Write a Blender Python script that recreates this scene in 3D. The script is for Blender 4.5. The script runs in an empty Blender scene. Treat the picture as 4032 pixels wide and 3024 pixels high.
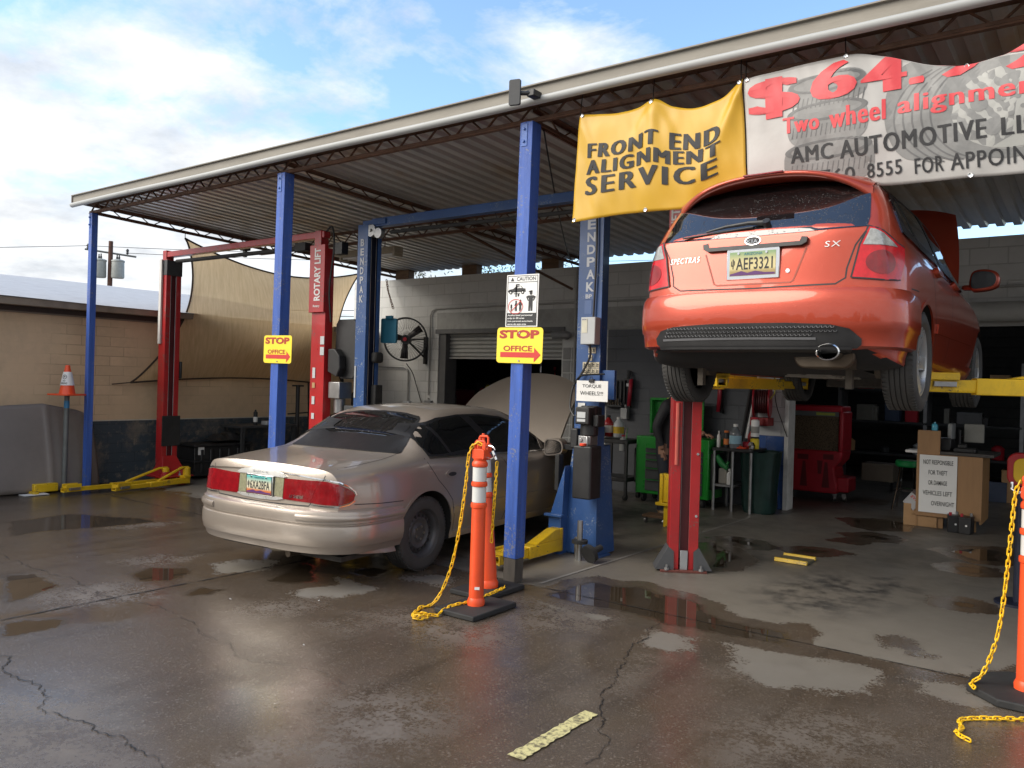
import bpy, bmesh, math, random
import numpy as np
from mathutils import Vector, Matrix, noise
from mathutils.bvhtree import BVHTree
from mathutils.geometry import delaunay_2d_cdt
random.seed(7)
R = math.radians
scene = bpy.context.scene
COL = scene.collection
def V(*a): return Vector(a)
def rotz(a): return Matrix.Rotation(a, 4, 'Z')
def rotx(a): return Matrix.Rotation(a, 4, 'X')
def roty(a): return Matrix.Rotation(a, 4, 'Y')
def trans(x, y, z): return Matrix.Translation((x, y, z))
def world_of(o):
    m = o.matrix_basis.copy(); p = o.parent
    while p: m = p.matrix_basis @ m; p = p.parent
    return m
def tag(o, label=None, cat=None, group=None, kind=None):
    if label: o['label'] = label
    if cat: o['category'] = cat
    if group: o['group'] = group
    if kind: o['kind'] = kind
    return o
def thing(name, loc, label, cat, group=None, rz=0.0, scale=1.0):
    o = bpy.data.objects.new(name, None); COL.objects.link(o)
    o.location = loc; o.rotation_euler = (0, 0, rz); o.scale = scale if isinstance(scale, tuple) else (scale,)*3
    o.empty_display_size = .1
    return tag(o, label, cat, group)
def copy_tree(o, parent=None):
    c = o.copy(); COL.objects.link(c)
    if parent: c.parent = parent
    for ch in list(o.children): copy_tree(ch, c)
    return c
def frame(p0, p1):
    d = (Vector(p1)-Vector(p0)); L = d.length; d = d/L if L > 1e-9 else Vector((0, 0, 1))
    up = Vector((0, 0, 1)) if abs(d.z) < .95 else Vector((0, 1, 0))
    a = up.cross(d).normalized(); b = d.cross(a)
    return d, a, b, L
class MB:
    def __init__(s): s.v = []; s.f = []; s.m = []; s.cur = 0
    def add(s, vs, fs, M=None):
        o = len(s.v)
        s.v += [tuple(M @ Vector(v)) if M is not None else tuple(v) for v in vs]
        s.f += [tuple(i+o for i in f) for f in fs]; s.m += [s.cur]*len(fs)
        return s
    def box(s, x0, x1, y0, y1, z0, z1, M=None):
        vs = [(x, y, z) for z in (z0, z1) for y in (y0, y1) for x in (x0, x1)]
        return s.add(vs, [(0, 2, 3, 1), (4, 5, 7, 6), (0, 1, 5, 4), (2, 6, 7, 3), (0, 4, 6, 2), (1, 3, 7, 5)], M)
    def cbox(s, c, sz, M=None):
        return s.box(c[0]-sz[0]/2, c[0]+sz[0]/2, c[1]-sz[1]/2, c[1]+sz[1]/2, c[2]-sz[2]/2, c[2]+sz[2]/2, M)
    def cyl(s, p0, p1, r0, r1=None, n=12, cap=True, M=None):
        if r1 is None: r1 = r0
        d, a, b, L = frame(p0, p1); vs = []; fs = []
        for p, r in ((Vector(p0), r0), (Vector(p1), r1)):
            for i in range(n):
                t = 2*math.pi*i/n; vs.append(p+a*r*math.cos(t)+b*r*math.sin(t))
        for i in range(n): j = (i+1) % n; fs.append((i, j, n+j, n+i))
        if cap: fs += [tuple(range(n))[::-1], tuple(range(n, 2*n))]
        return s.add(vs, fs, M)
    def tube(s, pts, r, n=8, closed=False, M=None):
        P = [Vector(p) for p in pts]; k = len(P); vs = []; fs = []; a = None
        for i, p in enumerate(P):
            if closed: d = (P[(i+1) % k]-P[i-1])
            else: d = P[min(i+1, k-1)]-P[max(i-1, 0)]
            if d.length < 1e-9: d = Vector((0, 0, 1))
            d.normalize()
            if a is None:
                up = Vector((0, 0, 1)) if abs(d.z) < .9 else Vector((0, 1, 0)); a = up.cross(d).normalized()
            else:
                a = (a-d*a.dot(d)); a = a.normalized() if a.length > 1e-6 else d.orthogonal().normalized()
            b = d.cross(a); rr = r[i] if isinstance(r, (list, tuple)) else r
            for q in range(n):
                t = 2*math.pi*q/n; vs.append(p+a*rr*math.cos(t)+b*rr*math.sin(t))
        for i in range(k if closed else k-1):
            i2 = (i+1) % k
            for q in range(n):
                q2 = (q+1) % n; fs.append((i*n+q, i*n+q2, i2*n+q2, i2*n+q))
        if not closed: fs += [tuple(range(n))[::-1], tuple(range((k-1)*n, k*n))]
        return s.add(vs, fs, M)
    def lathe(s, prof, n=24, M=None, closed=False, cap=True):
        vs = []; fs = []; k = len(prof)
        for r, z in prof:
            for i in range(n):
                t = 2*math.pi*i/n; vs.append((r*math.cos(t), r*math.sin(t), z))
        for i in range(k if closed else k-1):
            i2 = (i+1) % k
            for q in range(n):
                q2 = (q+1) % n; fs.append((i*n+q, i*n+q2, i2*n+q2, i2*n+q))
        if not closed and cap:
            if prof[0][0] > 1e-5: fs.append(tuple(range(n))[::-1])
            if prof[-1][0] > 1e-5: fs.append(tuple(range((k-1)*n, k*n)))
        return s.add(vs, fs, M)
    def prism(s, poly, z0, z1, M=None):
        n = len(poly); vs = [(x, y, z0) for x, y in poly]+[(x, y, z1) for x, y in poly]
        fs = [tuple(range(n))[::-1], tuple(range(n, 2*n))]+[(i, (i+1) % n, n+(i+1) % n, n+i) for i in range(n)]
        return s.add(vs, fs, M)
    def grid(s, fn, us, vs_, M=None, flip=False):
        nu, nv = len(us), len(vs_); vs = [fn(u, v) for v in vs_ for u in us]; fs = []
        for j in range(nv-1):
            for i in range(nu-1):
                q = (j*nu+i, j*nu+i+1, (j+1)*nu+i+1, (j+1)*nu+i); fs.append(q[::-1] if flip else q)
        return s.add(vs, fs, M)
    def mesh(s, name, mats):
        me = bpy.data.meshes.new(name); me.from_pydata(s.v, [], s.f)
        for m in (mats if isinstance(mats, (list, tuple)) else [mats]): me.materials.append(m)
        if any(s.m): me.polygons.foreach_set('material_index', s.m)
        me.update(); return me
    def build(s, name, mats, parent=None, smooth=35, bevel=0, local=False, label=None, fix=True, seg=2):
        me = s.mesh(name, mats)
        if fix:
            bm = bmesh.new(); bm.from_mesh(me); bmesh.ops.remove_doubles(bm, verts=bm.verts, dist=1e-5)
            bmesh.ops.recalc_face_normals(bm, faces=bm.faces); bm.to_mesh(me); bm.free()
        if smooth:
            me.shade_smooth(); me.set_sharp_from_angle(angle=R(smooth))
        o = bpy.data.objects.new(name, me); COL.objects.link(o)
        if parent is not None:
            o.parent = parent
            if not local: me.transform(world_of(parent).inverted())
        if bevel:
            b = o.modifiers.new('b', 'BEVEL'); b.width = bevel; b.segments = seg; b.limit_method = 'ANGLE'; b.angle_limit = R(40); b.harden_normals = False
        if label: o['label'] = label
        return o
    def solo(s, name, mats, label, cat, group=None, origin=None, kind=None, **k):
        o = s.build(name, mats, **k)
        if origin is None:
            cs = np.array(s.v); origin = ((cs[:, 0].min()+cs[:, 0].max())/2, (cs[:, 1].min()+cs[:, 1].max())/2, cs[:, 2].min())
        o.data.transform(Matrix.Translation(-Vector(origin))); o.location = origin
        return tag(o, label, cat, group, kind)
def resample(pts, step, closed=False):
    out = []; n = len(pts)
    for i in range(n if closed else n-1):
        a = Vector(pts[i]); b = Vector(pts[(i+1) % n]); k = max(1, int(math.ceil((b-a).length/step)))
        out += [a.lerp(b, t/k) for t in range(k)]
    if not closed: out.append(Vector(pts[-1]))
    return out
def catmull(pts, m=6, closed=False):
    P = [Vector(p) for p in pts]; n = len(P); out = []
    for i in range(n if closed else n-1):
        p1, p2 = P[i], P[(i+1) % n]
        p0 = P[i-1] if (i > 0 or closed) else p1*2-p2
        p3 = P[(i+2) % n] if (i+2 < n or closed) else p2*2-p1
        for k in range(m):
            t = k/m
            out.append(.5*((2*p1)+(p2-p0)*t+(2*p0-5*p1+4*p2-p3)*t*t+(3*p1-p0-3*p2+p3)*t**3))
    if not closed: out.append(P[-1])
    return out
def rrect(w, h, r, n=5, cx=0, cy=0):
    p = []
    for sx, sy, a0 in ((1, 1, 0), (-1, 1, 90), (-1, -1, 180), (1, -1, 270)):
        for i in range(n+1):
            a = R(a0+90*i/n); p.append((cx+sx*(w/2-r)+r*math.cos(a), cy+sy*(h/2-r)+r*math.sin(a)))
    return p
def ellipse(cx, cy, a, b, n=24): return [(cx+a*math.cos(2*math.pi*i/n), cy+b*math.sin(2*math.pi*i/n)) for i in range(n)]
# ---- lettering: strings become flat meshes fitted in a w x h box, then mapped by fn(x, y) -> point
_txt = {}
def text_geo(s, bold=0.0, shear=0.0, space=1.0):
    k = (s, bold, shear, space)
    if k in _txt: return _txt[k]
    cu = bpy.data.curves.new('t', 'FONT'); cu.body = s; cu.offset = bold; cu.shear = shear; cu.space_character = space; cu.resolution_u = 3
    cu.fill_mode = 'FRONT'
    ob = bpy.data.objects.new('t', cu); COL.objects.link(ob)
    dg = bpy.context.evaluated_depsgraph_get(); dg.update()
    me = bpy.data.meshes.new_from_object(ob.evaluated_get(dg))
    vs = [tuple(v.co) for v in me.vertices]; fs = [tuple(p.vertices) for p in me.polygons]
    bpy.data.objects.remove(ob); bpy.data.curves.remove(cu); bpy.data.meshes.remove(me)
    a = np.array(vs); lo = a.min(0); hi = a.max(0)
    _txt[k] = (vs, fs, lo, hi); return _txt[k]
def letter(mb, s, fn, x0, y0, w, h, bold=0.0, shear=0.0, space=1.0, fine=0):
    vs, fs, lo, hi = text_geo(s, bold, shear, space)
    pts = [(x0+(v[0]-lo[0])/(hi[0]-lo[0])*w, y0+(v[1]-lo[1])/(hi[1]-lo[1])*h) for v in vs]
    if fine:
        bm = bmesh.new(); bv = [bm.verts.new((p[0], p[1], 0)) for p in pts]
        for f in fs:
            try: bm.faces.new([bv[i] for i in f])
            except ValueError: pass
        bmesh.ops.triangulate(bm, faces=bm.faces)
        for _ in range(4):
            es = [e for e in bm.edges if e.calc_length() > fine]
            if not es: break
            bmesh.ops.subdivide_edges(bm, edges=es, cuts=1); bmesh.ops.triangulate(bm, faces=bm.faces)
        bm.verts.index_update(); pts = [(v.co.x, v.co.y) for v in bm.verts]; fs = [tuple(v.index for v in f.verts) for f in bm.faces]; bm.free()
    mb.add([fn(x, y) for x, y in pts], fs); return mb
def flat(mb, poly, fn): mb.add([fn(x, y) for x, y in poly], [tuple(range(len(poly)))]); return mb
def fillpoly(poly, step):
    """triangulated polygon with inner points -> (pts, tris)"""
    P = [Vector((p[0], p[1])) for p in resample([(q[0], q[1], 0) for q in poly], step, True)]
    n = len(P); xs = [p.x for p in P]; ys = [p.y for p in P]; pts = list(P)
    def inside(x, y):
        c = False; j = n-1
        for i in range(n):
            if (P[i].y > y) != (P[j].y > y) and x < (P[j].x-P[i].x)*(y-P[i].y)/(P[j].y-P[i].y)+P[i].x: c = not c
            j = i
        return c
    y = min(ys)+step*.5; row = 0
    while y < max(ys):
        x = min(xs)+step*(.5 if row % 2 else .0)+.0001
        while x < max(xs):
            if inside(x, y) and min((p-Vector((x, y))).length_squared for p in P) > (step*.45)**2: pts.append(Vector((x, y)))
            x += step
        y += step*.87; row += 1
    r = delaunay_2d_cdt(pts, [], [list(range(n))], 1, 1e-6)
    return [(p.x, p.y) for p in r[0]], [tuple(f) for f in r[2]]
def ribbon(line, w):
    L = [Vector((p[0], p[1])) for p in line]; a = []; b = []
    for i, p in enumerate(L):
        d = (L[min(i+1, len(L)-1)]-L[max(i-1, 0)]).normalized(); nrm = Vector((-d.y, d.x))*w/2
        a.append(p+nrm); b.append(p-nrm)
    return [(p.x, p.y) for p in a+b[::-1]]
def pchip(xs, ys, x):
    """monotone cubic"""
    n = len(xs); h = [xs[i+1]-xs[i] for i in range(n-1)]; d = [(ys[i+1]-ys[i])/h[i] for i in range(n-1)]
    m = [d[0]]+[0 if d[i-1]*d[i] <= 0 else 2*d[i-1]*d[i]/(d[i-1]+d[i]) for i in range(1, n-1)]+[d[-1]]
    x = min(max(x, xs[0]), xs[-1]); i = 0
    while i < n-2 and x > xs[i+1]: i += 1
    t = (x-xs[i])/h[i]
    return ys[i]*(2*t**3-3*t*t+1)+h[i]*m[i]*(t**3-2*t*t+t)+ys[i+1]*(-2*t**3+3*t*t)+h[i]*m[i+1]*(t**3-t*t)
# ---------------------------------------------------------------- materials
def nt(name):
    m = bpy.data.materials.new(name); m.use_nodes = True; t = m.node_tree
    return m, t, t.nodes['Principled BSDF']
def N(t, typ, **k):
    n = t.nodes.new(typ)
    for a, b in k.items():
        if a in n.inputs: n.inputs[a].default_value = b
        else: setattr(n, a, b)
    return n
def L(t, a, b): t.links.new(a, b)
def col4(c): return (c[0], c[1], c[2], 1)
def ramp(t, fac, stops):
    r = N(t, 'ShaderNodeValToRGB'); L(t, fac, r.inputs[0]); e = r.color_ramp.elements
    while len(e) < len(stops): e.new(.5)
    for q, (p, c) in zip(e, stops): q.position = p; q.color = col4(c) if not isinstance(c, (int, float)) else (c, c, c, 1)
    return r.outputs[0]
def mixc(t, fac, a, b):
    m = N(t, 'ShaderNodeMix', data_type='RGBA')
    for i, x in ((0, fac), (6, a), (7, b)):
        if hasattr(x, 'is_output'): L(t, x, m.inputs[i])
        else: m.inputs[i].default_value = col4(x) if isinstance(x, tuple) else x
    return m.outputs[2]
def math_(t, op, a, b=None, clamp=False):
    m = N(t, 'ShaderNodeMath', operation=op, use_clamp=clamp)
    for i, x in ((0, a), (1, b)):
        if x is None: continue
        if hasattr(x, 'is_output'): L(t, x, m.inputs[i])
        else: m.inputs[i].default_value = x
    return m.outputs[0]
def madd(t, a, k, c):
    m = N(t, 'ShaderNodeMath', operation='MULTIPLY_ADD'); L(t, a, m.inputs[0]); m.inputs[1].default_value = k; m.inputs[2].default_value = c; return m.outputs[0]
def coords(t, kind='Object', scale=(1, 1, 1)):
    tc = N(t, 'ShaderNodeTexCoord'); mp = N(t, 'ShaderNodeMapping'); L(t, tc.outputs[kind], mp.inputs[0]); mp.inputs['Scale'].default_value = scale
    return mp.outputs[0]
def noise_(t, vec, scale, detail=4, rough=.55, out=0, dist=0.0):
    n = N(t, 'ShaderNodeTexNoise'); n.inputs['Scale'].default_value = scale; n.inputs['Detail'].default_value = detail; n.inputs['Roughness'].default_value = rough
    n.inputs['Distortion'].default_value = dist
    L(t, vec, n.inputs['Vector']); return n.outputs[out]
def bump_(t, b, h, strength, dist=.01):
    n = N(t, 'ShaderNodeBump'); n.inputs['Strength'].default_value = strength; n.inputs['Distance'].default_value = dist
    L(t, h, n.inputs['Height']); L(t, n.outputs[0], b.inputs['Normal']); return n
_M = {}
def M(name, c=None, rough=.5, metal=0., var=.12, scale=6., bump=0., bscale=60., coat=0., spec=.5, dirt=None, dirtamt=.5, rvar=.1, stretch=(1, 1, 1), trans_=0., alpha=1., chips=None):
    if name in _M: return _M[name]
    m, t, b = nt(name); vec = coords(t, scale=stretch)
    n1 = noise_(t, vec, scale, 5, .6)
    lo = tuple(max(0, x*(1-var)) for x in c); hi = tuple(min(1, x*(1+var)) for x in c)
    cc = ramp(t, n1, [(.3, lo), (.7, hi)])
    if dirt is not None:
        n2 = noise_(t, vec, scale*.45+.7, 8, .7, dist=.3)
        f = ramp(t, n2, [(.5, 0.), (.72, 1.)]); cc = mixc(t, math_(t, 'MULTIPLY', f, dirtamt), cc, dirt)
    if chips is not None:
        c0 = coords(t); k = math_(t, 'ADD', math_(t, 'MULTIPLY', noise_(t, c0, 55, 6, .7), .55), math_(t, 'MULTIPLY', noise_(t, c0, 4, 5, .7), .45)); cc = mixc(t, ramp(t, k, [(.575, 0.), (.60, 1.)]), cc, chips)
    L(t, cc, b.inputs['Base Color'])
    n3 = noise_(t, vec, scale*2.3, 4, .6)
    rr = madd(t, n3, 2*rvar, max(0, rough-rvar)); L(t, rr, b.inputs['Roughness'])
    b.inputs['Metallic'].default_value = metal; b.inputs['Coat Weight'].default_value = coat; b.inputs['Coat Roughness'].default_value = .04
    b.inputs['Specular IOR Level'].default_value = spec
    b.inputs['Transmission Weight'].default_value = trans_; b.inputs['Alpha'].default_value = alpha
    if bump: bump_(t, b, noise_(t, vec, bscale, 5, .6), bump, .004)
    _M[name] = m; return m
def block_mat(name, c, plane='xz', bw=.4, bh=.2, mortar=.008, mc=None, var=.08, bump=.6, rough=.7, dirt=(.1, .09, .08), dirtamt=.35, split=None, patchy=0.):
    """painted concrete block; split = (height, colour below)"""
    m, t, b = nt(name); tc = N(t, 'ShaderNodeTexCoord'); sp = N(t, 'ShaderNodeSeparateXYZ'); geo = N(t, 'ShaderNodeNewGeometry'); L(t, geo.outputs['Position'], sp.inputs[0])
    cb = N(t, 'ShaderNodeCombineXYZ'); L(t, sp.outputs[0 if plane == 'xz' else 1], cb.inputs[0]); L(t, sp.outputs[2], cb.inputs[1])
    br = N(t, 'ShaderNodeTexBrick'); L(t, cb.outputs[0], br.inputs['Vector']); br.inputs['Scale'].default_value = 1; br.inputs['Brick Width'].default_value = bw; br.inputs['Row Height'].default_value = bh
    br.inputs['Mortar Size'].default_value = mortar; br.inputs['Mortar Smooth'].default_value = .4
    mc = mc or tuple(x*.8 for x in c)
    br.inputs['Color1'].default_value = col4(tuple(x*(1+var) for x in c)); br.inputs['Color2'].default_value = col4(tuple(x*(1-var) for x in c)); br.inputs['Mortar'].default_value = col4(mc)
    n = noise_(t, geo.outputs['Position'], 1.7, 8, .7); n2 = noise_(t, geo.outputs['Position'], 9., 6, .65)
    cc = br.outputs[0]
    pf = math_(t, 'MULTIPLY', ramp(t, noise_(t, geo.outputs['Position'], .75, 4, .55), [(.42, 0.), (.56, 1.)]), patchy)
    cc = mixc(t, pf, cc, c)
    if split:
        f = math_(t, 'LESS_THAN', sp.outputs[2], split[0])
        cc2 = mixc(t, br.outputs[1], split[1], tuple(x*.7 for x in split[1])); cc = mixc(t, f, cc, cc2)
    cc = mixc(t, math_(t, 'MULTIPLY', ramp(t, n, [(.48, 0.), (.75, 1.)]), dirtamt), cc, dirt)
    cc = mixc(t, math_(t, 'MULTIPLY', ramp(t, n2, [(.55, 0.), (.8, 1.)]), dirtamt*.6), cc, tuple(min(1, x*1.25) for x in c))
    L(t, cc, b.inputs['Base Color']); b.inputs['Roughness'].default_value = rough
    h = math_(t, 'SUBTRACT', math_(t, 'MULTIPLY', noise_(t, geo.outputs['Position'], 45, 4), .25), math_(t, 'MULTIPLY', br.outputs[1], math_(t, 'SUBTRACT', 1., pf)))
    bump_(t, b, h, bump, .008); return m
def emis(name, c, s):
    m, t, b = nt(name); b.inputs['Base Color'].default_value = col4(c); b.inputs['Emission Color'].default_value = col4(c); b.inputs['Emission Strength'].default_value = s; return m
# car paint: flake + clear coat + rain beads
def paint(name, c, metal=.6, rough=.32, flake=.15, drops=True):
    m, t, b = nt(name); vec = coords(t)
    f = noise_(t, vec, 900, 1); n = noise_(t, vec, 2.2, 5, .6)
    cc = mixc(t, math_(t, 'MULTIPLY', f, flake), c, tuple(min(1, x*2.2) for x in c)); cc = mixc(t, math_(t, 'MULTIPLY', ramp(t, n, [(.45, 0.), (.8, 1.)]), .18), cc, tuple(x*.6 for x in c))
    L(t, cc, b.inputs['Base Color']); b.inputs['Metallic'].default_value = metal; b.inputs['Roughness'].default_value = rough
    b.inputs['Coat Weight'].default_value = .8; b.inputs['Coat Roughness'].default_value = .03; b.inputs['Coat IOR'].default_value = 1.45
    if drops:
        vo = N(t, 'ShaderNodeTexVoronoi'); vo.inputs['Scale'].default_value = 70; L(t, vec, vo.inputs['Vector'])
        h = ramp(t, vo.outputs['Distance'], [(.10, 1.), (.3, 0.)])
        pick = ramp(t, noise_(t, vec, 30, 2), [(.5, 0.), (.56, 1.)])
        bump_(t, b, math_(t, 'MULTIPLY', h, pick), .12, .003)
    return m
def droplet_glass(name, c=(.006, .007, .008), scale=75, thr=.52, spec=.6, coat=0.):
    m, t, b = nt(name); vec = coords(t); b.inputs['Base Color'].default_value = col4(c); b.inputs['Roughness'].default_value = .02; b.inputs['Specular IOR Level'].default_value = spec; b.inputs['Coat Weight'].default_value = coat; b.inputs['Coat IOR'].default_value = 1.8; b.inputs['Coat Roughness'].default_value = .02
    vo = N(t, 'ShaderNodeTexVoronoi'); vo.inputs['Scale'].default_value = scale; L(t, vec, vo.inputs['Vector'])
    h = ramp(t, vo.outputs['Distance'], [(.12, 1.), (.32, 0.)]); pick = ramp(t, noise_(t, vec, 22, 2), [(thr, 0.), (thr+.05, 1.)])
    bump_(t, b, math_(t, 'MULTIPLY', h, pick), .9, .004)
    return m
m_black = M('black plastic', (.018, .018, .019), .45, var=.3, bump=.05)
m_rubber = M('rubber', (.018, .018, .018), .75, var=.25, bump=.15, bscale=90, dirt=(.05, .045, .04), dirtamt=.35)
m_tyre = M('tyre rubber', (.045, .044, .042), .65, var=.25, bump=.1, dirt=(.06, .055, .05), dirtamt=.3)
m_chrome = M('chrome', (.75, .75, .75), .12, 1., var=.05, rvar=.06)
m_steel = M('steel', (.36, .36, .36), .38, .9, var=.2, dirt=(.12, .08, .05), dirtamt=.35)
m_galv = M('galvanised', (.42, .43, .44), .45, .7, var=.15)
m_white = M('white paint', (.72, .72, .7), .5, var=.05)
m_paper = M('paper', (.78, .78, .76), .6, var=.03)
m_ink = M('ink', (.02, .02, .022), .55, var=.1)
m_redlift = M('red lift paint', (.42, .018, .02), .32, var=.12, scale=2.5, coat=.2, dirt=(.10, .02, .015), dirtamt=.35, chips=(.16, .09, .075))
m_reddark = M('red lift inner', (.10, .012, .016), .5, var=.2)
m_bluelift = M('blue lift paint', (.028, .085, .25), .38, var=.15, scale=2.5, coat=.15, dirt=(.05, .09, .16), dirtamt=.45, chips=(.20, .24, .30))
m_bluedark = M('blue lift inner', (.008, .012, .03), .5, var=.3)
m_bluepost = M('blue post paint', (.04, .105, .40), .5, var=.2, scale=3, bump=1.0, bscale=26, stretch=(7, 7, .45), dirt=(.02, .05, .2), dirtamt=.5, chips=(.16, .18, .26))
m_yellow = M('yellow arm paint', (.72, .46, .012), .42, var=.1, dirt=(.16, .10, .03), dirtamt=.55, scale=4, chips=(.10, .075, .05))
m_signyel = M('sign yellow', (.86, .68, .045), .4, var=.03)
m_signred = M('sign red', (.55, .035, .03), .5, var=.05)
m_orange = M('orange plastic', (.80, .085, .022), .38, var=.06, dirt=(.35, .06, .03), dirtamt=.35)
m_chain = M('yellow chain plastic', (.85, .50, .01), .35, var=.06)
m_reflect = M('reflective tape', (.62, .62, .6), .35, var=.06)
m_rust = M('rusty steel', (.13, .07, .045), .75, .2, var=.35, scale=9, dirt=(.22, .09, .035), dirtamt=.6, bump=.2)
m_wood = M('weathered wood', (.13, .075, .04), .8, var=.3, stretch=(1, 1, 5), bump=.3)
m_grey = M('grey paint', (.2, .2, .2), .5, var=.12)
m_darkgrey = M('dark grey', (.045, .047, .05), .55, var=.2)
m_card = M('cardboard', (.42, .25, .12), .75, var=.08)
m_lightbox = M('pale enamel', (.5, .52, .53), .4, var=.06)
m_redpl = M('red plastic', (.45, .015, .03), .45, var=.1)
m_green = M('green enamel', (.012, .25, .025), .3, var=.1, coat=.3)
m_cable = M('cable', (.008, .008, .008), .5, var=.2)
m_skin = M('skin', (.25, .13, .08), .6)
EXPO, SUNP, CLOUD_SEED = 1.52, 1.6, 3.7
# ---------------------------------------------------------------- camera, sky, sun
CAMH = 1.65
cam = bpy.data.cameras.new('camera'); co = bpy.data.objects.new('camera', cam); COL.objects.link(co); scene.camera = co
yaw, pit, rol = R(36.6), R(-.2), math.atan(.0285)
fwd = V(-math.sin(yaw)*math.cos(pit), math.cos(yaw)*math.cos(pit), math.sin(pit)); r0 = V(math.cos(yaw), math.sin(yaw), 0); u0 = r0.cross(fwd)
ri = r0*math.cos(rol)+u0*math.sin(rol); ui = u0*math.cos(rol)-r0*math.sin(rol)
mw = Matrix.Identity(4)
for i in range(3): mw[i][0] = ri[i]; mw[i][1] = ui[i]; mw[i][2] = -fwd[i]
mw[2][3] = CAMH
co.matrix_world = mw
cam.sensor_width = 36; cam.lens = 36*1740/2212; cam.clip_start = .05; cam.clip_end = 2000
scene.view_settings.view_transform = 'Standard'; scene.view_settings.look = 'None'; scene.view_settings.gamma = 1; scene.view_settings.exposure = EXPO
SUN_EL, SUN_AZ = R(36), R(-142)   # azimuth measured from +Y towards +X
w = bpy.data.worlds.new('World'); scene.world = w; w.use_nodes = True; t = w.node_tree; bg = t.nodes['Background']
sky = N(t, 'ShaderNodeTexSky', sky_type='NISHITA', sun_disc=False, sun_elevation=SUN_EL, sun_rotation=SUN_AZ, air_density=1.0, dust_density=1.2, ozone_density=1.5)
tc = N(t, 'ShaderNodeTexCoord'); sp = N(t, 'ShaderNodeSeparateXYZ'); L(t, tc.outputs['Generated'], sp.inputs[0])
# clouds on a flat layer overhead: direction / (height + k)
den = math_(t, 'ADD', math_(t, 'MAXIMUM', sp.outputs[2], 0.), .22)
cx = math_(t, 'DIVIDE', sp.outputs[0], den); cy = math_(t, 'DIVIDE', sp.outputs[1], den)
cb = N(t, 'ShaderNodeCombineXYZ'); L(t, cx, cb.inputs[0]); L(t, cy, cb.inputs[1]); cb.inputs[2].default_value = CLOUD_SEED
n1 = noise_(t, cb.outputs[0], 2.5, 10, .60, dist=.2)
# more cloud low down and to the west, where the sun is veiled
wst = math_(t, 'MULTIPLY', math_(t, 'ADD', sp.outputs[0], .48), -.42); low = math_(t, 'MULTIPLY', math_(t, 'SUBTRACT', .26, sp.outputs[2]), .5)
fill_cloud = math_(t, 'ADD', math_(t, 'MAXIMUM', math_(t, 'MULTIPLY', sp.outputs[1], -.6), 0.), math_(t, 'MAXIMUM', math_(t, 'MULTIPLY', sp.outputs[0], .8), 0.))  # unseen cloud added behind the camera and to the east, to brighten the canopy
wst = math_(t, 'ADD', wst, fill_cloud)
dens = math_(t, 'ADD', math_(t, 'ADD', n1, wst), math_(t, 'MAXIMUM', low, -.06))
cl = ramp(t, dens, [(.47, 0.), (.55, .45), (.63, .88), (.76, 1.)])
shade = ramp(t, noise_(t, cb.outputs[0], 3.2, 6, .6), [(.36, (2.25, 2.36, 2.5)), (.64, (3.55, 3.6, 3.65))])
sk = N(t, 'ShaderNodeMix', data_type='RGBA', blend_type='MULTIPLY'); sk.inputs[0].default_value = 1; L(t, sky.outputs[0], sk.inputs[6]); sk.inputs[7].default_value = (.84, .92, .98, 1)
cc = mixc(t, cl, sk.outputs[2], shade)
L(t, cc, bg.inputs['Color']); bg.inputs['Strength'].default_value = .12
sd = bpy.data.lights.new('sun', 'SUN'); so = bpy.data.objects.new('sun', sd); COL.objects.link(so)
sd.energy = SUNP; sd.angle = R(50); sd.color = (1, .93, .83)
dv = V(math.sin(SUN_AZ)*math.cos(SUN_EL), math.cos(SUN_AZ)*math.cos(SUN_EL), math.sin(SUN_EL)); so.rotation_euler = dv.to_track_quat('Z', 'Y').to_euler(); so.location = dv*40

scene.render.engine = 'CYCLES'; scene.cycles.use_denoising = True; scene.cycles.denoising_prefilter = 'ACCURATE'; scene.cycles.denoising_input_passes = 'RGB_ALBEDO_NORMAL'
G_dry = [[(-2.39, 4.68), (-2.44, 4.9), (-2.37, 5.03), (-2.21, 4.97), (-2.09, 4.71), (-2.13, 4.56), (-2.29, 4.59)], [(-2.05, 5.08), (-1.87, 5.08), (-1.44, 5.11), (-1.1, 5.15), (-1.04, 5.12), (-1.05, 4.89), (-1.01, 4.71), (-1.09, 4.64), (-1.28, 4.56), (-1.48, 4.5), (-1.66, 4.53), (-1.75, 4.58), (-1.81, 4.84)], [(-0.89, 5.13), (-0.59, 5.16), (-0.44, 4.99), (-0.47, 4.84), (-0.58, 4.83), (-0.76, 4.92)], [(-3.44, 5.05), (-3.09, 5.05), (-2.77, 5.03), (-2.72, 4.91), (-2.89, 4.88), (-3.19, 4.88)], [(-6.18, 3.99), (-6.15, 4.33), (-5.88, 4.46), (-5.73, 4.33), (-5.77, 3.93), (-5.96, 3.86)], [(-4.92, 3.9), (-4.96, 4.28), (-5.18, 4.49), (-5.14, 4.63), (-4.59, 4.47), (-4.57, 4.13), (-4.76, 3.91)], [(-4.78, 4.76), (-4.35, 5.16), (-4.21, 4.88), (-4.51, 4.8)], [(-5.49, 4.24), (-5.48, 4.42), (-5.27, 4.51), (-5.24, 4.3)]]
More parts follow.
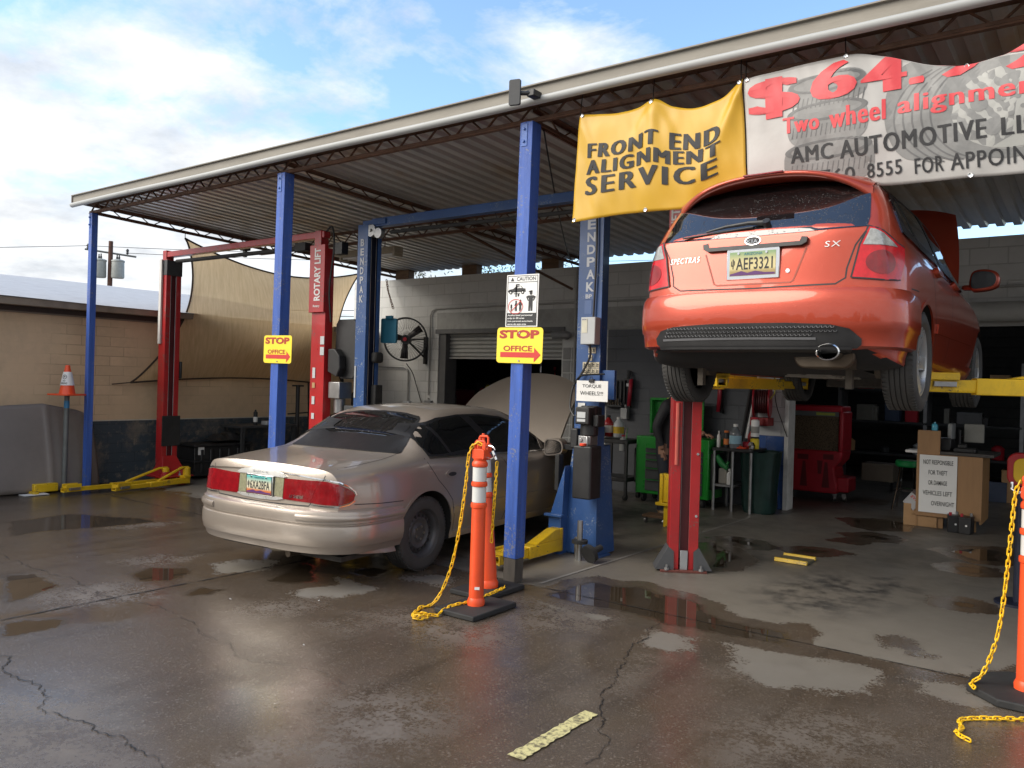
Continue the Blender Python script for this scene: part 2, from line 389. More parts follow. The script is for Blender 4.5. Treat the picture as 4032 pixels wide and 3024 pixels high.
G_wetin = [[(-1.23, 5.88), (-1.07, 5.93), (-0.89, 5.78), (-0.87, 5.67), (-0.97, 5.58), (-1.17, 5.71)], [(-1.38, 4.95), (-1.3, 5.03), (-1.22, 4.96), (-1.22, 4.88), (-1.31, 4.87)], [(-1.47, 5.17), (-1.26, 5.27), (-1.03, 5.21), (-0.87, 5.29), (-0.58, 5.32), (-0.57, 5.2), (-0.91, 5.09), (-1.16, 5.09)], [(-0.91, 5.29), (-0.76, 5.37), (-0.61, 5.35), (-0.59, 5.25), (-0.85, 5.17)], [(-0.59, 5.59), (-0.41, 5.75), (-0.39, 5.51), (-0.55, 5.4)]]
G_pud = [[(-3.56, 5.09), (-3.55, 5.64), (-3.44, 5.94), (-3.22, 5.91), (-3.06, 6.05), (-2.79, 5.93), (-2.59, 5.94), (-2.36, 5.8), (-2.12, 5.55), (-1.9, 5.59), (-1.77, 5.6), (-1.68, 5.76), (-1.63, 5.69), (-1.61, 5.35), (-1.47, 5.17), (-2.06, 5.08), (-2.35, 5.05), (-2.71, 5.12), (-3.09, 5.05)], [(-1.08, 7.29), (-0.91, 7.4), (-0.74, 7.33), (-0.7, 7.15), (-0.85, 7.01), (-1.03, 7.07)], [(-3.44, 8.39), (-3.31, 8.6), (-2.98, 8.57), (-2.77, 8.35), (-2.89, 8.16), (-3.18, 8.2)], [(-2.68, 8.41), (-2.55, 8.6), (-2.29, 8.67), (-2.11, 8.59), (-2.3, 8.31), (-2.53, 8.24)], [(-3.38, 8.0), (-3.28, 8.15), (-2.93, 7.88), (-2.74, 7.56), (-2.72, 7.09), (-2.85, 6.97), (-2.96, 7.02)], [(-2.39, 9.24), (-2.24, 9.62), (-2.04, 9.6), (-2.19, 9.23)], [(-2.43, 9.78), (-2.19, 10.06), (-1.83, 9.89), (-1.9, 9.62), (-2.24, 9.62)], [(-2.74, 10.91), (-2.43, 11.16), (-1.98, 11.09), (-1.96, 10.56), (-2.24, 10.28), (-2.42, 10.41)], [(-1.26, 8.71), (-1.11, 8.92), (-0.84, 8.84), (-0.8, 8.57), (-0.97, 8.43), (-1.18, 8.48)], [(-1.42, 9.51), (-1.28, 9.9), (-0.83, 10.18), (-0.75, 9.26), (-1.03, 9.07)], [(-5.77, 2.17), (-5.74, 2.4), (-5.57, 2.59), (-5.42, 2.6), (-5.25, 2.44), (-5.29, 2.22), (-5.19, 2.02), (-5.2, 1.96)], [(-4.5, 2.35), (-4.49, 2.48), (-4.38, 2.6), (-4.31, 2.57), (-4.31, 2.46), (-4.41, 2.38)], [(-4.23, 2.21), (-4.2, 2.35), (-4.11, 2.36), (-4.04, 2.29), (-4.11, 2.2)], [(-3.94, 1.92), (-3.96, 2.05), (-3.81, 2.07), (-3.6, 2.04), (-3.47, 2.06), (-3.39, 1.99), (-3.49, 1.94), (-3.78, 1.93)], [(-9.45, 3.65), (-9.55, 4.41), (-8.68, 4.86), (-8.22, 4.92), (-8.3, 4.45), (-8.49, 3.71), (-8.44, 3.27)], [(-5.53, 3.25), (-5.68, 3.61), (-5.35, 3.77), (-5.24, 3.52), (-5.32, 3.23)], [(-6.41, 3.33), (-6.51, 3.67), (-6.2, 3.97), (-5.96, 3.86), (-5.8, 3.49), (-6.05, 3.26)], [(-7.09, 2.69), (-6.94, 3.04), (-6.35, 2.98), (-6.07, 2.63), (-6.07, 2.31)], [(-5.5, 4.07), (-5.56, 4.29), (-5.86, 4.73), (-5.45, 4.69), (-4.96, 4.28), (-5.1, 4.05), (-5.37, 3.89)], [(-5.27, 4.62), (-5.19, 4.94), (-4.87, 5.12), (-4.67, 4.55), (-5.0, 4.55)]]
G_rough = [[(-6.13, 2.65), (-6.23, 3.09), (-5.83, 3.32), (-5.49, 3.24), (-5.58, 2.91), (-5.77, 2.59)], [(-4.84, 3.4), (-4.84, 3.67), (-4.64, 3.94), (-4.46, 3.77), (-4.6, 3.43)], [(-4.17, 3.61), (-4.1, 3.81), (-3.88, 3.79), (-3.9, 3.58)], [(-3.25, 2.82), (-3.16, 3.03), (-2.75, 3.13), (-2.52, 2.97), (-2.45, 2.64), (-2.66, 2.3), (-3.01, 1.98), (-3.04, 2.23), (-2.96, 2.48)], [(-4.46, 1.7), (-4.32, 2.02), (-3.95, 2.02), (-3.61, 1.81), (-3.2, 1.78), (-3.65, 1.39)], [(-8.47, 4.17), (-8.42, 4.71), (-8.14, 4.88), (-8.11, 4.45)], [(-6.78, 3.6), (-6.79, 3.9), (-6.55, 4.2), (-6.42, 4.07), (-6.5, 3.69)], [(-4.17, 3.89), (-3.96, 4.23), (-3.5, 4.21), (-3.21, 4.33), (-2.99, 4.03), (-3.34, 3.78), (-3.91, 3.84)], [(-1.5, 3.78), (-1.25, 4.25), (-0.94, 4.37), (-0.7, 4.23), (-0.93, 3.7), (-1.33, 3.37)], [(-3.54, 4.98), (-2.77, 5.03), (-2.71, 4.73), (-3.12, 4.36)], [(-2.17, 3.97), (-2.33, 4.55), (-2.17, 4.47), (-2.11, 4.12), (-2.05, 3.81)], [(-1.79, 4.49), (-1.66, 4.51), (-1.47, 4.48), (-1.65, 4.42)], [(-0.48, 4.91), (-0.37, 4.93), (-0.35, 4.66), (-0.53, 4.5)]]
G_oil = [[(-2.28, 6.42), (-2.25, 7.08), (-2.15, 7.54), (-1.75, 7.56), (-1.55, 7.98), (-1.17, 7.45), (-1.3, 6.77), (-1.58, 6.18), (-1.95, 6.01)], [(-3.48, 7.12), (-3.55, 7.59), (-3.27, 7.87), (-2.75, 6.84), (-2.98, 6.51), (-3.28, 6.71)], [(-3.88, 5.24), (-3.84, 5.7), (-3.67, 5.48), (-3.71, 5.2)], [(-2.97, 8.0), (-2.78, 8.34), (-2.52, 7.57), (-2.61, 7.22)]]
G_cracks = [[(-5.18, 1.98), (-5.06, 1.98), (-4.99, 2.0), (-4.77, 1.87), (-4.53, 1.93), (-4.35, 1.91), (-4.24, 1.85), (-4.08, 1.8), (-3.99, 1.81), (-3.86, 1.84), (-3.75, 1.86), (-3.64, 1.83), (-3.55, 1.88), (-3.42, 1.88), (-3.27, 1.85), (-3.11, 1.87)], [(-7.91, 3.01), (-7.7, 3.02), (-7.05, 2.99), (-6.45, 3.03), (-6.31, 3.01), (-5.74, 2.96)], [(-5.74, 2.96), (-5.34, 3.09), (-5.0, 3.06), (-4.75, 3.01), (-4.55, 2.91), (-4.38, 2.94)], [(-4.29, 2.96), (-4.01, 2.83), (-3.78, 2.9), (-3.47, 3.01), (-3.24, 2.96)], [(-2.47, 5.11), (-2.39, 4.69), (-2.35, 4.43), (-2.24, 4.25), (-2.24, 4.1), (-2.16, 3.89), (-2.12, 3.74), (-1.96, 3.46), (-1.91, 3.36), (-1.82, 3.3), (-1.8, 3.27), (-1.79, 3.12), (-1.78, 3.01)], [(-4.96, 2.96), (-4.96, 3.03)]]
# ---------------------------------------------------------------- ground: one sheet, wetness stored per vertex
def axis(lo, hi, step, far_lo, far_hi):
    a = list(np.arange(lo, hi+1e-6, step)); s = step; x = lo; pre = []
    while x > far_lo: s *= 1.5; x -= s; pre.append(x)
    s = step; x = a[-1]; post = []
    while x < far_hi: s *= 1.5; x += s; post.append(x)
    return np.array(pre[::-1]+a+post)
gx = axis(-13.0, 1.2, .03, -900, 900); gy = axis(1.0, 13.5, .03, -900, 900)
GX, GY = np.meshgrid(gx, gy)
def sdist(poly):
    """signed distance, positive inside"""
    P = np.array(poly); n = len(P); d = np.full(GX.shape, 1e9); ins = np.zeros(GX.shape, bool)
    m = (GX > P[:, 0].min()-.5) & (GX < P[:, 0].max()+.5) & (GY > P[:, 1].min()-.5) & (GY < P[:, 1].max()+.5)
    x = GX[m]; y = GY[m]; dd = np.full(x.shape, 1e9); ii = np.zeros(x.shape, bool)
    for i in range(n):
        a = P[i]; b = P[(i+1) % n]; e = b-a; t_ = np.clip(((x-a[0])*e[0]+(y-a[1])*e[1])/(e@e+1e-12), 0, 1)
        dd = np.minimum(dd, np.hypot(x-a[0]-t_*e[0], y-a[1]-t_*e[1]))
        c = (a[1] > y) != (b[1] > y)
        with np.errstate(divide='ignore', invalid='ignore'): xi = e[0]*(y-a[1])/(e[1] if abs(e[1]) > 1e-12 else 1e-12)+a[0]
        ii ^= c & (x < xi)
    d[m] = dd; ins[m] = ii
    return np.where(ins, d, -d)
def soft(s, w): return np.clip(.5+s/(2*w), 0, 1)
wet = soft(5.36-GY, .06)*.5            # damp film in the open, dry slab under the canopy
wet = np.maximum(wet, .5*soft(6.15-GY, .35)*soft(-6.1-GX, .3))
for p in G_wetin: wet = np.maximum(wet, .5*soft(sdist(p), .17))
for p in G_dry: wet *= (1-soft(sdist(p), .17))
pud = np.zeros(GX.shape)
for p in G_pud: pud = np.maximum(pud, soft(sdist(p), .17))
wet = np.maximum(wet, pud)
rgh = np.zeros(GX.shape)
for p in G_rough: rgh = np.maximum(rgh, soft(sdist(p), .16))
oil = np.zeros(GX.shape)
for p in G_oil: oil = np.maximum(oil, soft(sdist(p), .25))
oil = np.maximum(oil, soft(GY-7.4, 1.2)*.45); oil = np.maximum(oil, .8*soft(GY-4.7, .5)*soft(GX+6.4, .3)*soft(-4.5-GX, .3))
ny, nx = GX.shape
idx = np.arange(nx*ny).reshape(ny, nx)
quads = np.stack([idx[:-1, :-1], idx[:-1, 1:], idx[1:, 1:], idx[1:, :-1]], -1).reshape(-1, 4)
me = bpy.data.meshes.new('ground'); me.vertices.add(nx*ny); me.loops.add(quads.size); me.polygons.add(len(quads))
me.vertices.foreach_set('co', np.stack([GX, GY, np.zeros_like(GX)], -1).ravel())
me.loops.foreach_set('vertex_index', quads.ravel()); me.polygons.foreach_set('loop_start', np.arange(0, quads.size, 4)); me.polygons.foreach_set('loop_total', np.full(len(quads), 4))
for nm, ar in (('wet', wet), ('rgh', rgh), ('oil', oil)):
    a = me.attributes.new(nm, 'FLOAT', 'POINT'); a.data.foreach_set('value', ar.astype(np.float32).ravel())
me.update(); me.validate()
m, t, b = nt('wet concrete'); geo = N(t, 'ShaderNodeNewGeometry'); pos = geo.outputs['Position']
at_ = lambda n: N(t, 'ShaderNodeAttribute', attribute_name=n).outputs['Fac']
big = noise_(t, pos, .9, 6, .6); mid = noise_(t, pos, 5, 8, .65); fine = noise_(t, pos, 38, 6, .7); grit = noise_(t, pos, 160, 4, .7)
jit = math_(t, 'MULTIPLY', math_(t, 'SUBTRACT', noise_(t, pos, 3.2, 9, .70), .5), 1.9); jit = math_(t, 'ADD', jit, math_(t, 'MULTIPLY', math_(t, 'SUBTRACT', noise_(t, pos, 48, 5, .7), .5), 1.1))
# the edge of a wet patch wanders: jitter only where wetness is in transition
def trans_mask(a): return math_(t, 'MULTIPLY', math_(t, 'MULTIPLY', a, math_(t, 'SUBTRACT', 1., a)), 4.)
wv = at_('wet'); w2 = math_(t, 'MULTIPLY', wv, 2., True)           # 0..1 dry -> damp
p2 = math_(t, 'MULTIPLY', math_(t, 'SUBTRACT', wv, .5), 2., True)  # 0..1 damp -> puddle
dampf = ramp(t, math_(t, 'ADD', w2, math_(t, 'MULTIPLY', trans_mask(w2), jit)), [(.42, 0.), (.56, 1.)])
pudf = ramp(t, math_(t, 'ADD', p2, math_(t, 'MULTIPLY', trans_mask(p2), jit)), [(.36, 0.), (.66, 1.)])
# free-form shallow films in the open
film = math_(t, 'MULTIPLY', ramp(t, noise_(t, pos, .75, 4, .55, dist=.4), [(.46, 0.), (.60, 1.)]), dampf)
rg = math_(t, 'MULTIPLY', at_('rgh'), dampf)
speck = math_(t, 'MULTIPLY', ramp(t, math_(t, 'ADD', math_(t, 'MULTIPLY', fine, .55), math_(t, 'MULTIPLY', mid, .5)), [(.47, 0.), (.57, 1.)]), madd(t, rg, .85, .08))
dry = mixc(t, ramp(t, mid, [(.3, 0.), (.7, 1.)]), (.135, .12, .10), (.225, .203, .17))
dry = mixc(t, ramp(t, grit, [(.35, 0.), (.7, 1.)]), dry, (.165, .148, .125))
st = math_(t, 'MULTIPLY', ramp(t, math_(t, 'ADD', math_(t, 'MULTIPLY', mid, .65), math_(t, 'MULTIPLY', big, .35)), [(.44, 0.), (.56, 1.)]), madd(t, at_('oil'), .85, .10))
dry = mixc(t, st, dry, (.03, .028, .026))
dcol = mixc(t, ramp(t, big, [(.35, 0.), (.65, 1.)]), (.05, .0375, .027), (.095, .073, .055))
dcol = mixc(t, ramp(t, noise_(t, pos, 2.3, 10, .72), [(.38, 0.), (.62, 1.)]), dcol, (.078, .056, .037)); dcol = mixc(t, math_(t, 'MULTIPLY', ramp(t, grit, [(.54, 0.), (.66, 1.)]), .6), dcol, (.19, .165, .14))
trk = N(t, 'ShaderNodeMapping'); L(t, pos, trk.inputs[0]); trk.inputs['Scale'].default_value = (2.2, .22, 1); trk.inputs['Rotation'].default_value = (0, 0, .12)
dcol = mixc(t, math_(t, 'MULTIPLY', ramp(t, noise_(t, trk.outputs[0], 1.4, 5, .6), [(.54, 0.), (.66, 1.)]), .45), dcol, (.034, .025, .018))
agg = N(t, 'ShaderNodeTexVoronoi'); agg.inputs['Scale'].default_value = 120; L(t, pos, agg.inputs['Vector'])
dcol = mixc(t, math_(t, 'MULTIPLY', ramp(t, agg.outputs['Color'], [(.78, 0.), (.9, 1.)]), .55), dcol, (.20, .17, .14))
dcol = mixc(t, speck, dcol, (.135, .112, .09))
pcol = mixc(t, ramp(t, mid, [(.3, 0.), (.7, 1.)]), (.036, .026, .0165), (.052, .037, .024))
cc = mixc(t, dampf, dry, dcol); cc = mixc(t, pudf, cc, pcol)
L(t, cc, b.inputs['Base Color'])
rd = madd(t, noise_(t, pos, 21, 9, .75), .34, .0)
rd = math_(t, 'SUBTRACT', rd, math_(t, 'MULTIPLY', film, .12)); rd = math_(t, 'MAXIMUM', math_(t, 'ADD', rd, math_(t, 'MULTIPLY', speck, .4)), .04)
rr = N(t, 'ShaderNodeMix', data_type='FLOAT'); L(t, dampf, rr.inputs[0]); L(t, ramp(t, big, [(.35, .36), (.65, .62)]), rr.inputs[2]); L(t, rd, rr.inputs[3])
rp = N(t, 'ShaderNodeMix', data_type='FLOAT'); L(t, pudf, rp.inputs[0]); L(t, rr.outputs[0], rp.inputs[2]); rp.inputs[3].default_value = .012
L(t, rp.outputs[0], b.inputs['Roughness']); b.inputs['Specular IOR Level'].default_value = .9
h = math_(t, 'ADD', math_(t, 'MULTIPLY', fine, .6), math_(t, 'MULTIPLY', grit, .75))
flatn = math_(t, 'SUBTRACT', 1., math_(t, 'MAXIMUM', pudf, math_(t, 'MULTIPLY', film, .75)))
bm_ = bump_(t, b, math_(t, 'MULTIPLY', h, flatn), .30, .006)
me.materials.append(m)
ground = bpy.data.objects.new('ground', me); COL.objects.link(ground); tag(ground, 'wet brown concrete yard and dry oil-stained slab', kind='structure')
# cracks and joints: narrow jagged strips
m_crack = M('crack', (.012, .011, .01), .6, var=.3)
def crack(name, line, w, jag=.012, label=None):
    P = resample([(p[0], p[1], 0) for p in line], .022); rnd = random.Random(len(line)*7+int(w*1e4)); mb = MB(); A = []
    for i, p in enumerate(P):
        d = (P[min(i+1, len(P)-1)]-P[max(i-1, 0)]).normalized(); n = V(-d.y, d.x, 0); c = p+n*(2.2*jag*noise.noise(p*6.)+1.3*jag*noise.noise(p*19.)+.5*jag*rnd.uniform(-1, 1)); ww = w*(.75+.9*noise.noise(p*9.)+rnd.uniform(-.2, .2))
        A += [c+n*ww/2+V(0, 0, .004), c-n*ww/2+V(0, 0, .004)]
    mb.add(A, [(2*i, 2*i+1, 2*i+3, 2*i+2) for i in range(len(P)-1)])
    o = mb.build(name, m_crack, smooth=0, fix=False); tag(o, label, kind='structure')
for i, l in enumerate(G_cracks): crack('ground_crack', l, (.0075, .005, .004, .003, .006, .004)[i], .018)
crack('ground_joint', [(-5.77, .6), (-5.73, 4.35), (-5.7, 9.0)], .018, .003)
crack('ground_joint', [(-13, 5.37), (.9, 5.355)], .012, .003)
m_pale = M('pale joint filler', (.26, .25, .23), .7)
def strip_(name, a, b2, w, m_, label):
    mb = MB(); d = (Vector(b2)-Vector(a)).normalized(); n = V(-d.y, d.x)*w/2; mb.add([(a[0]+n.x, a[1]+n.y, .005), (a[0]-n.x, a[1]-n.y, .005), (b2[0]-n.x, b2[1]-n.y, .005), (b2[0]+n.x, b2[1]+n.y, .005)], [(0, 1, 2, 3)])
    o = mb.build(name, m_, smooth=0, fix=False); tag(o, label, kind='structure')
strip_('ground_joint', (-3.70, 5.45), (-3.62, 10.9), .03, m_pale, None)
# worn yellow bay line
m_, t, b = nt('worn road paint'); geo = N(t, 'ShaderNodeNewGeometry')
f = ramp(t, noise_(t, geo.outputs['Position'], 42, 8, .75), [(.40, 0.), (.54, 1.)])
L(t, mixc(t, f, (.10, .085, .06), (.62, .56, .27)), b.inputs['Base Color']); b.inputs['Roughness'].default_value = .35
mb = MB(); xs = np.linspace(0, 1, 30); rnd = random.Random(3); A = []
for u in xs: y = 2.86+u*.635; A += [(-2.09+rnd.uniform(-.006, .006)+.005*u, y, .006), (-2.01+rnd.uniform(-.006, .006)+.003*u, y, .006)]
mb.add(A, [(2*i, 2*i+1, 2*i+3, 2*i+2) for i in range(29)])
o = mb.build('bay_line', m_, smooth=0, fix=False); tag(o, 'worn yellow paint mark on the wet concrete', kind='structure')
# ---------------------------------------------------------------- the grey block workshop at the back
WY = 11.05
m_block = block_mat('grey painted block', (.52, .52, .50), 'xz', mc=(.39, .39, .37), dirt=(.27, .265, .25), patchy=.5)
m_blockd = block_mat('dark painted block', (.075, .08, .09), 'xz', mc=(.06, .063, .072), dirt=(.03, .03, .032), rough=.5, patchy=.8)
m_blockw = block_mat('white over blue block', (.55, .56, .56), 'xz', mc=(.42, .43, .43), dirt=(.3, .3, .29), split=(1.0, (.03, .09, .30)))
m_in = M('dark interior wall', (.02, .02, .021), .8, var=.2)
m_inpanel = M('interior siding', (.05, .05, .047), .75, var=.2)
m_shut = M('shutter slats', (.34, .34, .32), .45, var=.06, dirt=(.18, .17, .15), dirtamt=.4)
shop = thing('workshop_building', (-5, WY, 0), 'long grey block workshop wall with two roll-up door openings', 'building')
mb = MB(); T = .2
mb.box(-12.2, -9.91, WY, WY+T, 0, 3.53); mb.box(-9.91, -7.21, WY, WY+T, 2.5, 3.53); mb.box(-7.21, -6.35, WY, WY+T, 0, 3.53)
mb.box(-6.35, -3.5, WY, WY+T, 2.5, 3.53); mb.box(-3.5, 3.2, WY, WY+T, 2.5, 3.53)
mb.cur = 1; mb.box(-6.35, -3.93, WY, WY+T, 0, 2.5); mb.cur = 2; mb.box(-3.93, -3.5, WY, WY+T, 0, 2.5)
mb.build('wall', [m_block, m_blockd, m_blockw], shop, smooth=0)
mb = MB()  # smooth bond beam over the openings, a little proud
mb.box(-9.95, -3.3, WY-.012, WY, 2.5, 2.86); mb.build('bond_beam', M('rough grey render', (.33, .33, .31), .75, var=.1, bump=.8, bscale=14, dirt=(.16, .155, .14)), shop, smooth=0)
mb = MB(); mb.box(-3.545, -3.49, WY-.03, WY+.24, 0, 2.5); mb.build('door_jamb', M('white jamb', (.6, .6, .58), .6, dirt=(.3, .28, .25)), shop, smooth=0)
mb = MB(); mb.box(-9.93, -9.75, WY+.02, WY+.32, 0, 2.5); mb.box(-9.97, -7.15, WY-.03, WY, 2.48, 2.56); mb.build('door_jamb', M('grey jamb', (.10, .10, .10), .6), shop, smooth=0)
mb = MB()
for i in range(6):
    z = 2.5-i*.073; mb.add([(-9.75, WY+.16, z), (-7.21, WY+.16, z), (-7.21, WY+.135, z-.02), (-9.75, WY+.135, z-.02), (-9.75, WY+.135, z-.05), (-7.21, WY+.135, z-.05), (-9.75, WY+.16, z-.07), (-7.21, WY+.16, z-.07)], [(0, 1, 2, 3), (3, 2, 5, 4), (4, 5, 7, 6)])
mb.box(-9.75, -7.21, WY+.12, WY+.18, 2.03, 2.06); mb.build('roller_shutter', m_shut, shop, smooth=0)
mb = MB(); mb.cyl((-3.45, WY-.16, 2.62), (3.1, WY-.16, 2.62), .12, n=16); mb.box(-3.5, 3.2, WY-.05, WY, 2.46, 2.55); mb.build('roller_shutter', m_shut, shop)
# conduits on the face
mb = MB()
mb.tube([(-10.1, WY-.03, 1.35), (-10.1, WY-.03, 2.82), (-10.06, WY-.03, 2.9), (-9.98, WY-.03, 2.94), (-6.6, WY-.03, 2.95), (-3., WY-.03, 2.93), (3, WY-.03, 2.93)], .016, 6)
mb.tube([(-6.95, WY-.03, 3.5), (-6.95, WY-.03, .3)], .02, 6); mb.tube([(-6.5, WY-.03, 2.53), (-3.6, WY-.03, 2.53)], .018, 6)
mb.tube([(-12, WY-.03, 1.86), (-10.75, WY-.03, 1.86), (-10.66, WY-.03, 1.82), (-10.63, WY-.03, 1.74), (-10.63, WY-.03, 1.2), (-10.63, WY-.03, .92), (-10.55, WY-.03, .8), (-10.38, WY-.03, .78), (-10.2, WY-.03, .8), (-10.12, WY-.03, .92), (-10.1, WY-.03, 1.3)], .016, 6)
mb.build('conduit', M('painted conduit', (.33, .33, .31), .5), shop)
mb = MB(); mb.box(-10.72, -10.55, WY-.07, WY, 1.0, 1.22); mb.build('switch_box', m_lightbox, shop, bevel=.008)
mb = MB(); mb.box(-10.16, -10.0, WY-.08, WY, 1.05, 1.25); mb.build('outlet_box', m_grey, shop, bevel=.008)
mb = MB(); mb.cyl((-7.12, WY-.12, 2.42), (-7.12, WY, 2.42), .07, n=12); mb.cyl((-7.0, WY-.10, 2.42), (-7.3, WY-.14, 2.42), .045, .07, n=12); mb.build('door_motor', m_grey, shop)
mb = MB()
for i in range(9):
    for j in range(2): mb.box(-7.18+j*.16, -7.04+j*.16, WY-.008, WY, .35+i*.21, .54+i*.21)
mb.build('vent_blocks', M('vent block', (.27, .27, .26), .7), shop, bevel=.004, smooth=0)
# dark rooms behind the openings
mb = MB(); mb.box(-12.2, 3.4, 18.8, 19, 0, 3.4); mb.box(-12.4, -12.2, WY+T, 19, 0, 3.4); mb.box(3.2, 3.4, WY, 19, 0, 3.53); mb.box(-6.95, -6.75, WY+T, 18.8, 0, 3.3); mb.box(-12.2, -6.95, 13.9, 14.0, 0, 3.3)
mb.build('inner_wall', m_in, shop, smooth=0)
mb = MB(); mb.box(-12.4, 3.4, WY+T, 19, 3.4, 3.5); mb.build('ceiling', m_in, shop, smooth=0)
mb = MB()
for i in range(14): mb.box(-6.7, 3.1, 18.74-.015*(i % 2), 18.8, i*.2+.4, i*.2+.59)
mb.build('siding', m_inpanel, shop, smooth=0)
mb = MB(); mb.box(-2.75, -2.3, 15.6, 15.66, 2.46, 2.5); tag(mb.solo('interior_lamp', emis('lamp', (.75, .85, 1), 6), 'small lit white lamp glowing high in the dark workshop interior', 'lamp'))
# ---------------------------------------------------------------- tan block building on the left
m_tan = block_mat('tan block', (.62, .455, .29), 'yz', bw=.41, bh=.142, mortar=.006, mc=(.42, .31, .2), var=.10, dirt=(.40, .30, .20), dirtamt=.6, split=(.90, (.045, .062, .078)), bump=.5, patchy=.9)
tanb = thing('block_building', (-11.75, 3, 0), 'tan block building with a dark blue lower band and low grey roof', 'building')
mb = MB(); mb.box(-12.0, -11.75, -6, 11.04, 0, 2.4); mb.box(-20, -12.0, -6.0, -5.8, 0, 2.4); mb.build('wall', m_tan, tanb, smooth=0)
mb = MB(); mb.box(-11.765, -11.742, -5.99, 11.03, .90, .915); mb.build('paint_edge', M('pale drip edge', (.5, .48, .42), .6), tanb, smooth=0)
mb = MB(); mb.box(-11.72, -11.50, -6.3, 11.0, 2.47, 2.56); mb.box(-11.75, -11.72, -6.3, 11.0, 2.38, 2.5); mb.build('fascia', M('weathered fascia', (.25, .2, .15), .7, dirt=(.1, .07, .05)), tanb, smooth=0)
mb = MB(); mb.box(-12.0, -11.7, -6.2, 11.0, 2.40, 2.47); mb.build('soffit', M('brown soffit', (.055, .04, .032), .7), tanb, smooth=0)
mb = MB()
mb.grid(lambda u, v: (-11.48-u*5.6, -6.4+v*17.4, 2.565+u*.86+.018*noise.noise(V(u*3, v*9, 0))), list(np.linspace(0, 1, 14)), list(np.linspace(0, 1, 60)))
mb.box(-17.1, -17.0, -6.4, 11, 2.4, 3.4); mb.build('roof', M('coated flat roof', (.42, .425, .43), .55, var=.08, dirt=(.3, .3, .305), dirtamt=.5, bump=.3, bscale=3), tanb, smooth=60)
# ---------------------------------------------------------------- utility pole far beyond the roof
px_, py_ = -58.0, 29.2
up = thing('utility_pole', (px_, py_, 0), 'brown utility pole with crossarm and two transformers beyond the tan building', 'utility pole')
mb = MB(); mb.cyl((px_, py_, 0), (px_, py_, 10.9), .22, .15, 10); mb.build('pole', M('pole wood', (.10, .045, .03), .8), up)
ca = V(.72, .69, 0).normalized()
mb = MB(); a = V(px_, py_, 10.25)-ca*1.75; c = V(px_, py_, 9.85)+ca*1.75; mb.cyl(a, c, .075, n=6); mb.build('crossarm', M('grey timber', (.12, .13, .13), .8), up)
for s, dz in ((-1.55, .15), (1.15, -.1)):
    mb = MB(); p = V(px_, py_, 10.1)+ca*s+V(0, 0, dz); mb.lathe([(.05, 0), (.11, .1), (.06, .18), (.12, .26), (.05, .4)], 8, trans(*p)); mb.build('insulator', m_darkgrey, up)
for s in (-1, 1):
    mb = MB(); p = V(px_, py_, 8.25)+ca*.62*s+V(0, -.1, 0); mb.lathe([(0, 0), (.4, 0), (.44, .1), (.42, 1.15), (.46, 1.2), (.44, 1.28), (.2, 1.36), (0, 1.36)], 16, trans(*p))
    tr = mb.build('transformer', M('transformer grey', (.36, .38, .36), .5), up)
    mb = MB()
    for q in (-.15, .15): mb.lathe([(.06, 1.34), (.08, 1.45), (.04, 1.6), (.05, 1.7), (0, 1.72)], 8, trans(p.x+q, p.y, p.z))
    mb.build('bushing', m_darkgrey, tr)
for i in range(4):
    mb = MB(); p = V(px_, py_, 4.6+.02*i)+ca*(-.9, -.65, .55, .8)[i]; mb.lathe([(.07, 0), (.12, .2), (.06, .4), (.13, .6), (.06, .8), (.12, 1.0), (.04, 1.3)], 8, trans(*p)); mb.build('insulator', m_darkgrey, up)
def sag(a, b, s, n=14):
    a = Vector(a); b = Vector(b); return [a.lerp(b, i/n)-V(0, 0, s*4*(i/n)*(1-i/n)) for i in range(n+1)]
m_wire = M('wire', (.02, .02, .02), .6)
pa = V(px_, py_, 10.5)-ca*1.55; pb = V(px_, py_, 10.1)+ca*1.15
for i, (a, c, s, r_) in enumerate([((pa.x, pa.y, pa.z), (-70, -40, 4.0), 1.2, .02), ((pa.x, pa.y, pa.z), (-20, 60, 12.2), .6, .02), ((pb.x, pb.y, pb.z), (-18, 60, 11.5), .6, .02), ((px_, py_, 6.1), (-15, 58, 7.6), .3, .025), ((px_, py_, 5.7), (-15, 58, 7.1), .3, .025), ((px_, py_, 5.5), (-80, 2, 3.2), .5, .035), ((px_, py_, 5.3), (-66, 14, 3.6), .4, .035), ((px_, py_, 5.6), (-40, 34, 3.6), .5, .03)]):
    mb = MB(); mb.tube(sag(a, c, s), r_, 5); mb.solo('power_line', m_wire, 'thin black overhead wire strung from the utility pole', 'power line', 'overhead wires at the utility pole')
mb = MB(); mb.tube(catmull([(px_, py_, 4.9), (px_+2.2, py_+1.2, 5.35), (px_+4, py_+2.4, 5.25), (px_+5.4, py_+3.2, 4.9)], 6), .05, 6); mb.cbox((px_+4.6, py_+2.8, 5.15), (.9, .35, .14))
mb.solo('street_lamp', m_darkgrey, 'grey street lamp arm showing over the pale roof', 'street lamp')
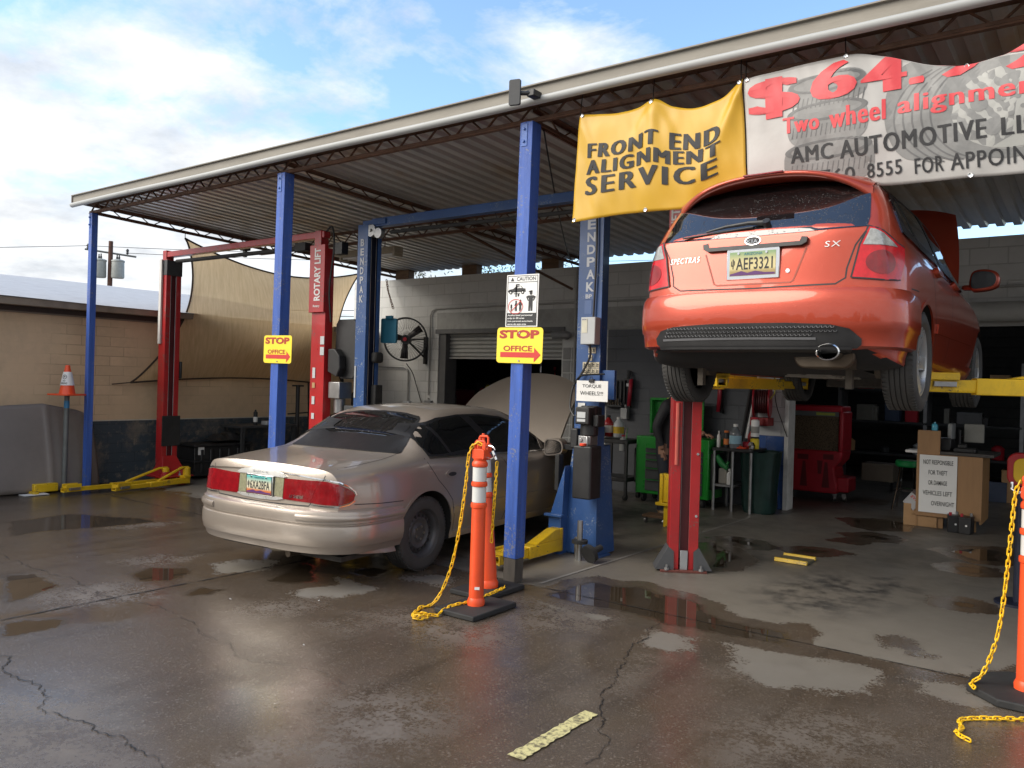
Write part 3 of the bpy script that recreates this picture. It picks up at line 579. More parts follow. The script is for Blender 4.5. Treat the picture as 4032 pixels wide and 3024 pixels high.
# ---------------------------------------------------------------- shrub tips showing over the workshop wall
m_leaf = M('desert leaf', (.07, .085, .03), .6, var=.4); m_twig = M('twig', (.06, .045, .03), .8)
def twiggy(x, y, z0, h, spread, n, label):
    t_ = thing('desert_tree', (x, y, 0), label, 'tree', 'trees behind the workshop'); rnd = random.Random(int(x*10)); mb = MB(); lf = MB()
    mb.cyl((x, y, 0), (x, y, z0), .09, .05, 6)
    for i in range(n):
        a = rnd.uniform(0, 6.28); e = rnd.uniform(.15, 1); P = [V(x, y, z0-.2)]
        for k in range(5): P.append(P[-1]+V(math.cos(a)*spread/5*rnd.uniform(.5, 1.3), math.sin(a)*spread/8, h/5*e*rnd.uniform(.6, 1.3))); a += rnd.uniform(-.5, .5)
        mb.tube(P, [.03, .022, .016, .011, .008, .005], 4)
        for p in P[2:]:
            for q in range(16):
                c = p+V(rnd.gauss(0, .13), rnd.gauss(0, .13), rnd.gauss(0, .10)); d = V(rnd.uniform(-1, 1), rnd.uniform(-1, 1), rnd.uniform(-.6, 1)).normalized()*.075; w_ = d.orthogonal().normalized()*.02
                lf.add([c-d, c+w_, c+d, c-w_], [(0, 1, 2, 3)])
    mb.build('trunk', m_twig, t_); lf.build('crown', m_leaf, t_, smooth=0, fix=False)
twiggy(-18.2, 20.5, 4.4, 1.3, 1.6, 12, 'sparse leafy desert tree tips above the left wall blocks'); twiggy(-15.6, 20.5, 4.6, 1.5, 2.0, 20, 'fuller leafy desert tree tips above the wall near the post with signs')

# ---------------------------------------------------------------- trees and roofs across the street behind the viewer (seen mirrored in paint and glass)
m_far = M('far foliage', (.04, .045, .025), .9, var=.4, scale=.3); mb = MB(); rnd = random.Random(12)
for i in range(90):
    x = -80+i*1.9+rnd.uniform(-1, 1); y = -42+rnd.uniform(-3, 3); h_ = rnd.choice((2.5, 3, 3.5, 4, 5, 7))*rnd.uniform(.8, 1.2); w_ = rnd.uniform(1.2, 2.6); n0 = len(mb.v)
    mb.lathe([(0, 0), (w_*.7, .3), (w_, h_*.45), (w_*.8, h_*.75), (w_*.35, h_*.95), (0, h_)], 9, trans(x, y, 0)); mb.v[n0:] = [(v[0]+.5*noise.noise(V(*v)*.9), v[1]+.5*noise.noise(V(v[1], v[2], v[0])), v[2]+.6*noise.noise(V(v[2], v[0], v[1])*.8)) for v in mb.v[n0:]]
o = mb.build('treeline', m_far, smooth=0, fix=False); tag(o, 'far row of low trees across the street', kind='stuff')
# ---------------------------------------------------------------- steel canopy
PY = 5.36
port = thing('canopy', (-6, PY, 0), 'long corrugated metal canopy on blue posts with a pale front gutter', 'canopy')
XL, XR, YF, YB = -11.32, 3.2, 5.2, 11.35
zr = lambda y: 3.955-(y-YF)*(3.955-3.735)/(YB-YF)
m_tin, t, b = nt('corrugated sheet'); geo = N(t, 'ShaderNodeNewGeometry'); pos = geo.outputs['Position']
mp = N(t, 'ShaderNodeMapping'); L(t, pos, mp.inputs[0]); mp.inputs['Scale'].default_value = (5, .25, 1)
n1 = noise_(t, mp.outputs[0], 1.2, 6, .65); n2 = noise_(t, pos, .8, 5, .6)
cc = ramp(t, n1, [(.3, (.42, .41, .385)), (.7, (.66, .64, .60))]); cc = mixc(t, ramp(t, n2, [(.55, 0.), (.68, 1.)]), cc, (.50, .40, .28))
L(t, cc, b.inputs['Base Color']); b.inputs['Metallic'].default_value = .35; L(t, ramp(t, n2, [(.3, .28), (.7, .5)]), b.inputs['Roughness'])
mb = MB(); pitch = .18; xs = []; x = XL
prof = [(0, 0), (.068, 0), (.084, -.036), (.164, -.036)]
while x < XR:
    for dx, dz in prof: xs.append((x+dx, dz))
    x += pitch
ys = [YF, 6.6, 8.2, 9.8, YB]; vs = []
for y in ys: vs += [(x, y, zr(y)+dz) for x, dz in xs]
n = len(xs); fs = [(j*n+i, j*n+i+1, (j+1)*n+i+1, (j+1)*n+i) for j in range(len(ys)-1) for i in range(n-1)]
mb.add(vs, fs); roof = mb.build('roof_sheet', m_tin, port, smooth=0, fix=False)
sm = roof.modifiers.new('s', 'SOLIDIFY'); sm.thickness = .003
m_fas = M('weathered fascia board', (.25, .23, .195), .65, var=.12, stretch=(.4, 1, 3), scale=4, dirt=(.17, .15, .12), dirtamt=.65)
m_gut = M('white gutter', (.37, .38, .375), .5, var=.05, stretch=(.4, 1, 3), dirt=(.45, .46, .44), dirtamt=.4)
mb = MB(); mb.box(XL-.02, XR, YF-.02, YF+.0, 3.86, 3.985); mb.box(XL-.03, XR, YF-.045, YF+.02, 3.985, 3.995); mb.build('fascia', m_fas, port, smooth=0)
mb = MB(); pr = [(YF-.022, 3.893), (YF-.040, 3.892), (YF-.055, 3.884), (YF-.06, 3.87), (YF-.056, 3.852), (YF-.045, 3.838), (YF-.022, 3.832)]
xsl = np.linspace(XL-.03, XR, 30)
mb.add([(x, y, z+.004*math.sin(x*1.7)) for x in xsl for y, z in pr], [(i*7+k, i*7+k+1, (i+1)*7+k+1, (i+1)*7+k) for i in range(29) for k in range(6)]+[tuple(range(7))]); mb.build('gutter', m_gut, port, smooth=50)
mb = MB(); mb.add([(XL-.05, YF-.03, 3.90), (XL-.02, YF-.03, 3.90), (XL-.02, YB, 3.69), (XL-.05, YB, 3.69), (XL-.05, YF-.03, 3.985), (XL-.02, YF-.03, 3.985), (XL-.02, YB, 3.755), (XL-.05, YB, 3.755)], [(0, 1, 2, 3), (4, 5, 6, 7), (0, 3, 7, 4), (1, 2, 6, 5), (0, 1, 5, 4)])
mb.build('edge_trim', M('brown edge trim', (.10, .075, .06), .6), port, smooth=0)
def truss(p0, p1, h, pitch_, r=.012, name='truss', mat_=None, slope=0):
    """open web joist; p0,p1 on the bottom chord"""
    mb = MB(); p0 = Vector(p0); p1 = Vector(p1); d = (p1-p0); Ln = d.length; d.normalize(); s_ = V(-d.y, d.x, 0)*.018
    for zz in (0, h):
        for sg in (-1, 1):
            a = p0+V(0, 0, zz)+s_*sg; b_ = p1+V(0, 0, zz)+s_*sg; up_ = 1 if zz == 0 else -1
            mb.tube([a, b_], .009, 4); mb.add([a+V(0, 0, 0), b_+V(0, 0, 0), b_+V(0, 0, .03*up_), a+V(0, 0, .03*up_)], [(0, 1, 2, 3)])
    k = max(2, int(Ln/pitch_)); pts = [p0+d*(Ln*i/k)+V(0, 0, h*(i % 2)) for i in range(k+1)]
    mb.tube(pts, r, 5); return mb.build(name, mat_ or m_rust, port, fix=False)
truss((XL+.1, PY, 3.77), (XR, PY, 3.77), .145, .17)
truss((XL+.1, 8.1, 3.60), (XR, 8.1, 3.60), .19, .2)
for x in (-11.12, -7.02, -3.83, .3): truss((x, PY, 3.76), (x, YB-.1, 3.575), .125, .2, .009)
m_footw = M('bare wet post foot', (.07, .06, .05), .7, var=.3, stretch=(5, 5, .6))
def post(x, tilt, w, z1, foot):
    Mx = trans(x, PY, 0) @ roty(tilt); mb = MB(); mb.box(-w/2, w/2, -w/2, w/2, .0 if not foot else .2, z1, Mx)
    o = mb.build('post', m_bluepost, port, bevel=.006)
    if foot:
        mb = MB(); mb.box(-w/2+.004, w/2-.004, -w/2+.004, w/2-.004, .0, .199, Mx); mb.build('post_foot', m_footw, o, bevel=.004)
    mb = MB(); mb.box(-w*.34, w*.12, -w/2-.005, -w/2-.0005, z1-.2, z1-.02, Mx); mb.cyl(Mx @ V(-w*.12, -w/2-.018, z1-.06), Mx @ V(-w*.12, -w/2, z1-.06), .012, n=6); mb.cyl(Mx @ V(-w*.14, -w/2-.018, z1-.16), Mx @ V(-w*.14, -w/2, z1-.16), .012, n=6)
    mb.build('strap_plate', M('painted strap', (.05, .13, .42), .45, bump=.8, bscale=60), o, bevel=.002)
    return o
post(-3.915, R(.8), .125, 3.765, True); post(-7.07, R(.75), .125, 3.765, True); post(-11.13, 0, .085, 3.765, False)
for x in (-10.9, -9.24, -7.5, -6.75, -4.5, -2.6, -.4): 
    mb = MB(); mb.box(x-.17, x+.17, WY+.01, WY+.17, 3.532, zr(WY+.1)-.037); mb.build('support_block', m_wood, port, smooth=0, bevel=.004)
mb = MB(); mb.tube([(-6.9, 8.1, 3.60), (-6.95, 10.9, 3.15)], .02, 6); mb.build('brace', m_rust, port)
# ---------------------------------------------------------------- two-post lifts
def column(root, x, y, face, w, d, h, mats, lip=.07, cables=True, z0=.02, t_=.018, lippos=1):
    """C section open towards angle `face`; w across the opening, d deep"""
    Mx = trans(x, y, 0) @ rotz(face)
    po = [(-d/2, -w/2), (d/2, -w/2), (d/2, -w/2+lip), (d/2-t_, -w/2+lip), (d/2-t_, -w/2+t_), (-d/2+t_, -w/2+t_), (-d/2+t_, w/2-t_), (d/2-t_, w/2-t_), (d/2-t_, w/2-lip), (d/2, w/2-lip), (d/2, w/2), (-d/2, w/2)]
    mb = MB(); mb.prism(po, z0, h, Mx); c = mb.build('column', mats[0], root, smooth=0, bevel=.004)
    mb = MB(); mb.box(-d/2+t_+.002, d/2-t_-.03, -w/2+t_+.004, w/2-t_-.004, .1, h-.02, Mx); mb.build('carriage_track', mats[1], root, smooth=0)
    mb = MB(); mb.box(-d*.8, d*.75, -w*.8, w*.8, 0, .02, Mx); mb.build('base_plate', mats[2] if len(mats) > 2 else mats[0], root, bevel=.003)
    if cables:
        mb = MB()
        for q in (-.035, .045): mb.cyl(Mx @ V(d/2-.02, q, .12), Mx @ V(d/2-.02, q, h-.1), .0035, n=6)
        mb.build('lift_cable', m_steel, root)
    return Mx
def bolts(root, Mx, pts, z):
    for p in pts:
        mb = MB(); mb.cyl(Mx @ V(p[0], p[1], z), Mx @ V(p[0], p[1], z+.05), .011, n=8); mb.cyl(Mx @ V(p[0], p[1], z), Mx @ V(p[0], p[1], z+.022), .022, n=6)
        mb.build('anchor_bolt', m_steel, root)
def arm(root, a, b_, z, w=.11, h=.09, ext=.55, pad=True, gus=.3, mat_=None, solid=True):
    """swing arm from pivot a to tip b_, with sliding inner section, pad and gusset"""
    a = V(a[0], a[1], z); b_ = V(b_[0], b_[1], z); d = (b_-a); Ln = d.length; d.normalize(); Mx = Matrix.Translation(a) @ rotz(math.atan2(d.y, d.x)); m_ = mat_ or m_yellow
    mb = MB(); mb.box(0, Ln*ext, -w/2, w/2, -h/2, h/2, Mx)
    if solid: mb.add([Mx @ V(*p) for p in ((.02, -w/2+.01, h/2), (.02, w/2-.01, h/2), (Ln*ext*.8, w/2-.01, h/2+.004), (Ln*ext*.8, -w/2+.01, h/2+.004), (.02, -w/2+.01, h/2+gus), (.02, w/2-.01, h/2+gus), (.1, w/2-.01, h/2+gus), (.1, -w/2+.01, h/2+gus))], [(4, 5, 6, 7), (7, 6, 2, 3), (0, 4, 7, 3), (1, 2, 6, 5), (0, 1, 5, 4)])
    else:
        mb.tube([Mx @ V(Ln*ext*.75, 0, h/2), Mx @ V(.1, 0, h/2+gus), Mx @ V(-.03, 0, h/2+gus)], .02, 6); mb.box(-.03, .08, -w/2, w/2, h/2, h/2+gus*.25, Mx)
    mb.cyl(Mx @ V(0, 0, -h/2-.01), Mx @ V(0, 0, h/2+gus), w*.48, n=14)
    o = mb.build('swing_arm', m_, root, bevel=.006)
    mb = MB(); hh = h*.72; ww = w*.76; e0 = Ln*ext
    for q in ((-ww/2, -ww/2+.012, -hh/2, hh/2), (ww/2-.012, ww/2, -hh/2, hh/2), (-ww/2, ww/2, -hh/2, -hh/2+.012), (-ww/2, ww/2, hh/2-.012, hh/2)): mb.box(e0, Ln, q[0], q[1], q[2], q[3], Mx)
    if pad: mb.box(Ln-.22, Ln-.02, -w*.55, w*.55, hh/2, hh/2+.03, Mx); mb.box(Ln-.22, Ln-.02, -w*.55, -w*.4, hh/2+.03, hh/2+.05, Mx); mb.box(Ln-.22, Ln-.02, w*.4, w*.55, hh/2+.03, hh/2+.05, Mx)
    mb.build('arm_extension', m_, o, bevel=.004)
    if pad:
        mb = MB(); mb.box(Ln-.2, Ln-.06, -w*.62, w*.62, -.005, .03, Mx); mb.build('slide_stop', m_steel, o, bevel=.003)
    return o
def vtext(root, s, x, y, z0, z1, w, mat_, rot=True, gap=None, bold=.03, name='lettering'):
    """writing on a -Y face: rot = turned 90 degrees reading upward; else letters stacked downward"""
    mb = MB()
    if rot: letter(mb, s, lambda u, v: (x+w/2-v, y, z0+u), 0, 0, z1-z0, w, bold)
    else:
        n = len(s); st = (z1-z0)/n
        for i, ch in enumerate(s): letter(mb, ch, lambda u, v: (x+u, y, v), -w/2*(.35 if ch == 'I' else 1), z1-(i+1)*st+st*.12, w*(.35 if ch == 'I' else 1), st*.76, bold)
    return mb.build(name, mat_, root, smooth=0, fix=False)
m_silver = M('silver letters', (.5, .52, .56), .4, var=.05)
# -- red lift under the shade sail
lift1 = thing('two_post_lift', (-9.4, 6.5, 0), 'red two-post lift with an overhead beam standing empty by the tan wall and shade sail', 'car lift')
Mx = column(lift1, -11.13, 6.50, 0, .235, .17, 3.28, (m_redlift, m_reddark))
mb = MB(); mb.box(-.02, .10, -.122, .122, 3.05, 3.27, Mx); mb.build('top_cover', m_darkgrey, lift1, bevel=.004)
mb = MB(); mb.box(-.06, .0, -.15, -.122, 2.05, 3.28, Mx); mb.build('column_guard', M('pale strip', (.6, .58, .55), .5), lift1, bevel=.003)
mb = MB(); mb.box(.092, .107, -.135, .145, .56, 1.0, Mx); mb.build('door_guard', m_rubber, lift1, bevel=.003)
mb = MB(); mb.add([Mx @ V(*p) for p in ((.09, -.1, .42), (.09, .1, .42), (.24, .2, .14), (.24, -.2, .14), (-.1, -.2, .14), (-.1, .2, .14))], [(0, 1, 2, 3), (0, 3, 4), (1, 5, 2)]); mb.box(-.12, .32, -.25, .25, .12, .14, Mx); mb.cyl(Mx @ V(.2, -.12, .0), Mx @ V(.2, -.12, .2), .07, n=12); mb.cyl(Mx @ V(.2, .14, 0), Mx @ V(.2, .14, .2), .07, n=12); mb.build('carriage', m_redlift, lift1, bevel=.004)
bolts(lift1, Mx, ((.24, -.1), (.24, .08)), .14)
arm(lift1, (-10.93, 6.38), (-10.87, 4.93), .07, gus=.15, solid=False, h=.07); arm(lift1, (-10.78, 6.62), (-10.52, 5.42), .075, gus=.15, solid=False, h=.07)
mb = MB(); mb.box(.02, .10, .125, .16, 1.55, 1.8, Mx); mb.build('limit_switch', m_black, lift1, bevel=.01)
Mx = column(lift1, -7.775, 6.53, math.pi, .12, .25, 3.2, (m_redlift, m_reddark), cables=False)
mb = MB(); mb.box(-7.915, -7.64, 6.43, 6.468, 2.42, 3.24); mb.build('name_cover', m_redlift, lift1, bevel=.004)
vtext(lift1, 'ROTARY LIFT', -7.765, 6.426, 2.56, 3.2, .115, m_white)
mb = MB(); letter(mb, 'Rotary', lambda u, v: (-7.83+u, 6.426, 2.475+v), 0, 0, .12, .035, .02); mb.build('lettering', m_white, lift1, smooth=0, fix=False)
mb = MB(); mb.box(-11.26, -7.7, 6.46, 6.56, 3.33, 3.41); mb.box(-11.28, -11.18, 6.45, 6.57, 3.24, 3.43); mb.box(-7.86, -7.74, 6.45, 6.57, 3.2, 3.42); mb.build('overhead_beam', m_redlift, lift1, bevel=.005)
mb = MB(); mb.cyl((-11.0, 6.51, 3.26), (-8.1, 6.51, 3.24), .028, n=10); mb.box(-8.25, -8.05, 6.46, 6.56, 3.2, 3.3); mb.build('shutoff_bar', m_rubber, lift1)
mb = MB(); mb.prism([(-7.6, 1.75), (-7.5, 1.62), (-7.28, 1.62), (-7.2, 1.72), (-7.2, 2.22), (-7.28, 2.34), (-7.56, 2.34), (-7.6, 2.28)], -6.86, -6.6, Matrix(((1, 0, 0, 0), (0, 0, -1, 0), (0, 1, 0, 0), (0, 0, 0, 1))))
mb.prism([(-7.62, 1.7), (-7.46, 1.64), (-7.4, 1.75), (-7.42, 1.9), (-7.5, 1.98), (-7.62, 1.98)], -6.6, -6.5, Matrix(((1, 0, 0, 0), (0, 0, -1, 0), (0, 1, 0, 0), (0, 0, 0, 1))))
pw = mb.build('power_unit', m_black, lift1, bevel=.012)
mb = MB(); mb.box(-7.62, -7.42, 6.52, 6.72, 1.38, 1.58); mb.cyl((-7.52, 6.62, 1.2), (-7.52, 6.62, 1.38), .07, n=12); mb.build('pump', m_steel, pw, bevel=.008)
mb = MB(); mb.tube(catmull([(-7.72, 6.5, 3.4), (-7.6, 6.5, 3.45), (-7.56, 6.5, 3.2), (-7.6, 6.48, 2.7), (-7.58, 6.5, 2.3)], 6), .012, 6); mb.box(-7.56, -7.42, 6.5, 6.6, 3.12, 3.26); mb.build('hose', m_cable, lift1)
for z_, c_ in ((2.03, m_lightbox), (1.9, m_lightbox)):
    mb = MB(); mb.box(-7.72, -7.65, 6.462, 6.466, z_, z_+.1); mb.build('label_plate', c_, lift1, smooth=0)
for z_, h_, c_ in ((1.62, .16, m_lightbox), (1.5, .08, m_card), (1.3, .12, m_lightbox), (1.12, .09, m_lightbox)):
    mb = MB(); mb.box(-7.85, -7.80, 6.462, 6.466, z_, z_+h_*.8); mb.build('label_plate', c_, lift1, smooth=0)
# -- blue lift over the sedan
lift2 = thing('two_post_lift', (-5.6, 6.7, 0), 'blue two-post lift around the beige sedan with a motor on its column', 'car lift')
Mx = column(lift2, -7.165, 6.71, 0, .225, .175, 3.46, (m_bluelift, m_bluedark), lip=.05)
vtext(lift2, 'BENDPAK', -7.165, 6.593, 2.52, 3.3, .06, m_silver, rot=False)
mb = MB(); mb.cyl((-7.04, 6.6, 3.38), (-7.04, 6.66, 3.38), .075, n=20); mb.cyl((-7.04, 6.58, 3.38), (-7.04, 6.6, 3.38), .02, n=8); mb.cyl((-6.92, 6.6, 3.34), (-6.92, 6.66, 3.34), .06, n=16); mb.build('pulley', m_steel, lift2)
mb = MB(); mb.box(-7.24, -7.215, 6.588, 6.594, 1.4, 1.78); mb.build('label_plate', M('grey strip', (.4, .42, .45), .5), lift2, smooth=0)
mb = MB(); mb.box(-7.05, -3.9, 6.62, 6.72, 3.42, 3.52); mb.box(-7.18, -6.8, 6.6, 6.74, 3.44, 3.5); mb.build('overhead_beam', m_bluelift, lift2, bevel=.004)
mb = MB(); mb.cyl((-6.7, 6.6, 3.33), (-4.0, 6.6, 3.31), .022, n=8); mb.build('shutoff_bar', m_rubber, lift2)
mb = MB(); mb.tube(catmull([(-5.2, 6.62, 3.4), (-5.1, 6.6, 3.25), (-4.95, 6.6, 3.2), (-4.75, 6.6, 3.32), (-4.7, 6.6, 3.42)], 6), .006, 5); mb.build('hose', m_cable, lift2)
mb = MB(); mb.box(-7.075, -6.98, 6.68, 6.82, 1.82, 1.95); mb.build('door_bumper', m_rubber, lift2, bevel=.03)
mb = MB(); mb.box(-7.075, -6.99, 6.7, 6.82, 1.32, 1.56); mb.build('door_bumper', m_rubber, lift2, bevel=.01)
mb = MB(); mb.box(-7.42, -7.255, 6.6, 6.66, 1.08, 1.3); mb.build('adapter_rack', m_darkgrey, lift2, bevel=.006)
Mx = column(lift2, -4.045, 6.725, math.pi, .12, .27, 3.42, (m_bluelift, m_bluedark), lip=.05, cables=False)
mb = MB()  # flared foot
mb.add([(-4.18, 6.665, 1.05), (-3.91, 6.665, 1.05), (-3.86, 6.6, .02), (-4.3, 6.6, .02), (-4.18, 6.9, 1.05), (-3.91, 6.9, 1.05), (-3.86, 6.95, .02), (-4.3, 6.95, .02)], [(0, 1, 2, 3), (0, 3, 7, 4), (1, 5, 6, 2), (4, 7, 6, 5)]); mb.build('column_foot', m_bluelift, lift2, smooth=0)
mb = MB(); mb.box(-4.34, -4.2, 6.5, 6.68, .0, .36); mb.add([(-4.34, 6.52, .36), (-4.2, 6.52, .36), (-4.2, 6.66, .36), (-4.34, 6.66, .36), (-4.2, 6.55, .85), (-4.2, 6.65, .85)], [(0, 1, 4), (1, 2, 5, 4), (0, 4, 5, 3), (2, 3, 5)]); mb.box(-4.37, -4.17, 6.46, 6.52, .36, .385); mb.build('carriage', m_bluelift, lift2, bevel=.004)
mb = MB(); mb.box(-4.32, -4.27, 6.55, 6.63, .6, .95); mb.build('door_bumper', m_rubber, lift2, bevel=.008)
arm(lift2, (-4.24, 6.5), (-4.23, 5.52), .10, w=.13, h=.11, gus=.10); arm(lift2, (-4.3, 7.0), (-4.75, 8.2), .12, w=.13, h=.12, gus=.22); arm(lift2, (-6.9, 6.5), (-6.6, 5.5), .12, w=.13, h=.12, gus=.2); arm(lift2, (-6.85, 7.0), (-6.4, 8.1), .12, w=.13, h=.12, gus=.2)
vtext(lift2, 'BENDPAK', -4.045, 6.663, 2.52, 3.36, .09, m_silver, rot=False)
mb = MB(); mb.box(-4.10, -4.0, 6.661, 6.664, 2.46, 2.52); mb.box(-4.1, -4.02, 6.661, 6.664, 2.32, 2.45); mb.build('label_plate', M('blue label', (.07, .13, .3), .4), lift2, smooth=0)
mb = MB(); letter(mb, 'BP', lambda u, v: (-4.09+u, 6.659, 2.468+v), 0, 0, .07, .04, .03); mb.build('lettering', m_silver, lift2, smooth=0, fix=False)
mb = MB(); mb.box(-4.075, -3.915, 6.56, 6.662, 2.02, 2.28); dis = mb.build('disconnect_box', m_lightbox, lift2, bevel=.008)
mb = MB(); mb.box(-4.06, -4.0, 6.556, 6.559, 2.13, 2.265); mb.build('label_plate', M('cream label', (.62, .6, .48), .5), dis, smooth=0)
mb = MB(); letter(mb, 'EATON', lambda u, v: (-4.055+u, 6.554, 2.25+v), 0, 0, .045, .012, .02); mb.build('lettering', M('blue ink', (.05, .08, .3), .5), dis, smooth=0, fix=False)
m_cream = M('cream decal', (.56, .5, .36), .5, var=.08)
for x_, z_ in [(-4.04, 1.94), (-4.0, 1.94), (-4.04, 1.87)]+[(-4.1+.047*i, z) for i in range(4) for z in (1.80, 1.74)]:
    mb = MB(); mb.box(x_, x_+.042, 6.658, 6.662, z_, z_+.055); dcl = mb.build('warning_decal', m_cream, lift2, smooth=0)
    mb = MB(); mb.box(x_+.006, x_+.036, 6.655, 6.657, z_+.012, z_+.018); mb.box(x_+.014, x_+.02, 6.655, 6.657, z_+.02, z_+.045); mb.box(x_+.024, x_+.036, 6.655, 6.657, z_+.026, z_+.036); mb.build('pictogram', m_ink, dcl, smooth=0)
mb = MB(); mb.tube(catmull([(-3.98, 6.64, 3.4), (-3.97, 6.64, 2.9), (-3.985, 6.64, 2.28)], 5), .011, 6); mb.tube(catmull([(-3.99, 6.6, 2.02), (-4.0, 6.62, 1.9), (-4.1, 6.62, 1.72), (-4.17, 6.6, 1.6), (-4.18, 6.58, 1.42), (-4.12, 6.56, 1.33)], 6), .012, 6); mb.tube(catmull([(-4.16, 6.6, 1.62), (-4.05, 6.56, 1.72), (-3.8, 6.56, 1.74)], 6), .009, 6); mb.build('power_cable', m_cable, lift2)
mb = MB(); mb.box(-3.95, -3.77, 6.70, 6.74, 1.5, 1.78); mb.build('bracket_plate', m_bluelift, lift2, bevel=.003)
mb = MB(); mb.box(-3.985, -3.835, 6.36, 6.6, 1.27, 1.43); mb.cyl((-3.91, 6.5, 1.16), (-3.91, 6.5, 1.44), .085, n=18); mb.box(-3.83, -3.77, 6.42, 6.55, 1.25, 1.36); mot = mb.build('motor', m_black, lift2, bevel=.01)
mb = MB(); mb.box(-3.96, -3.87, 6.355, 6.358, 1.33, 1.385); mb.box(-3.96, -3.87, 6.355, 6.358, 1.295, 1.32); mb.build('label_plate', m_lightbox, mot, smooth=0)
mb = MB(); mb.box(-3.98, -3.85, 6.42, 6.56, 1.07, 1.16); mb.cyl((-3.87, 6.4, 1.03), (-3.87, 6.4, 1.16), .012, n=8); mb.cyl((-3.95, 6.41, 1.12), (-3.95, 6.42, 1.12), .02, n=10); mb.build('valve_block', m_steel, mot, bevel=.005)
mb = MB(); mb.prism(rrect(.2, .2, .02, 4), .58, 1.07, trans(-3.9, 6.46, 0)); mb.build('oil_tank', m_black, lift2, bevel=.012)
mb = MB(); mb.cyl((-3.9, 6.38, 1.07), (-3.9, 6.38, 1.095), .032, n=16); mb.build('oil_cap', M('red cap', (.7, .06, .02), .4), lift2, bevel=.004)
mb = MB(); mb.box(-4.12, -4.04, 6.5, 6.6, 1.03, 1.22); mb.build('relay_box', m_black, lift2, bevel=.012)
mb = MB(); mb.box(-4.14, -4.06, 6.655, 6.66, 1.40, 1.46); mb.build('label_plate', m_paper, lift2, smooth=0)
# -- red lift carrying the hatchback
lift3 = thing('two_post_lift', (-1.4, 6.75, 0), 'bright red two-post lift holding up the copper hatchback on yellow arms', 'car lift')
for xs_, fa in ((-3.06, R(-58)), (.42, R(180+58))):
    Mx = column(lift3, xs_, 6.76, fa, .255, .2, 3.45, (m_redlift, m_reddark, M('rusty base', (.14, .04, .03), .6)), lip=.085)
    mb = MB(); mb.box(.095, .115, -.03, .035, .02, .19, Mx); mb.build('cable_guard', m_galv, lift3, bevel=.003)
    mb = MB()
    for sg in (-1, 1): mb.add([Mx @ V(*p) for p in ((.10, sg*.132, .22), (-.10, sg*.132, .22), (-.10, sg*.25, .02), (.12, sg*.25, .02), (.105, sg*.085, .18), (.125, sg*.085, .02))], [(0, 1, 2, 3), (0, 3, 5, 4)] )
    mb.build('corner_guard', M('grey rubber guard', (.06, .062, .066), .6), lift3, smooth=0)
    bolts(lift3, Mx, ((.14, -.15), (.14, .15)), .02)
    mb = MB(); mb.cyl(Mx @ V(.105, -.085, .95), Mx @ V(.105, -.085, 1.5), .017, n=8); mb.build('rubber_strip', M('pink strip', (.55, .12, .09), .5), lift3)
    mb = MB(); mb.box(-.16, .22, -.1, .1, 1.55, 1.8, Mx); mb.build('carriage', m_redlift, lift3, bevel=.006)
    for z_ in (.5, 1.05): mb = MB(); mb.cyl(Mx @ V(.095, .10, z_), Mx @ V(.11, .10, z_), .012, n=8); mb.build('bolt_head', m_chrome, lift3)
arm(lift3, (-2.86, 6.55), (-2.42, 6.0), 1.69, h=.1, gus=.02, ext=.7); arm(lift3, (-2.8, 6.85), (-2.38, 7.95), 1.69, h=.1, gus=.02, ext=.7); arm(lift3, (.2, 6.55), (-1.02, 5.98), 1.70, h=.11, gus=.14, ext=.76); arm(lift3, (.2, 6.85), (-1.0, 7.95), 1.70, h=.1, gus=.1)
mb = MB(); mb.box(-2.95, .35, 6.72, 6.82, 3.46, 3.54); mb.build('overhead_beam', m_redlift, lift3, bevel=.005)
mb = MB(); mb.box(-3.155, -3.02, 6.5, 6.56, 2.5, 3.3); mb.build('name_cover', m_redlift, lift3, bevel=.004)
vtext(lift3, 'ROTARY LIFT', -3.09, 6.496, 2.62, 3.2, .085, m_white)
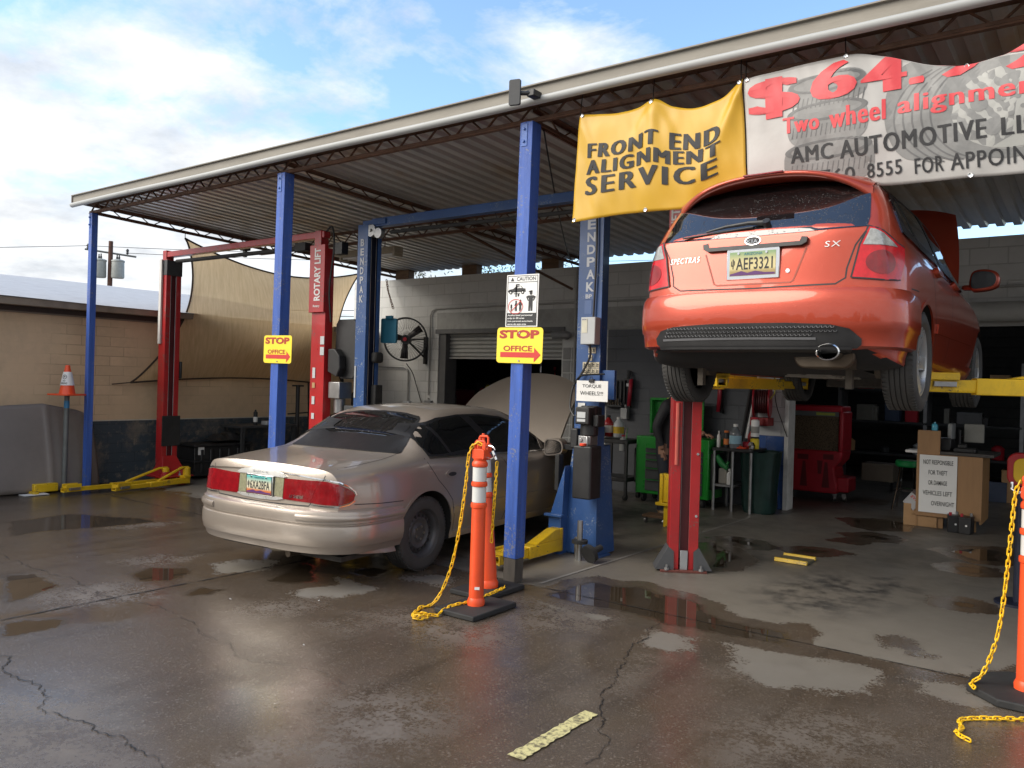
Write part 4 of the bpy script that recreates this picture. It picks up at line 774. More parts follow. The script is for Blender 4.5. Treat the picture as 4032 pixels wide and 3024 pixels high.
# ---------------------------------------------------------------- cars: lofted bodies, details laid onto the surface
def smooth01(t): t = min(1, max(0, t)); return t*t*(3-2*t)
class Car:
    """local frame: x right, y forward (0 = rear bumper), z up"""
    def __init__(s, root, st, Rz, bow, Fz, fbow, nexp, wmax, Ltot, mat, wells, wr, wellmat, m=5, ny=64):
        s.root = root; ys = [q[0] for q in st]; K = len(st[0][1]); Y = []
        for i in range(ny+1):
            u = i/ny; Y.append(ys[0]+(ys[-1]-ys[0])*(u-.06*math.sin(4*math.pi*u)/2))
        def off(x, z, R_, c): 
            q = min(1, abs(x)/(wmax*1.004)); return pchip([p[0] for p in R_], [p[1] for p in R_], z)+c*(1-(1-q**nexp)**(1/nexp))
        halfs = []
        for y in Y:
            pts = [(pchip(ys, [q[1][k][0] for q in st], y), pchip(ys, [q[1][k][1] for q in st], y), 0) for k in range(K)]
            h = catmull(pts, m); h[0].x = 0; h[-1].x = 0
            halfs.append([(max(0, p.x), p.y) for p in h])
        n = len(halfs[0]); ring = 2*n-2; bmv = []; fs = []
        def P(x, y, z): 
            a = 1-smooth01((y-Y[0])/.95); b = 1-smooth01((Y[-1]-y)/.95)
            return (x, y+off(x, z, Rz, bow)*a-off(x, z, Fz, fbow)*b, z)
        for y, h in zip(Y, halfs):
            bmv += [P(x, y, z) for x, z in h]+[P(-x, y, z) for x, z in h[-2:0:-1]]
        for i in range(len(Y)-1):
            for k in range(ring): fs.append((i*ring+k, i*ring+(k+1) % ring, (i+1)*ring+(k+1) % ring, (i+1)*ring+k))
        # caps: rings shrinking to a point
        for end, (y, h) in enumerate(((Y[0], halfs[0]), (Y[-1], halfs[-1]))):
            base = 0 if end == 0 else (len(Y)-1)*ring; full = [(x, z) for x, z in h]+[(-x, z) for x, z in h[-2:0:-1]]
            zc = (h[0][1]+h[-1][1])/2; prev = list(range(base, base+ring)); T = [1-(1-q/14)**1.0 for q in range(1, 14)]
            T = [t_*t_*.55+t_*.45 for t_ in T]
            for t_ in T:
                o = len(bmv); bmv += [P(x*(1-t_), y, z*(1-t_)+zc*t_) for x, z in full]
                cur = list(range(o, o+ring))
                for k in range(ring): q = (prev[k], cur[k], cur[(k+1) % ring], prev[(k+1) % ring]); fs.append(q if end else q[::-1])
                prev = cur
            o = len(bmv); bmv.append(P(0, y, zc))
            for k in range(ring): q = (prev[k], o, prev[(k+1) % ring]); fs.append(q if end else q[::-1])
        me = bpy.data.meshes.new('body'); me.from_pydata(bmv, [], fs); me.materials.append(mat); me.materials.append(wellmat)
        bm = bmesh.new(); bm.from_mesh(me); bmesh.ops.remove_doubles(bm, verts=bm.verts, dist=1e-4); bmesh.ops.recalc_face_normals(bm, faces=bm.faces); bm.to_mesh(me); bm.free()
        s.solid = me.copy(); s.bvh = s._bvh(me)
        ob = bpy.data.objects.new('body', me); COL.objects.link(ob)
        for wy, wz in wells:
            mb = MB()
            for sg in (-1, 1): mb.cyl((sg*(wmax-.30), wy, wz), (sg*(wmax+.2), wy, wz), wr, n=40)
            c = mb.build('cut', wellmat, smooth=0); md = ob.modifiers.new('w', 'BOOLEAN'); md.operation = 'DIFFERENCE'; md.object = c; md.solver = 'EXACT'
            dg = bpy.context.evaluated_depsgraph_get(); dg.update(); nm = bpy.data.meshes.new_from_object(ob.evaluated_get(dg)); ob.modifiers.clear(); ob.data = nm; bpy.data.objects.remove(c)
        nm = ob.data
        if len(nm.materials) < 2: nm.materials.append(wellmat)
        for p in nm.polygons:
            c = p.center
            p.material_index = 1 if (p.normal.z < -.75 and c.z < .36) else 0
            for wy, wz in wells:
                if abs(c.x) > wmax-.32 and math.hypot(c.y-wy, c.z-wz) < wr+.002 and (abs(abs(c.x)-(wmax-.3)) < .01 or abs(p.normal.x) < .35): p.material_index = 1
        nm.shade_smooth(); nm.set_sharp_from_angle(angle=R(42)); ob.name = 'body'; nm.name = 'body'; ob.parent = root; s.ob = ob
    def _bvh(s, me): return BVHTree.FromPolygons([v.co.copy() for v in me.vertices], [tuple(p.vertices) for p in me.polygons])
    def hit(s, ax, a, b):
        if ax == 'rear': o, d = V(a, -2, b), V(0, 1, 0)
        elif ax == 'front': o, d = V(a, 9, b), V(0, -1, 0)
        elif ax == 'right': o, d = V(3, a, b), V(-1, 0, 0)
        elif ax == 'left': o, d = V(-3, a, b), V(1, 0, 0)
        elif ax in ('dr', 'dl'):
            sx = 1 if ax == 'dr' else -1; d = V(-.7071*sx, .7071, 0); o = V(.7071*sx*a, .7071*a, b)-d*4
        else: o, d = V(a, b, 4), V(0, 0, -1)
        h = s.bvh.ray_cast(o, d)
        if h[0] is None: return None
        n = h[1]; n = n if n.dot(d) < 0 else -n
        return h[0], n
    def patch(s, name, poly, ax, mat, off=.004, step=.05, skirt=True, parent=None, label=None, mb=None, smooth=40, dirn=None):
        pts, tris = fillpoly(poly, step); out = []; ok = []
        for p in pts:
            h = s.hit(ax, *p); ok.append(h is not None)
            out.append((h[0]+(h[1] if dirn is None else dirn)*off) if h else V(0, 0, 0))
        own = mb is None; mb = mb or MB(); F = [t_ for t_ in tris if all(ok[i] for i in t_)]
        vs = list(out)
        if skirt and F:
            cnt = {}
            for f in F:
                for i in range(3):
                    e = (f[i], f[(i+1) % 3]); k = tuple(sorted(e)); cnt.setdefault(k, []).append(e)
            bd = [v[0] for v in cnt.values() if len(v) == 1]; mp = {}
            for a, b in bd:
                for q in (a, b):
                    if q not in mp: h = s.hit(ax, *pts[q]); mp[q] = len(vs); vs.append(h[0]-h[1]*.006)
            F = F+[(b, a, mp[a], mp[b]) for a, b in bd]
        mb.add(vs, F)
        return mb.build(name, mat, parent or s.root, smooth=smooth, local=True, label=label) if own else mb
    def line(s, pl, ax, w=.006, mat=None, off=.0012, name='panel_gap', parent=None, mb=None, step=.05):
        return s.patch(name, ribbon(resample([(p[0], p[1], 0) for p in pl], .05), w), ax, mat or m_ink, off, step, False, parent, mb=mb)
    def both(s, fn):
        for ax, sg in (('right', 1), ('left', -1)): fn(ax, sg)
def sweep_outline(outline, prof, cut=None):
    """outline: plan points with outward normals; prof: (offset, z)"""
    mb = MB(); n = len(prof); vs = []
    for (x, y), (nx, ny) in outline: vs += [(x+nx*o, y+ny*o, z) for o, z in prof]
    fs = [(i*n+k, i*n+k+1, (i+1)*n+k+1, (i+1)*n+k) for i in range(len(outline)-1) for k in range(n-1)]
    mb.add(vs, fs); return mb
def rear_outline(w, ys, yend, nexp, n=44, sgn=1):
    """plan path from the right side round the end to the left side"""
    P = []
    for i in range(n+1):
        a = math.pi*i/n; c, s_ = math.cos(a), math.sin(a)
        x = w*math.copysign(abs(c)**(2/nexp), c); y = ys-(ys-yend)*abs(s_)**(2/nexp); P.append((x, y))
    out = []
    for i, p in enumerate(P):
        a = P[max(i-1, 0)]; b = P[min(i+1, n)]; d = Vector((b[0]-a[0], b[1]-a[1])).normalized(); nr = Vector((d.y, -d.x))
        if nr.dot(Vector((p[0], p[1]-(ys+.6)))) < 0: nr = -nr
        out.append((p, (nr.x, nr.y)))
    return out
def make_wheel(root, loc, r, w, side, rimr, style, rimmat, camber=0):
    """axis along x; outer face towards side"""
    Mx = trans(*loc) @ Matrix.Rotation(math.pi/2*side, 4, 'Y')   # local z -> outward
    mb = MB(); h = w/2
    pr = [(rimr, -h*.7), (rimr+.02, -h*.95), (r*.86, -h*1.03), (r*.95, -h*.93), (r*.985, -h*.78)]
    for g in (-.45, -.15, .15, .45): pr += [(r, h*(g-.12)), (r, h*(g-.035)), (r-.009, h*(g-.03)), (r-.009, h*(g+.03)), (r, h*(g+.035)), (r, h*(g+.12))]
    pr += [(r*.985, h*.78), (r*.95, h*.93), (r*.86, h*1.03), (rimr+.02, h*.95), (rimr, h*.7)]
    mb.lathe(pr, 48, Mx, cap=False)
    for i in range(64):   # tread sipes
        a = 2*math.pi*i/64
        for g in (-.72, .72):
            q = Mx @ Matrix.Rotation(a, 4, 'Z') @ trans(r*.982, 0, h*g); mb.box(-.008, .006, -.006, .006, -h*.16, h*.16, q)
    rim = MB(); m0 = None
    if style == 'steel':
        rim.lathe([(0, h*.42), (.06, h*.42), (.075, h*.30), (.1, h*.28), (.12, h*.36), (rimr*.66, h*.40), (rimr*.90, h*.18), (rimr*.93, h*.5), (rimr, h*.72), (rimr+.012, h*.8), (rimr+.014, h*.72), (rimr, h*.5)], 40, Mx, cap=False)
    else:
        rim.lathe([(rimr*.93, -h*.5), (rimr*.95, h*.4), (rimr*.985, h*.8), (rimr+.012, h*.82), (rimr+.012, h*.6), (rimr, h*.3)], 40, Mx, cap=False)
        for i in range(5):
            q = Mx @ Matrix.Rotation(2*math.pi*i/5+.3, 4, 'Z')
            rim.add([q @ V(*p) for p in ((.03, -.05, h*.55), (.03, .05, h*.55), (rimr*.97, .045, h*.75), (rimr*.97, -.045, h*.75), (.03, -.05, h*.25), (.03, .05, h*.25), (rimr*.97, .03, h*.45), (rimr*.97, -.03, h*.45), (rimr*.5, 0, h*.66), (rimr*.5, -.036, h*.62), (rimr*.5, .036, h*.62))], [(0, 1, 10, 8), (0, 8, 9), (8, 10, 2), (9, 8, 3), (8, 2, 3), (1, 5, 6, 2, 10), (0, 9, 3, 7, 4), (4, 7, 6, 5)])
        rim.lathe([(0, h*.62), (.03, h*.62), (.05, h*.58), (.07, h*.55), (.07, h*.2)], 20, Mx)
    o = rim.build('wheel', rimmat, root, local=True, smooth=38)
    mb.build('tyre', m_tyre, o, local=True, smooth=40)
    bk = MB(); bk.lathe([(0, -h*.25), (rimr*.95, -h*.25)] if style != 'steel' else [(0, -h*.5), (rimr*.96, -h*.5)], 24, Mx); bk.build('brake_disc', M('brake disc', (.05, .045, .04), .5, .5), o, local=True)
    if style == 'steel':
        for i in range(18):
            a = 2*math.pi*i/18; q = Mx @ Matrix.Rotation(a, 4, 'Z'); e = MB(); e.prism(ellipse(rimr*.76, 0, .014, .011, 10), h*.34, h*.405, q); e.build('vent_hole', m_ink, o, local=True, smooth=0)
    for i in range(5):
        a = 2*math.pi*i/5+.2; q = Mx @ Matrix.Rotation(a, 4, 'Z'); e = MB(); e.cyl(q @ V(.057, 0, h*.3), q @ V(.057, 0, h*.52), .011, n=6); e.build('lug_nut', m_steel, o, local=True)
    return o
m_satin = M('satin chrome', (.62, .62, .6), .3, .6, var=.04)
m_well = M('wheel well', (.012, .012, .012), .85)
m_trim = M('black trim', (.012, .012, .013), .4, var=.1)
m_lensred = M('red lens', (.22, .003, .006), .18, var=.25, scale=18, coat=.5)
m_lensbright = M('bright red lens', (.52, .006, .012), .22, var=.2, scale=26, coat=.35)
m_lenswhite = M('clear lens', (.36, .36, .34), .12, var=.25, scale=60, coat=1., metal=.3)
m_lenssmoke = M('yellowed lens', (.33, .32, .2), .15, var=.2, scale=50, coat=1., metal=.2)
m_beige = paint('champagne paint', (.36, .31, .262), .55, .33)
m_beigein = M('hood underside', (.19, .18, .16), .55, .2, var=.12)
m_copper = paint('copper paint', (.41, .054, .024), .42, .28)
m_glass = droplet_glass('tinted wet glass', c=(.008, .0085, .009), spec=.9, coat=.45); m_glassd = droplet_glass('tinted dry glass', thr=.9)
m_under = M('underbody', (.05, .044, .038), .8, var=.4, scale=12); m_muff = M('muffler', (.085, .066, .048), .5, .7, var=.25, dirt=(.1, .06, .035), dirtamt=.5)
def plate(root, cx, y, cz, text, top, bot, framemat, fr=.012):
    mb = MB(); mb.box(cx-.1525-fr, cx+.1525+fr, y-.006, y+.01, cz-.076-fr, cz+.076+fr); o = mb.build('licence_plate', framemat, root, bevel=.004, local=True)
    m_, t, b = nt('plate blend'); tc = N(t, 'ShaderNodeTexCoord'); sp = N(t, 'ShaderNodeSeparateXYZ'); L(t, tc.outputs['Generated'], sp.inputs[0]); L(t, ramp(t, sp.outputs[2], [(.0, bot[0]), (.18, bot[0]), (.3, bot[1]), (.6, bot[1]), (.95, top)]), b.inputs['Base Color']); b.inputs['Roughness'].default_value = .35
    mb = MB(); mb.box(cx-.148, cx+.148, y-.009, y-.0065, cz-.072, cz+.072); mb.build('plate_face', m_, o, smooth=0, local=True)
    mb = MB(); f = lambda u, v: (cx+u, y-.0105, cz+v); letter(mb, text, f, -.105, -.036, .235, .072, .012, 0, 1.05)
    for q in ((-.128, -.03, .006, .06), (-.138, -.012, .005, .03), (-.119, -.006, .005, .026)): flat(mb, [(q[0], q[1]), (q[0]+q[2], q[1]), (q[0]+q[2], q[1]+q[3]), (q[0], q[1]+q[3])], f)
    flat(mb, [(-.138, -.012), (-.12, -.012), (-.12, -.007), (-.138, -.007)], f); mb.build('lettering', m_ink, o, smooth=0, fix=False, local=True)
    mb = MB(); letter(mb, 'ARIZONA', f, -.055, .05, .12, .016, .01); mb.build('lettering', M('plate teal', (.02, .16, .2), .5), o, smooth=0, fix=False, local=True)
    mb = MB(); flat(mb, [(-.145, -.07), (.145, -.07), (.145, -.058), (.08, -.056), (.02, -.045), (-.03, -.055), (-.07, -.043), (-.11, -.053), (-.145, -.06)], lambda u, v: (cx+u, y-.0098, cz+v)); mb.build('plate_mountains', M('plate purple', (.09, .02, .13), .5), o, smooth=0, fix=False, local=True)
    for q in (-.09, .09):
        mb = MB(); mb.cyl((cx+q, y-.014, cz+.063), (cx+q, y-.004, cz+.063), .008, n=8); mb.build('plate_screw', m_chrome, o, local=True)
    return o
def arch_lip(car, y, z, r, mat, a0=-5, a1=185, w=.03, name='arch_lip'):
    P = [(y+r*math.cos(R(a0+(a1-a0)*i/30)), z+r*math.sin(R(a0+(a1-a0)*i/30))) for i in range(31)]
    car.both(lambda ax, sg: car.patch(name, ribbon(P, w), ax, mat, .006, .04))
# ================================================================= beige sedan
sed = thing('sedan', (-5.47, 3.94, 0), 'beige four-door sedan with its hood raised parked on the wet yard', 'car', rz=R(4.5), scale=.965)
st = [  # y, (x, z) from bottom centre round to top centre
 (0.02, [(0, .30), (.66, .30), (.74, .36), (.80, .60), (.80, .80), (.76, .90), (.66, .95), (.36, .972), (0, .978)]),
 (0.35, [(0, .24), (.76, .24), (.85, .32), (.915, .58), (.905, .80), (.85, .935), (.70, .972), (.38, .99), (0, .995)]),
 (0.80, [(0, .22), (.80, .22), (.88, .30), (.932, .60), (.92, .83), (.865, .965), (.72, 1.0), (.40, 1.012), (0, 1.018)]),
 (1.05, [(0, .22), (.80, .22), (.89, .30), (.934, .62), (.922, .85), (.865, .985), (.725, 1.03), (.42, 1.04), (0, 1.045)]),
 (1.30, [(0, .22), (.80, .22), (.89, .30), (.934, .62), (.922, .86), (.86, 1.0), (.68, 1.18), (.40, 1.215), (0, 1.225)]),
 (1.60, [(0, .22), (.80, .22), (.89, .30), (.934, .62), (.922, .87), (.855, 1.0), (.645, 1.315), (.38, 1.365), (0, 1.378)]),
 (1.85, [(0, .22), (.80, .22), (.89, .30), (.934, .62), (.922, .87), (.852, 1.0), (.615, 1.36), (.36, 1.418), (0, 1.432)]),
 (2.30, [(0, .22), (.80, .22), (.89, .30), (.934, .62), (.922, .87), (.85, .99), (.61, 1.375), (.36, 1.438), (0, 1.452)]),
 (2.80, [(0, .22), (.80, .22), (.89, .30), (.934, .62), (.92, .86), (.85, .98), (.62, 1.345), (.37, 1.41), (0, 1.428)]),
 (3.15, [(0, .22), (.80, .22), (.89, .30), (.934, .62), (.918, .85), (.85, .965), (.67, 1.22), (.40, 1.30), (0, 1.33)]),
 (3.50, [(0, .22), (.80, .22), (.89, .30), (.934, .62), (.915, .84), (.845, .94), (.72, 1.04), (.44, 1.12), (0, 1.16)]),
 (3.78, [(0, .22), (.80, .22), (.89, .30), (.932, .62), (.91, .82), (.85, .91), (.74, .93), (.45, .95), (0, .96)]),
 (4.30, [(0, .22), (.79, .22), (.87, .30), (.922, .60), (.90, .78), (.84, .865), (.74, .86), (.45, .80), (0, .79)]),
 (4.75, [(0, .24), (.74, .24), (.83, .32), (.885, .56), (.87, .70), (.80, .775), (.70, .77), (.40, .74), (0, .73)]),
 (5.05, [(0, .28), (.64, .28), (.74, .35), (.78, .52), (.76, .62), (.70, .67), (.60, .68), (.35, .68), (0, .68)])]
car = Car(sed, st, [(.2, .05), (.60, .05), (.66, .055), (.88, .075), (.96, .095), (1.01, .15)], .33, [(.2, .02), (.7, .06)], .34, 3.0, .936, 5.08, m_beige, ((1.16, .335), (4.02, .335)), .385, m_well)
# rear bumper with its creases and inset rubbing panels
ol = [q for q in rear_outline(.938, .62, .0, 3.3) ]
ol = [((.936, .80), (1, 0))]+ol+[((-.936, .80), (-1, 0))]
prof = [(-.14, .285), (-.05, .285), (-.02, .295), (.0, .345), (.006, .352), (.012, .36), (.022, .42), (.022, .48), (.016, .515), (.004, .525), (.004, .532), (.016, .54), (.018, .60), (.008, .632), (-.02, .645), (-.10, .65)]
bmp = sweep_outline(ol, prof).build('rear_bumper', m_beige, sed, smooth=30, local=True)
bb = MB(); q = [(-.0, .555), (.026, .56), (.032, .572), (.032, .59), (.026, .604), (.0, .61)]
cb_ = Car.__new__(Car); cb_.root = sed; cb_.bvh = BVHTree.FromPolygons([Vector(v) for v in sweep_outline(ol, prof).v], sweep_outline(ol, prof).f)
for sg in (1, -1):
    seg = [o_ for o_ in ol if sg*o_[0][0] > .44]
    if sg < 0: seg = seg[::-1]
    mb2 = sweep_outline(seg, q); nq = len(q)
    mb2.f += [tuple(range(nq)), tuple(range((len(seg)-1)*nq, len(seg)*nq))]; mb2.m = [0]*len(mb2.f)
    mb2.build('bumper_moulding', m_beige, bmp, smooth=40, local=True)
# panel lines
car.both(lambda ax, sg: car.line([(1.17, 1.0), (1.21, .92), (1.30, .80), (1.42, .70), (1.52, .60), (1.57, .45), (1.58, .3)], ax, .007))
car.both(lambda ax, sg: car.line([(2.40, .93), (2.47, .84), (2.50, .6), (2.48, .4), (2.42, .28)], ax, .007))
car.both(lambda ax, sg: car.line([(3.70, .93), (3.72, .8), (3.70, .6), (3.62, .4), (3.56, .28)], ax, .007))
car.both(lambda ax, sg: car.line([(.3, .685), (.55, .675), (.81, .668)], ax, .007))
car.both(lambda ax, sg: car.patch('sill_moulding', [(1.57, .26), (3.6, .26), (3.6, .30), (1.57, .30)], ax, m_beige, .012, .06))
car.both(lambda ax, sg: car.patch('door_moulding', [(1.55, .47), (3.6, .47), (3.6, .53), (1.55, .53)], ax, m_beige, .010, .06))
arch_lip(car, 1.16, .335, .395, m_beige, 8, 172, .026)
# side glass, with one chrome line round it
win = [(1.24, 1.01), (1.225, 1.10), (1.27, 1.19), (1.40, 1.268), (1.62, 1.325), (1.95, 1.352), (2.35, 1.352), (2.70, 1.318), (3.0, 1.232), (3.28, 1.10), (3.50, .965), (3.2, .967), (2.4, .985), (1.6, 1.0)]
def sidewin(ax, sg):
    g = car.patch('side_window', win, ax, m_glassd, .009, .04)
    car.line(win+[win[0]], ax, .012, m_trim, .0105, 'window_seal', g); car.line([(1.24, .995), (1.6, .988), (2.4, .97), (3.2, .952), (3.5, .95)], ax, .012, m_chrome, .006, 'belt_strip', g)
    car.patch('door_pillar', [(1.98, 1.352), (2.12, 1.352), (2.47, .985), (2.33, .985)], ax, m_trim, .012, .05, parent=g); car.patch('door_pillar', [(1.42, 1.275), (1.46, 1.285), (1.60, 1.0), (1.56, 1.0)], ax, m_trim, .012, .05, parent=g)
    car.patch('door_pillar', [(3.30, 1.085), (3.36, 1.05), (3.33, .965), (3.26, .965)], ax, m_beige, .013, .04, parent=g)
car.both(sidewin)
# rear glass and windscreen
rg_ = [(-.66, 1.03), (-.30, 1.0), (0, .992), (.30, 1.0), (.66, 1.03), (.67, 1.07), (.60, 1.32), (.53, 1.50), (.48, 1.55), (.3, 1.585), (0, 1.60), (-.3, 1.585), (-.48, 1.55), (-.53, 1.50), (-.60, 1.32), (-.67, 1.07)]
g = car.patch('rear_window', rg_, 'top', m_glass, .004, .05); car.line(rg_+[rg_[0]], 'top', .016, m_trim, .006, 'window_seal', g)
ws = [(-.66, 3.60), (-.4, 3.70), (0, 3.74), (.4, 3.70), (.66, 3.60), (.62, 3.1), (.56, 2.84), (0, 2.80), (-.56, 2.84), (-.62, 3.1)]
car.patch('windscreen', ws, 'top', m_glassd, .004, .06)
# trunk lid gap
car.line([(.66, 1.02), (.69, .8), (.70, .5), (.69, .34)], 'top', .007); car.line([(-.66, 1.02), (-.69, .8), (-.70, .5), (-.69, .34)], 'top', .007)
car.line([(.69, .955), (.66, .87), (.60, .74), (.55, .665)], 'rear', .008); car.line([(-.69, .955), (-.66, .87), (-.60, .74), (-.55, .665)], 'rear', .008); car.line([(-.55, .662), (0, .648), (.55, .662)], 'rear', .010)
# rear lamps: outer lens wraps round the corner, inner lens on the lid
for sg in (1, -1):
    m_ = lambda P: [(sg*x, z) for x, z in P]
    dx = 'dr' if sg > 0 else 'dl'
    lo_ = [(.465, .69), (.515, .868), (.60, .866), (.685, .848), (.755, .815), (.80, .785), (.815, .757), (.805, .72), (.765, .697), (.69, .684), (.57, .682)]
    o = car.patch('tail_lamp', lo_, dx, m_lensred, .007, .03)
    car.line([(sg*.22, .905), (sg*.45, .895), (sg*.60, .885)], 'rear', .010, m_chrome, .010, 'chrome_strip', o); car.line([(.50, .885), (.60, .880), (.69, .862), (.765, .827), (.815, .785), (.828, .755)], dx, .010, m_chrome, .010, 'chrome_strip', o)
    car.line([(.47, .676), (.57, .670), (.69, .672), (.77, .686), (.815, .715)], dx, .008, m_chrome, .010, 'chrome_strip', o)
    car.patch('tail_lamp', m_([(.275, .695), (.275, .862), (.635, .868), (.555, .69)]), 'rear', m_lensred, .008, .04)
    car.patch('reverse_lamp', m_([(.175, .715), (.165, .86), (.268, .865), (.268, .705)]), 'rear', m_lenssmoke, .008, .03)
car.patch('plate_recess', [(-.165, .70), (.165, .70), (.165, .868), (-.165, .868)], 'rear', M('plate recess', (.10, .10, .09), .5), .006, .04)
car.patch('chrome_trim', [(-.30, .875), (-.25, .90), (-.1, .922), (0, .926), (.1, .922), (.25, .90), (.30, .875), (.27, .866), (0, .872), (-.27, .866)], 'rear', m_satin, .016, .03)
car.patch('chrome_trim', [(-.28, .695), (-.2, .678), (0, .672), (.2, .678), (.28, .695), (.27, .705), (0, .70), (-.27, .705)], 'rear', m_satin, .012, .03)
hr = car.hit('rear', 0, .79)[0]; plate(sed, 0, hr.y-.018, .787, '6XA2BFA', (.10, .45, .42), ((.55, .16, .05), (.62, .58, .42)), m_chrome, .008)
yb = car.hit('rear', 0, .9)[0].y-.022; mb = MB(); letter(mb, 'BUICK', lambda u, v: (u, yb, .888+v), -.09, 0, .18, .018, .02, 0, 1.6); mb.build('lettering', m_galv, sed, smooth=0, fix=False, local=True)
mb = MB(); f = lambda u, v: (lambda h: (u, h[0].y-.012, v))(car.hit('rear', u, v)); letter(mb, 'LE SABRE', f, .345, .715, .15, .026, .03, .2); mb.build('lettering', m_chrome, sed, smooth=0, fix=False, local=True)
# door handles, mirrors, exhaust, hood, engine bay
def handles(ax, sg):
    for cy in (1.50, 2.72):
        o = car.patch('door_handle', ellipse(cy, .845, .085, .034), ax, m_beige, .012, .025); car.patch('handle_pocket', ellipse(cy, .838, .06, .018), ax, m_ink, .014, .02, parent=o)
car.both(handles)
for sg in (1, -1):
    prof_ = catmull([(.0, -.09), (.10, -.095), (.2, -.07), (.225, 0), (.19, .075), (.08, .09), (0, .06)], 4, True)
    for q in range(1):
        mb.prism([(sg*(.90+p[0]), p[1]+1.0) for p in prof_], -3.40, -3.27, Matrix(((1, 0, 0, 0), (0, 0, -1, 0), (0, 1, 0, 0), (0, 0, 0, 1))))
    mb.box(min(sg*.84, sg*.95), max(sg*.84, sg*.95), 3.33, 3.42, .93, .97)
    o = mb.build('wing_mirror', m_beige, sed, local=True, bevel=.02, smooth=50); mb = MB(); mb.prism([(sg*(.90+p[0]*.86+.015), p[1]*.82+1.0) for p in prof_], -3.272, -3.262, Matrix(((1, 0, 0, 0), (0, 0, -1, 0), (0, 1, 0, 0), (0, 0, 0, 1)))); mb.build('mirror_glass', M('mirror glass', (.015, .016, .018), .05, spec=.25), o, local=True)
hood = MB(); hx = list(np.linspace(-1, 1, 22)); hv = list(np.linspace(0, 1, 16)); an = R(43)
def hoodp(u, v, dz=0):
    w_ = .80-.10*v**2.2-.05*max(0, v-.8)/.2; l = 1.30*(1-(.10*abs(u)**3)*v-.04*abs(u)**2) * v; c = .05*(1-u*u)+.10*math.sin(math.pi*v)*.8+dz
    return (u*w_, 3.70+l*math.cos(an)-c*math.sin(an), .90+l*math.sin(an)+c*math.cos(an))
hood.grid(lambda u, v: hoodp(u, v), hx, hv); ho = hood.build('hood', m_beige, sed, local=True, smooth=60)
hood = MB(); hood.grid(lambda u, v: hoodp(u*.985, v*.985, -.03), hx, hv); hood.build('hood_liner', m_beigein, ho, local=True, smooth=60)
for f_ in ((1,), (-1,)):
    mb = MB(); mb.grid(lambda u, v: hoodp(f_[0], v, -.03*u), [0, 1], hv); mb.build('hood_edge', m_beige, ho, local=True)
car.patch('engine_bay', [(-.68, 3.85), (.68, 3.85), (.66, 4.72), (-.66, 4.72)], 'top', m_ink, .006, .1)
mb = MB(); mb.box(-.3, .3, 4.0, 4.5, .78, .9); mb.cyl((-.5, 4.1, .78), (-.5, 4.1, .92), .1, n=12); mb.box(.36, .6, 4.2, 4.5, .78, .9); mb.build('engine', m_darkgrey, sed, local=True, bevel=.02)
mb = MB(); mb.cyl((.30, .12, .245), (.30, .6, .26), .03, n=14); mb.tube([(.30, .5, .26), (.25, .75, .28), (.1, 1.0, .3)], .028, 10); mb.cyl((.05, .55, .25), (.05, 1.1, .27), .1, n=14); mb.build('exhaust', m_muff, sed, local=True)
mb = MB(); mb.lathe([(0, 0), (.16, .0), (.2, .04), (.18, .08), (0, .09)], 20, trans(-.02, .42, .205)); mb.build('spare_well', M('spare well', (.38, .33, .24), .6), sed, local=True)
mb = MB(); mb.box(-.72, .72, .3, 4.8, .20, .24); mb.build('underbody', m_under, sed, local=True)
for y in (1.16, 4.02):
    for sg in (1, -1): make_wheel(sed, (sg*.795, y, .333), .333, .205, sg, .20, 'steel', M('black steel rim', (.075, .075, .077), .4, .3, var=.2))
# headlamp glimpse
car.both(lambda ax, sg: car.patch('head_lamp', [(4.62, .58), (4.80, .6), (4.86, .66), (4.72, .70), (4.58, .69)], ax, m_lenswhite, .006, .03))
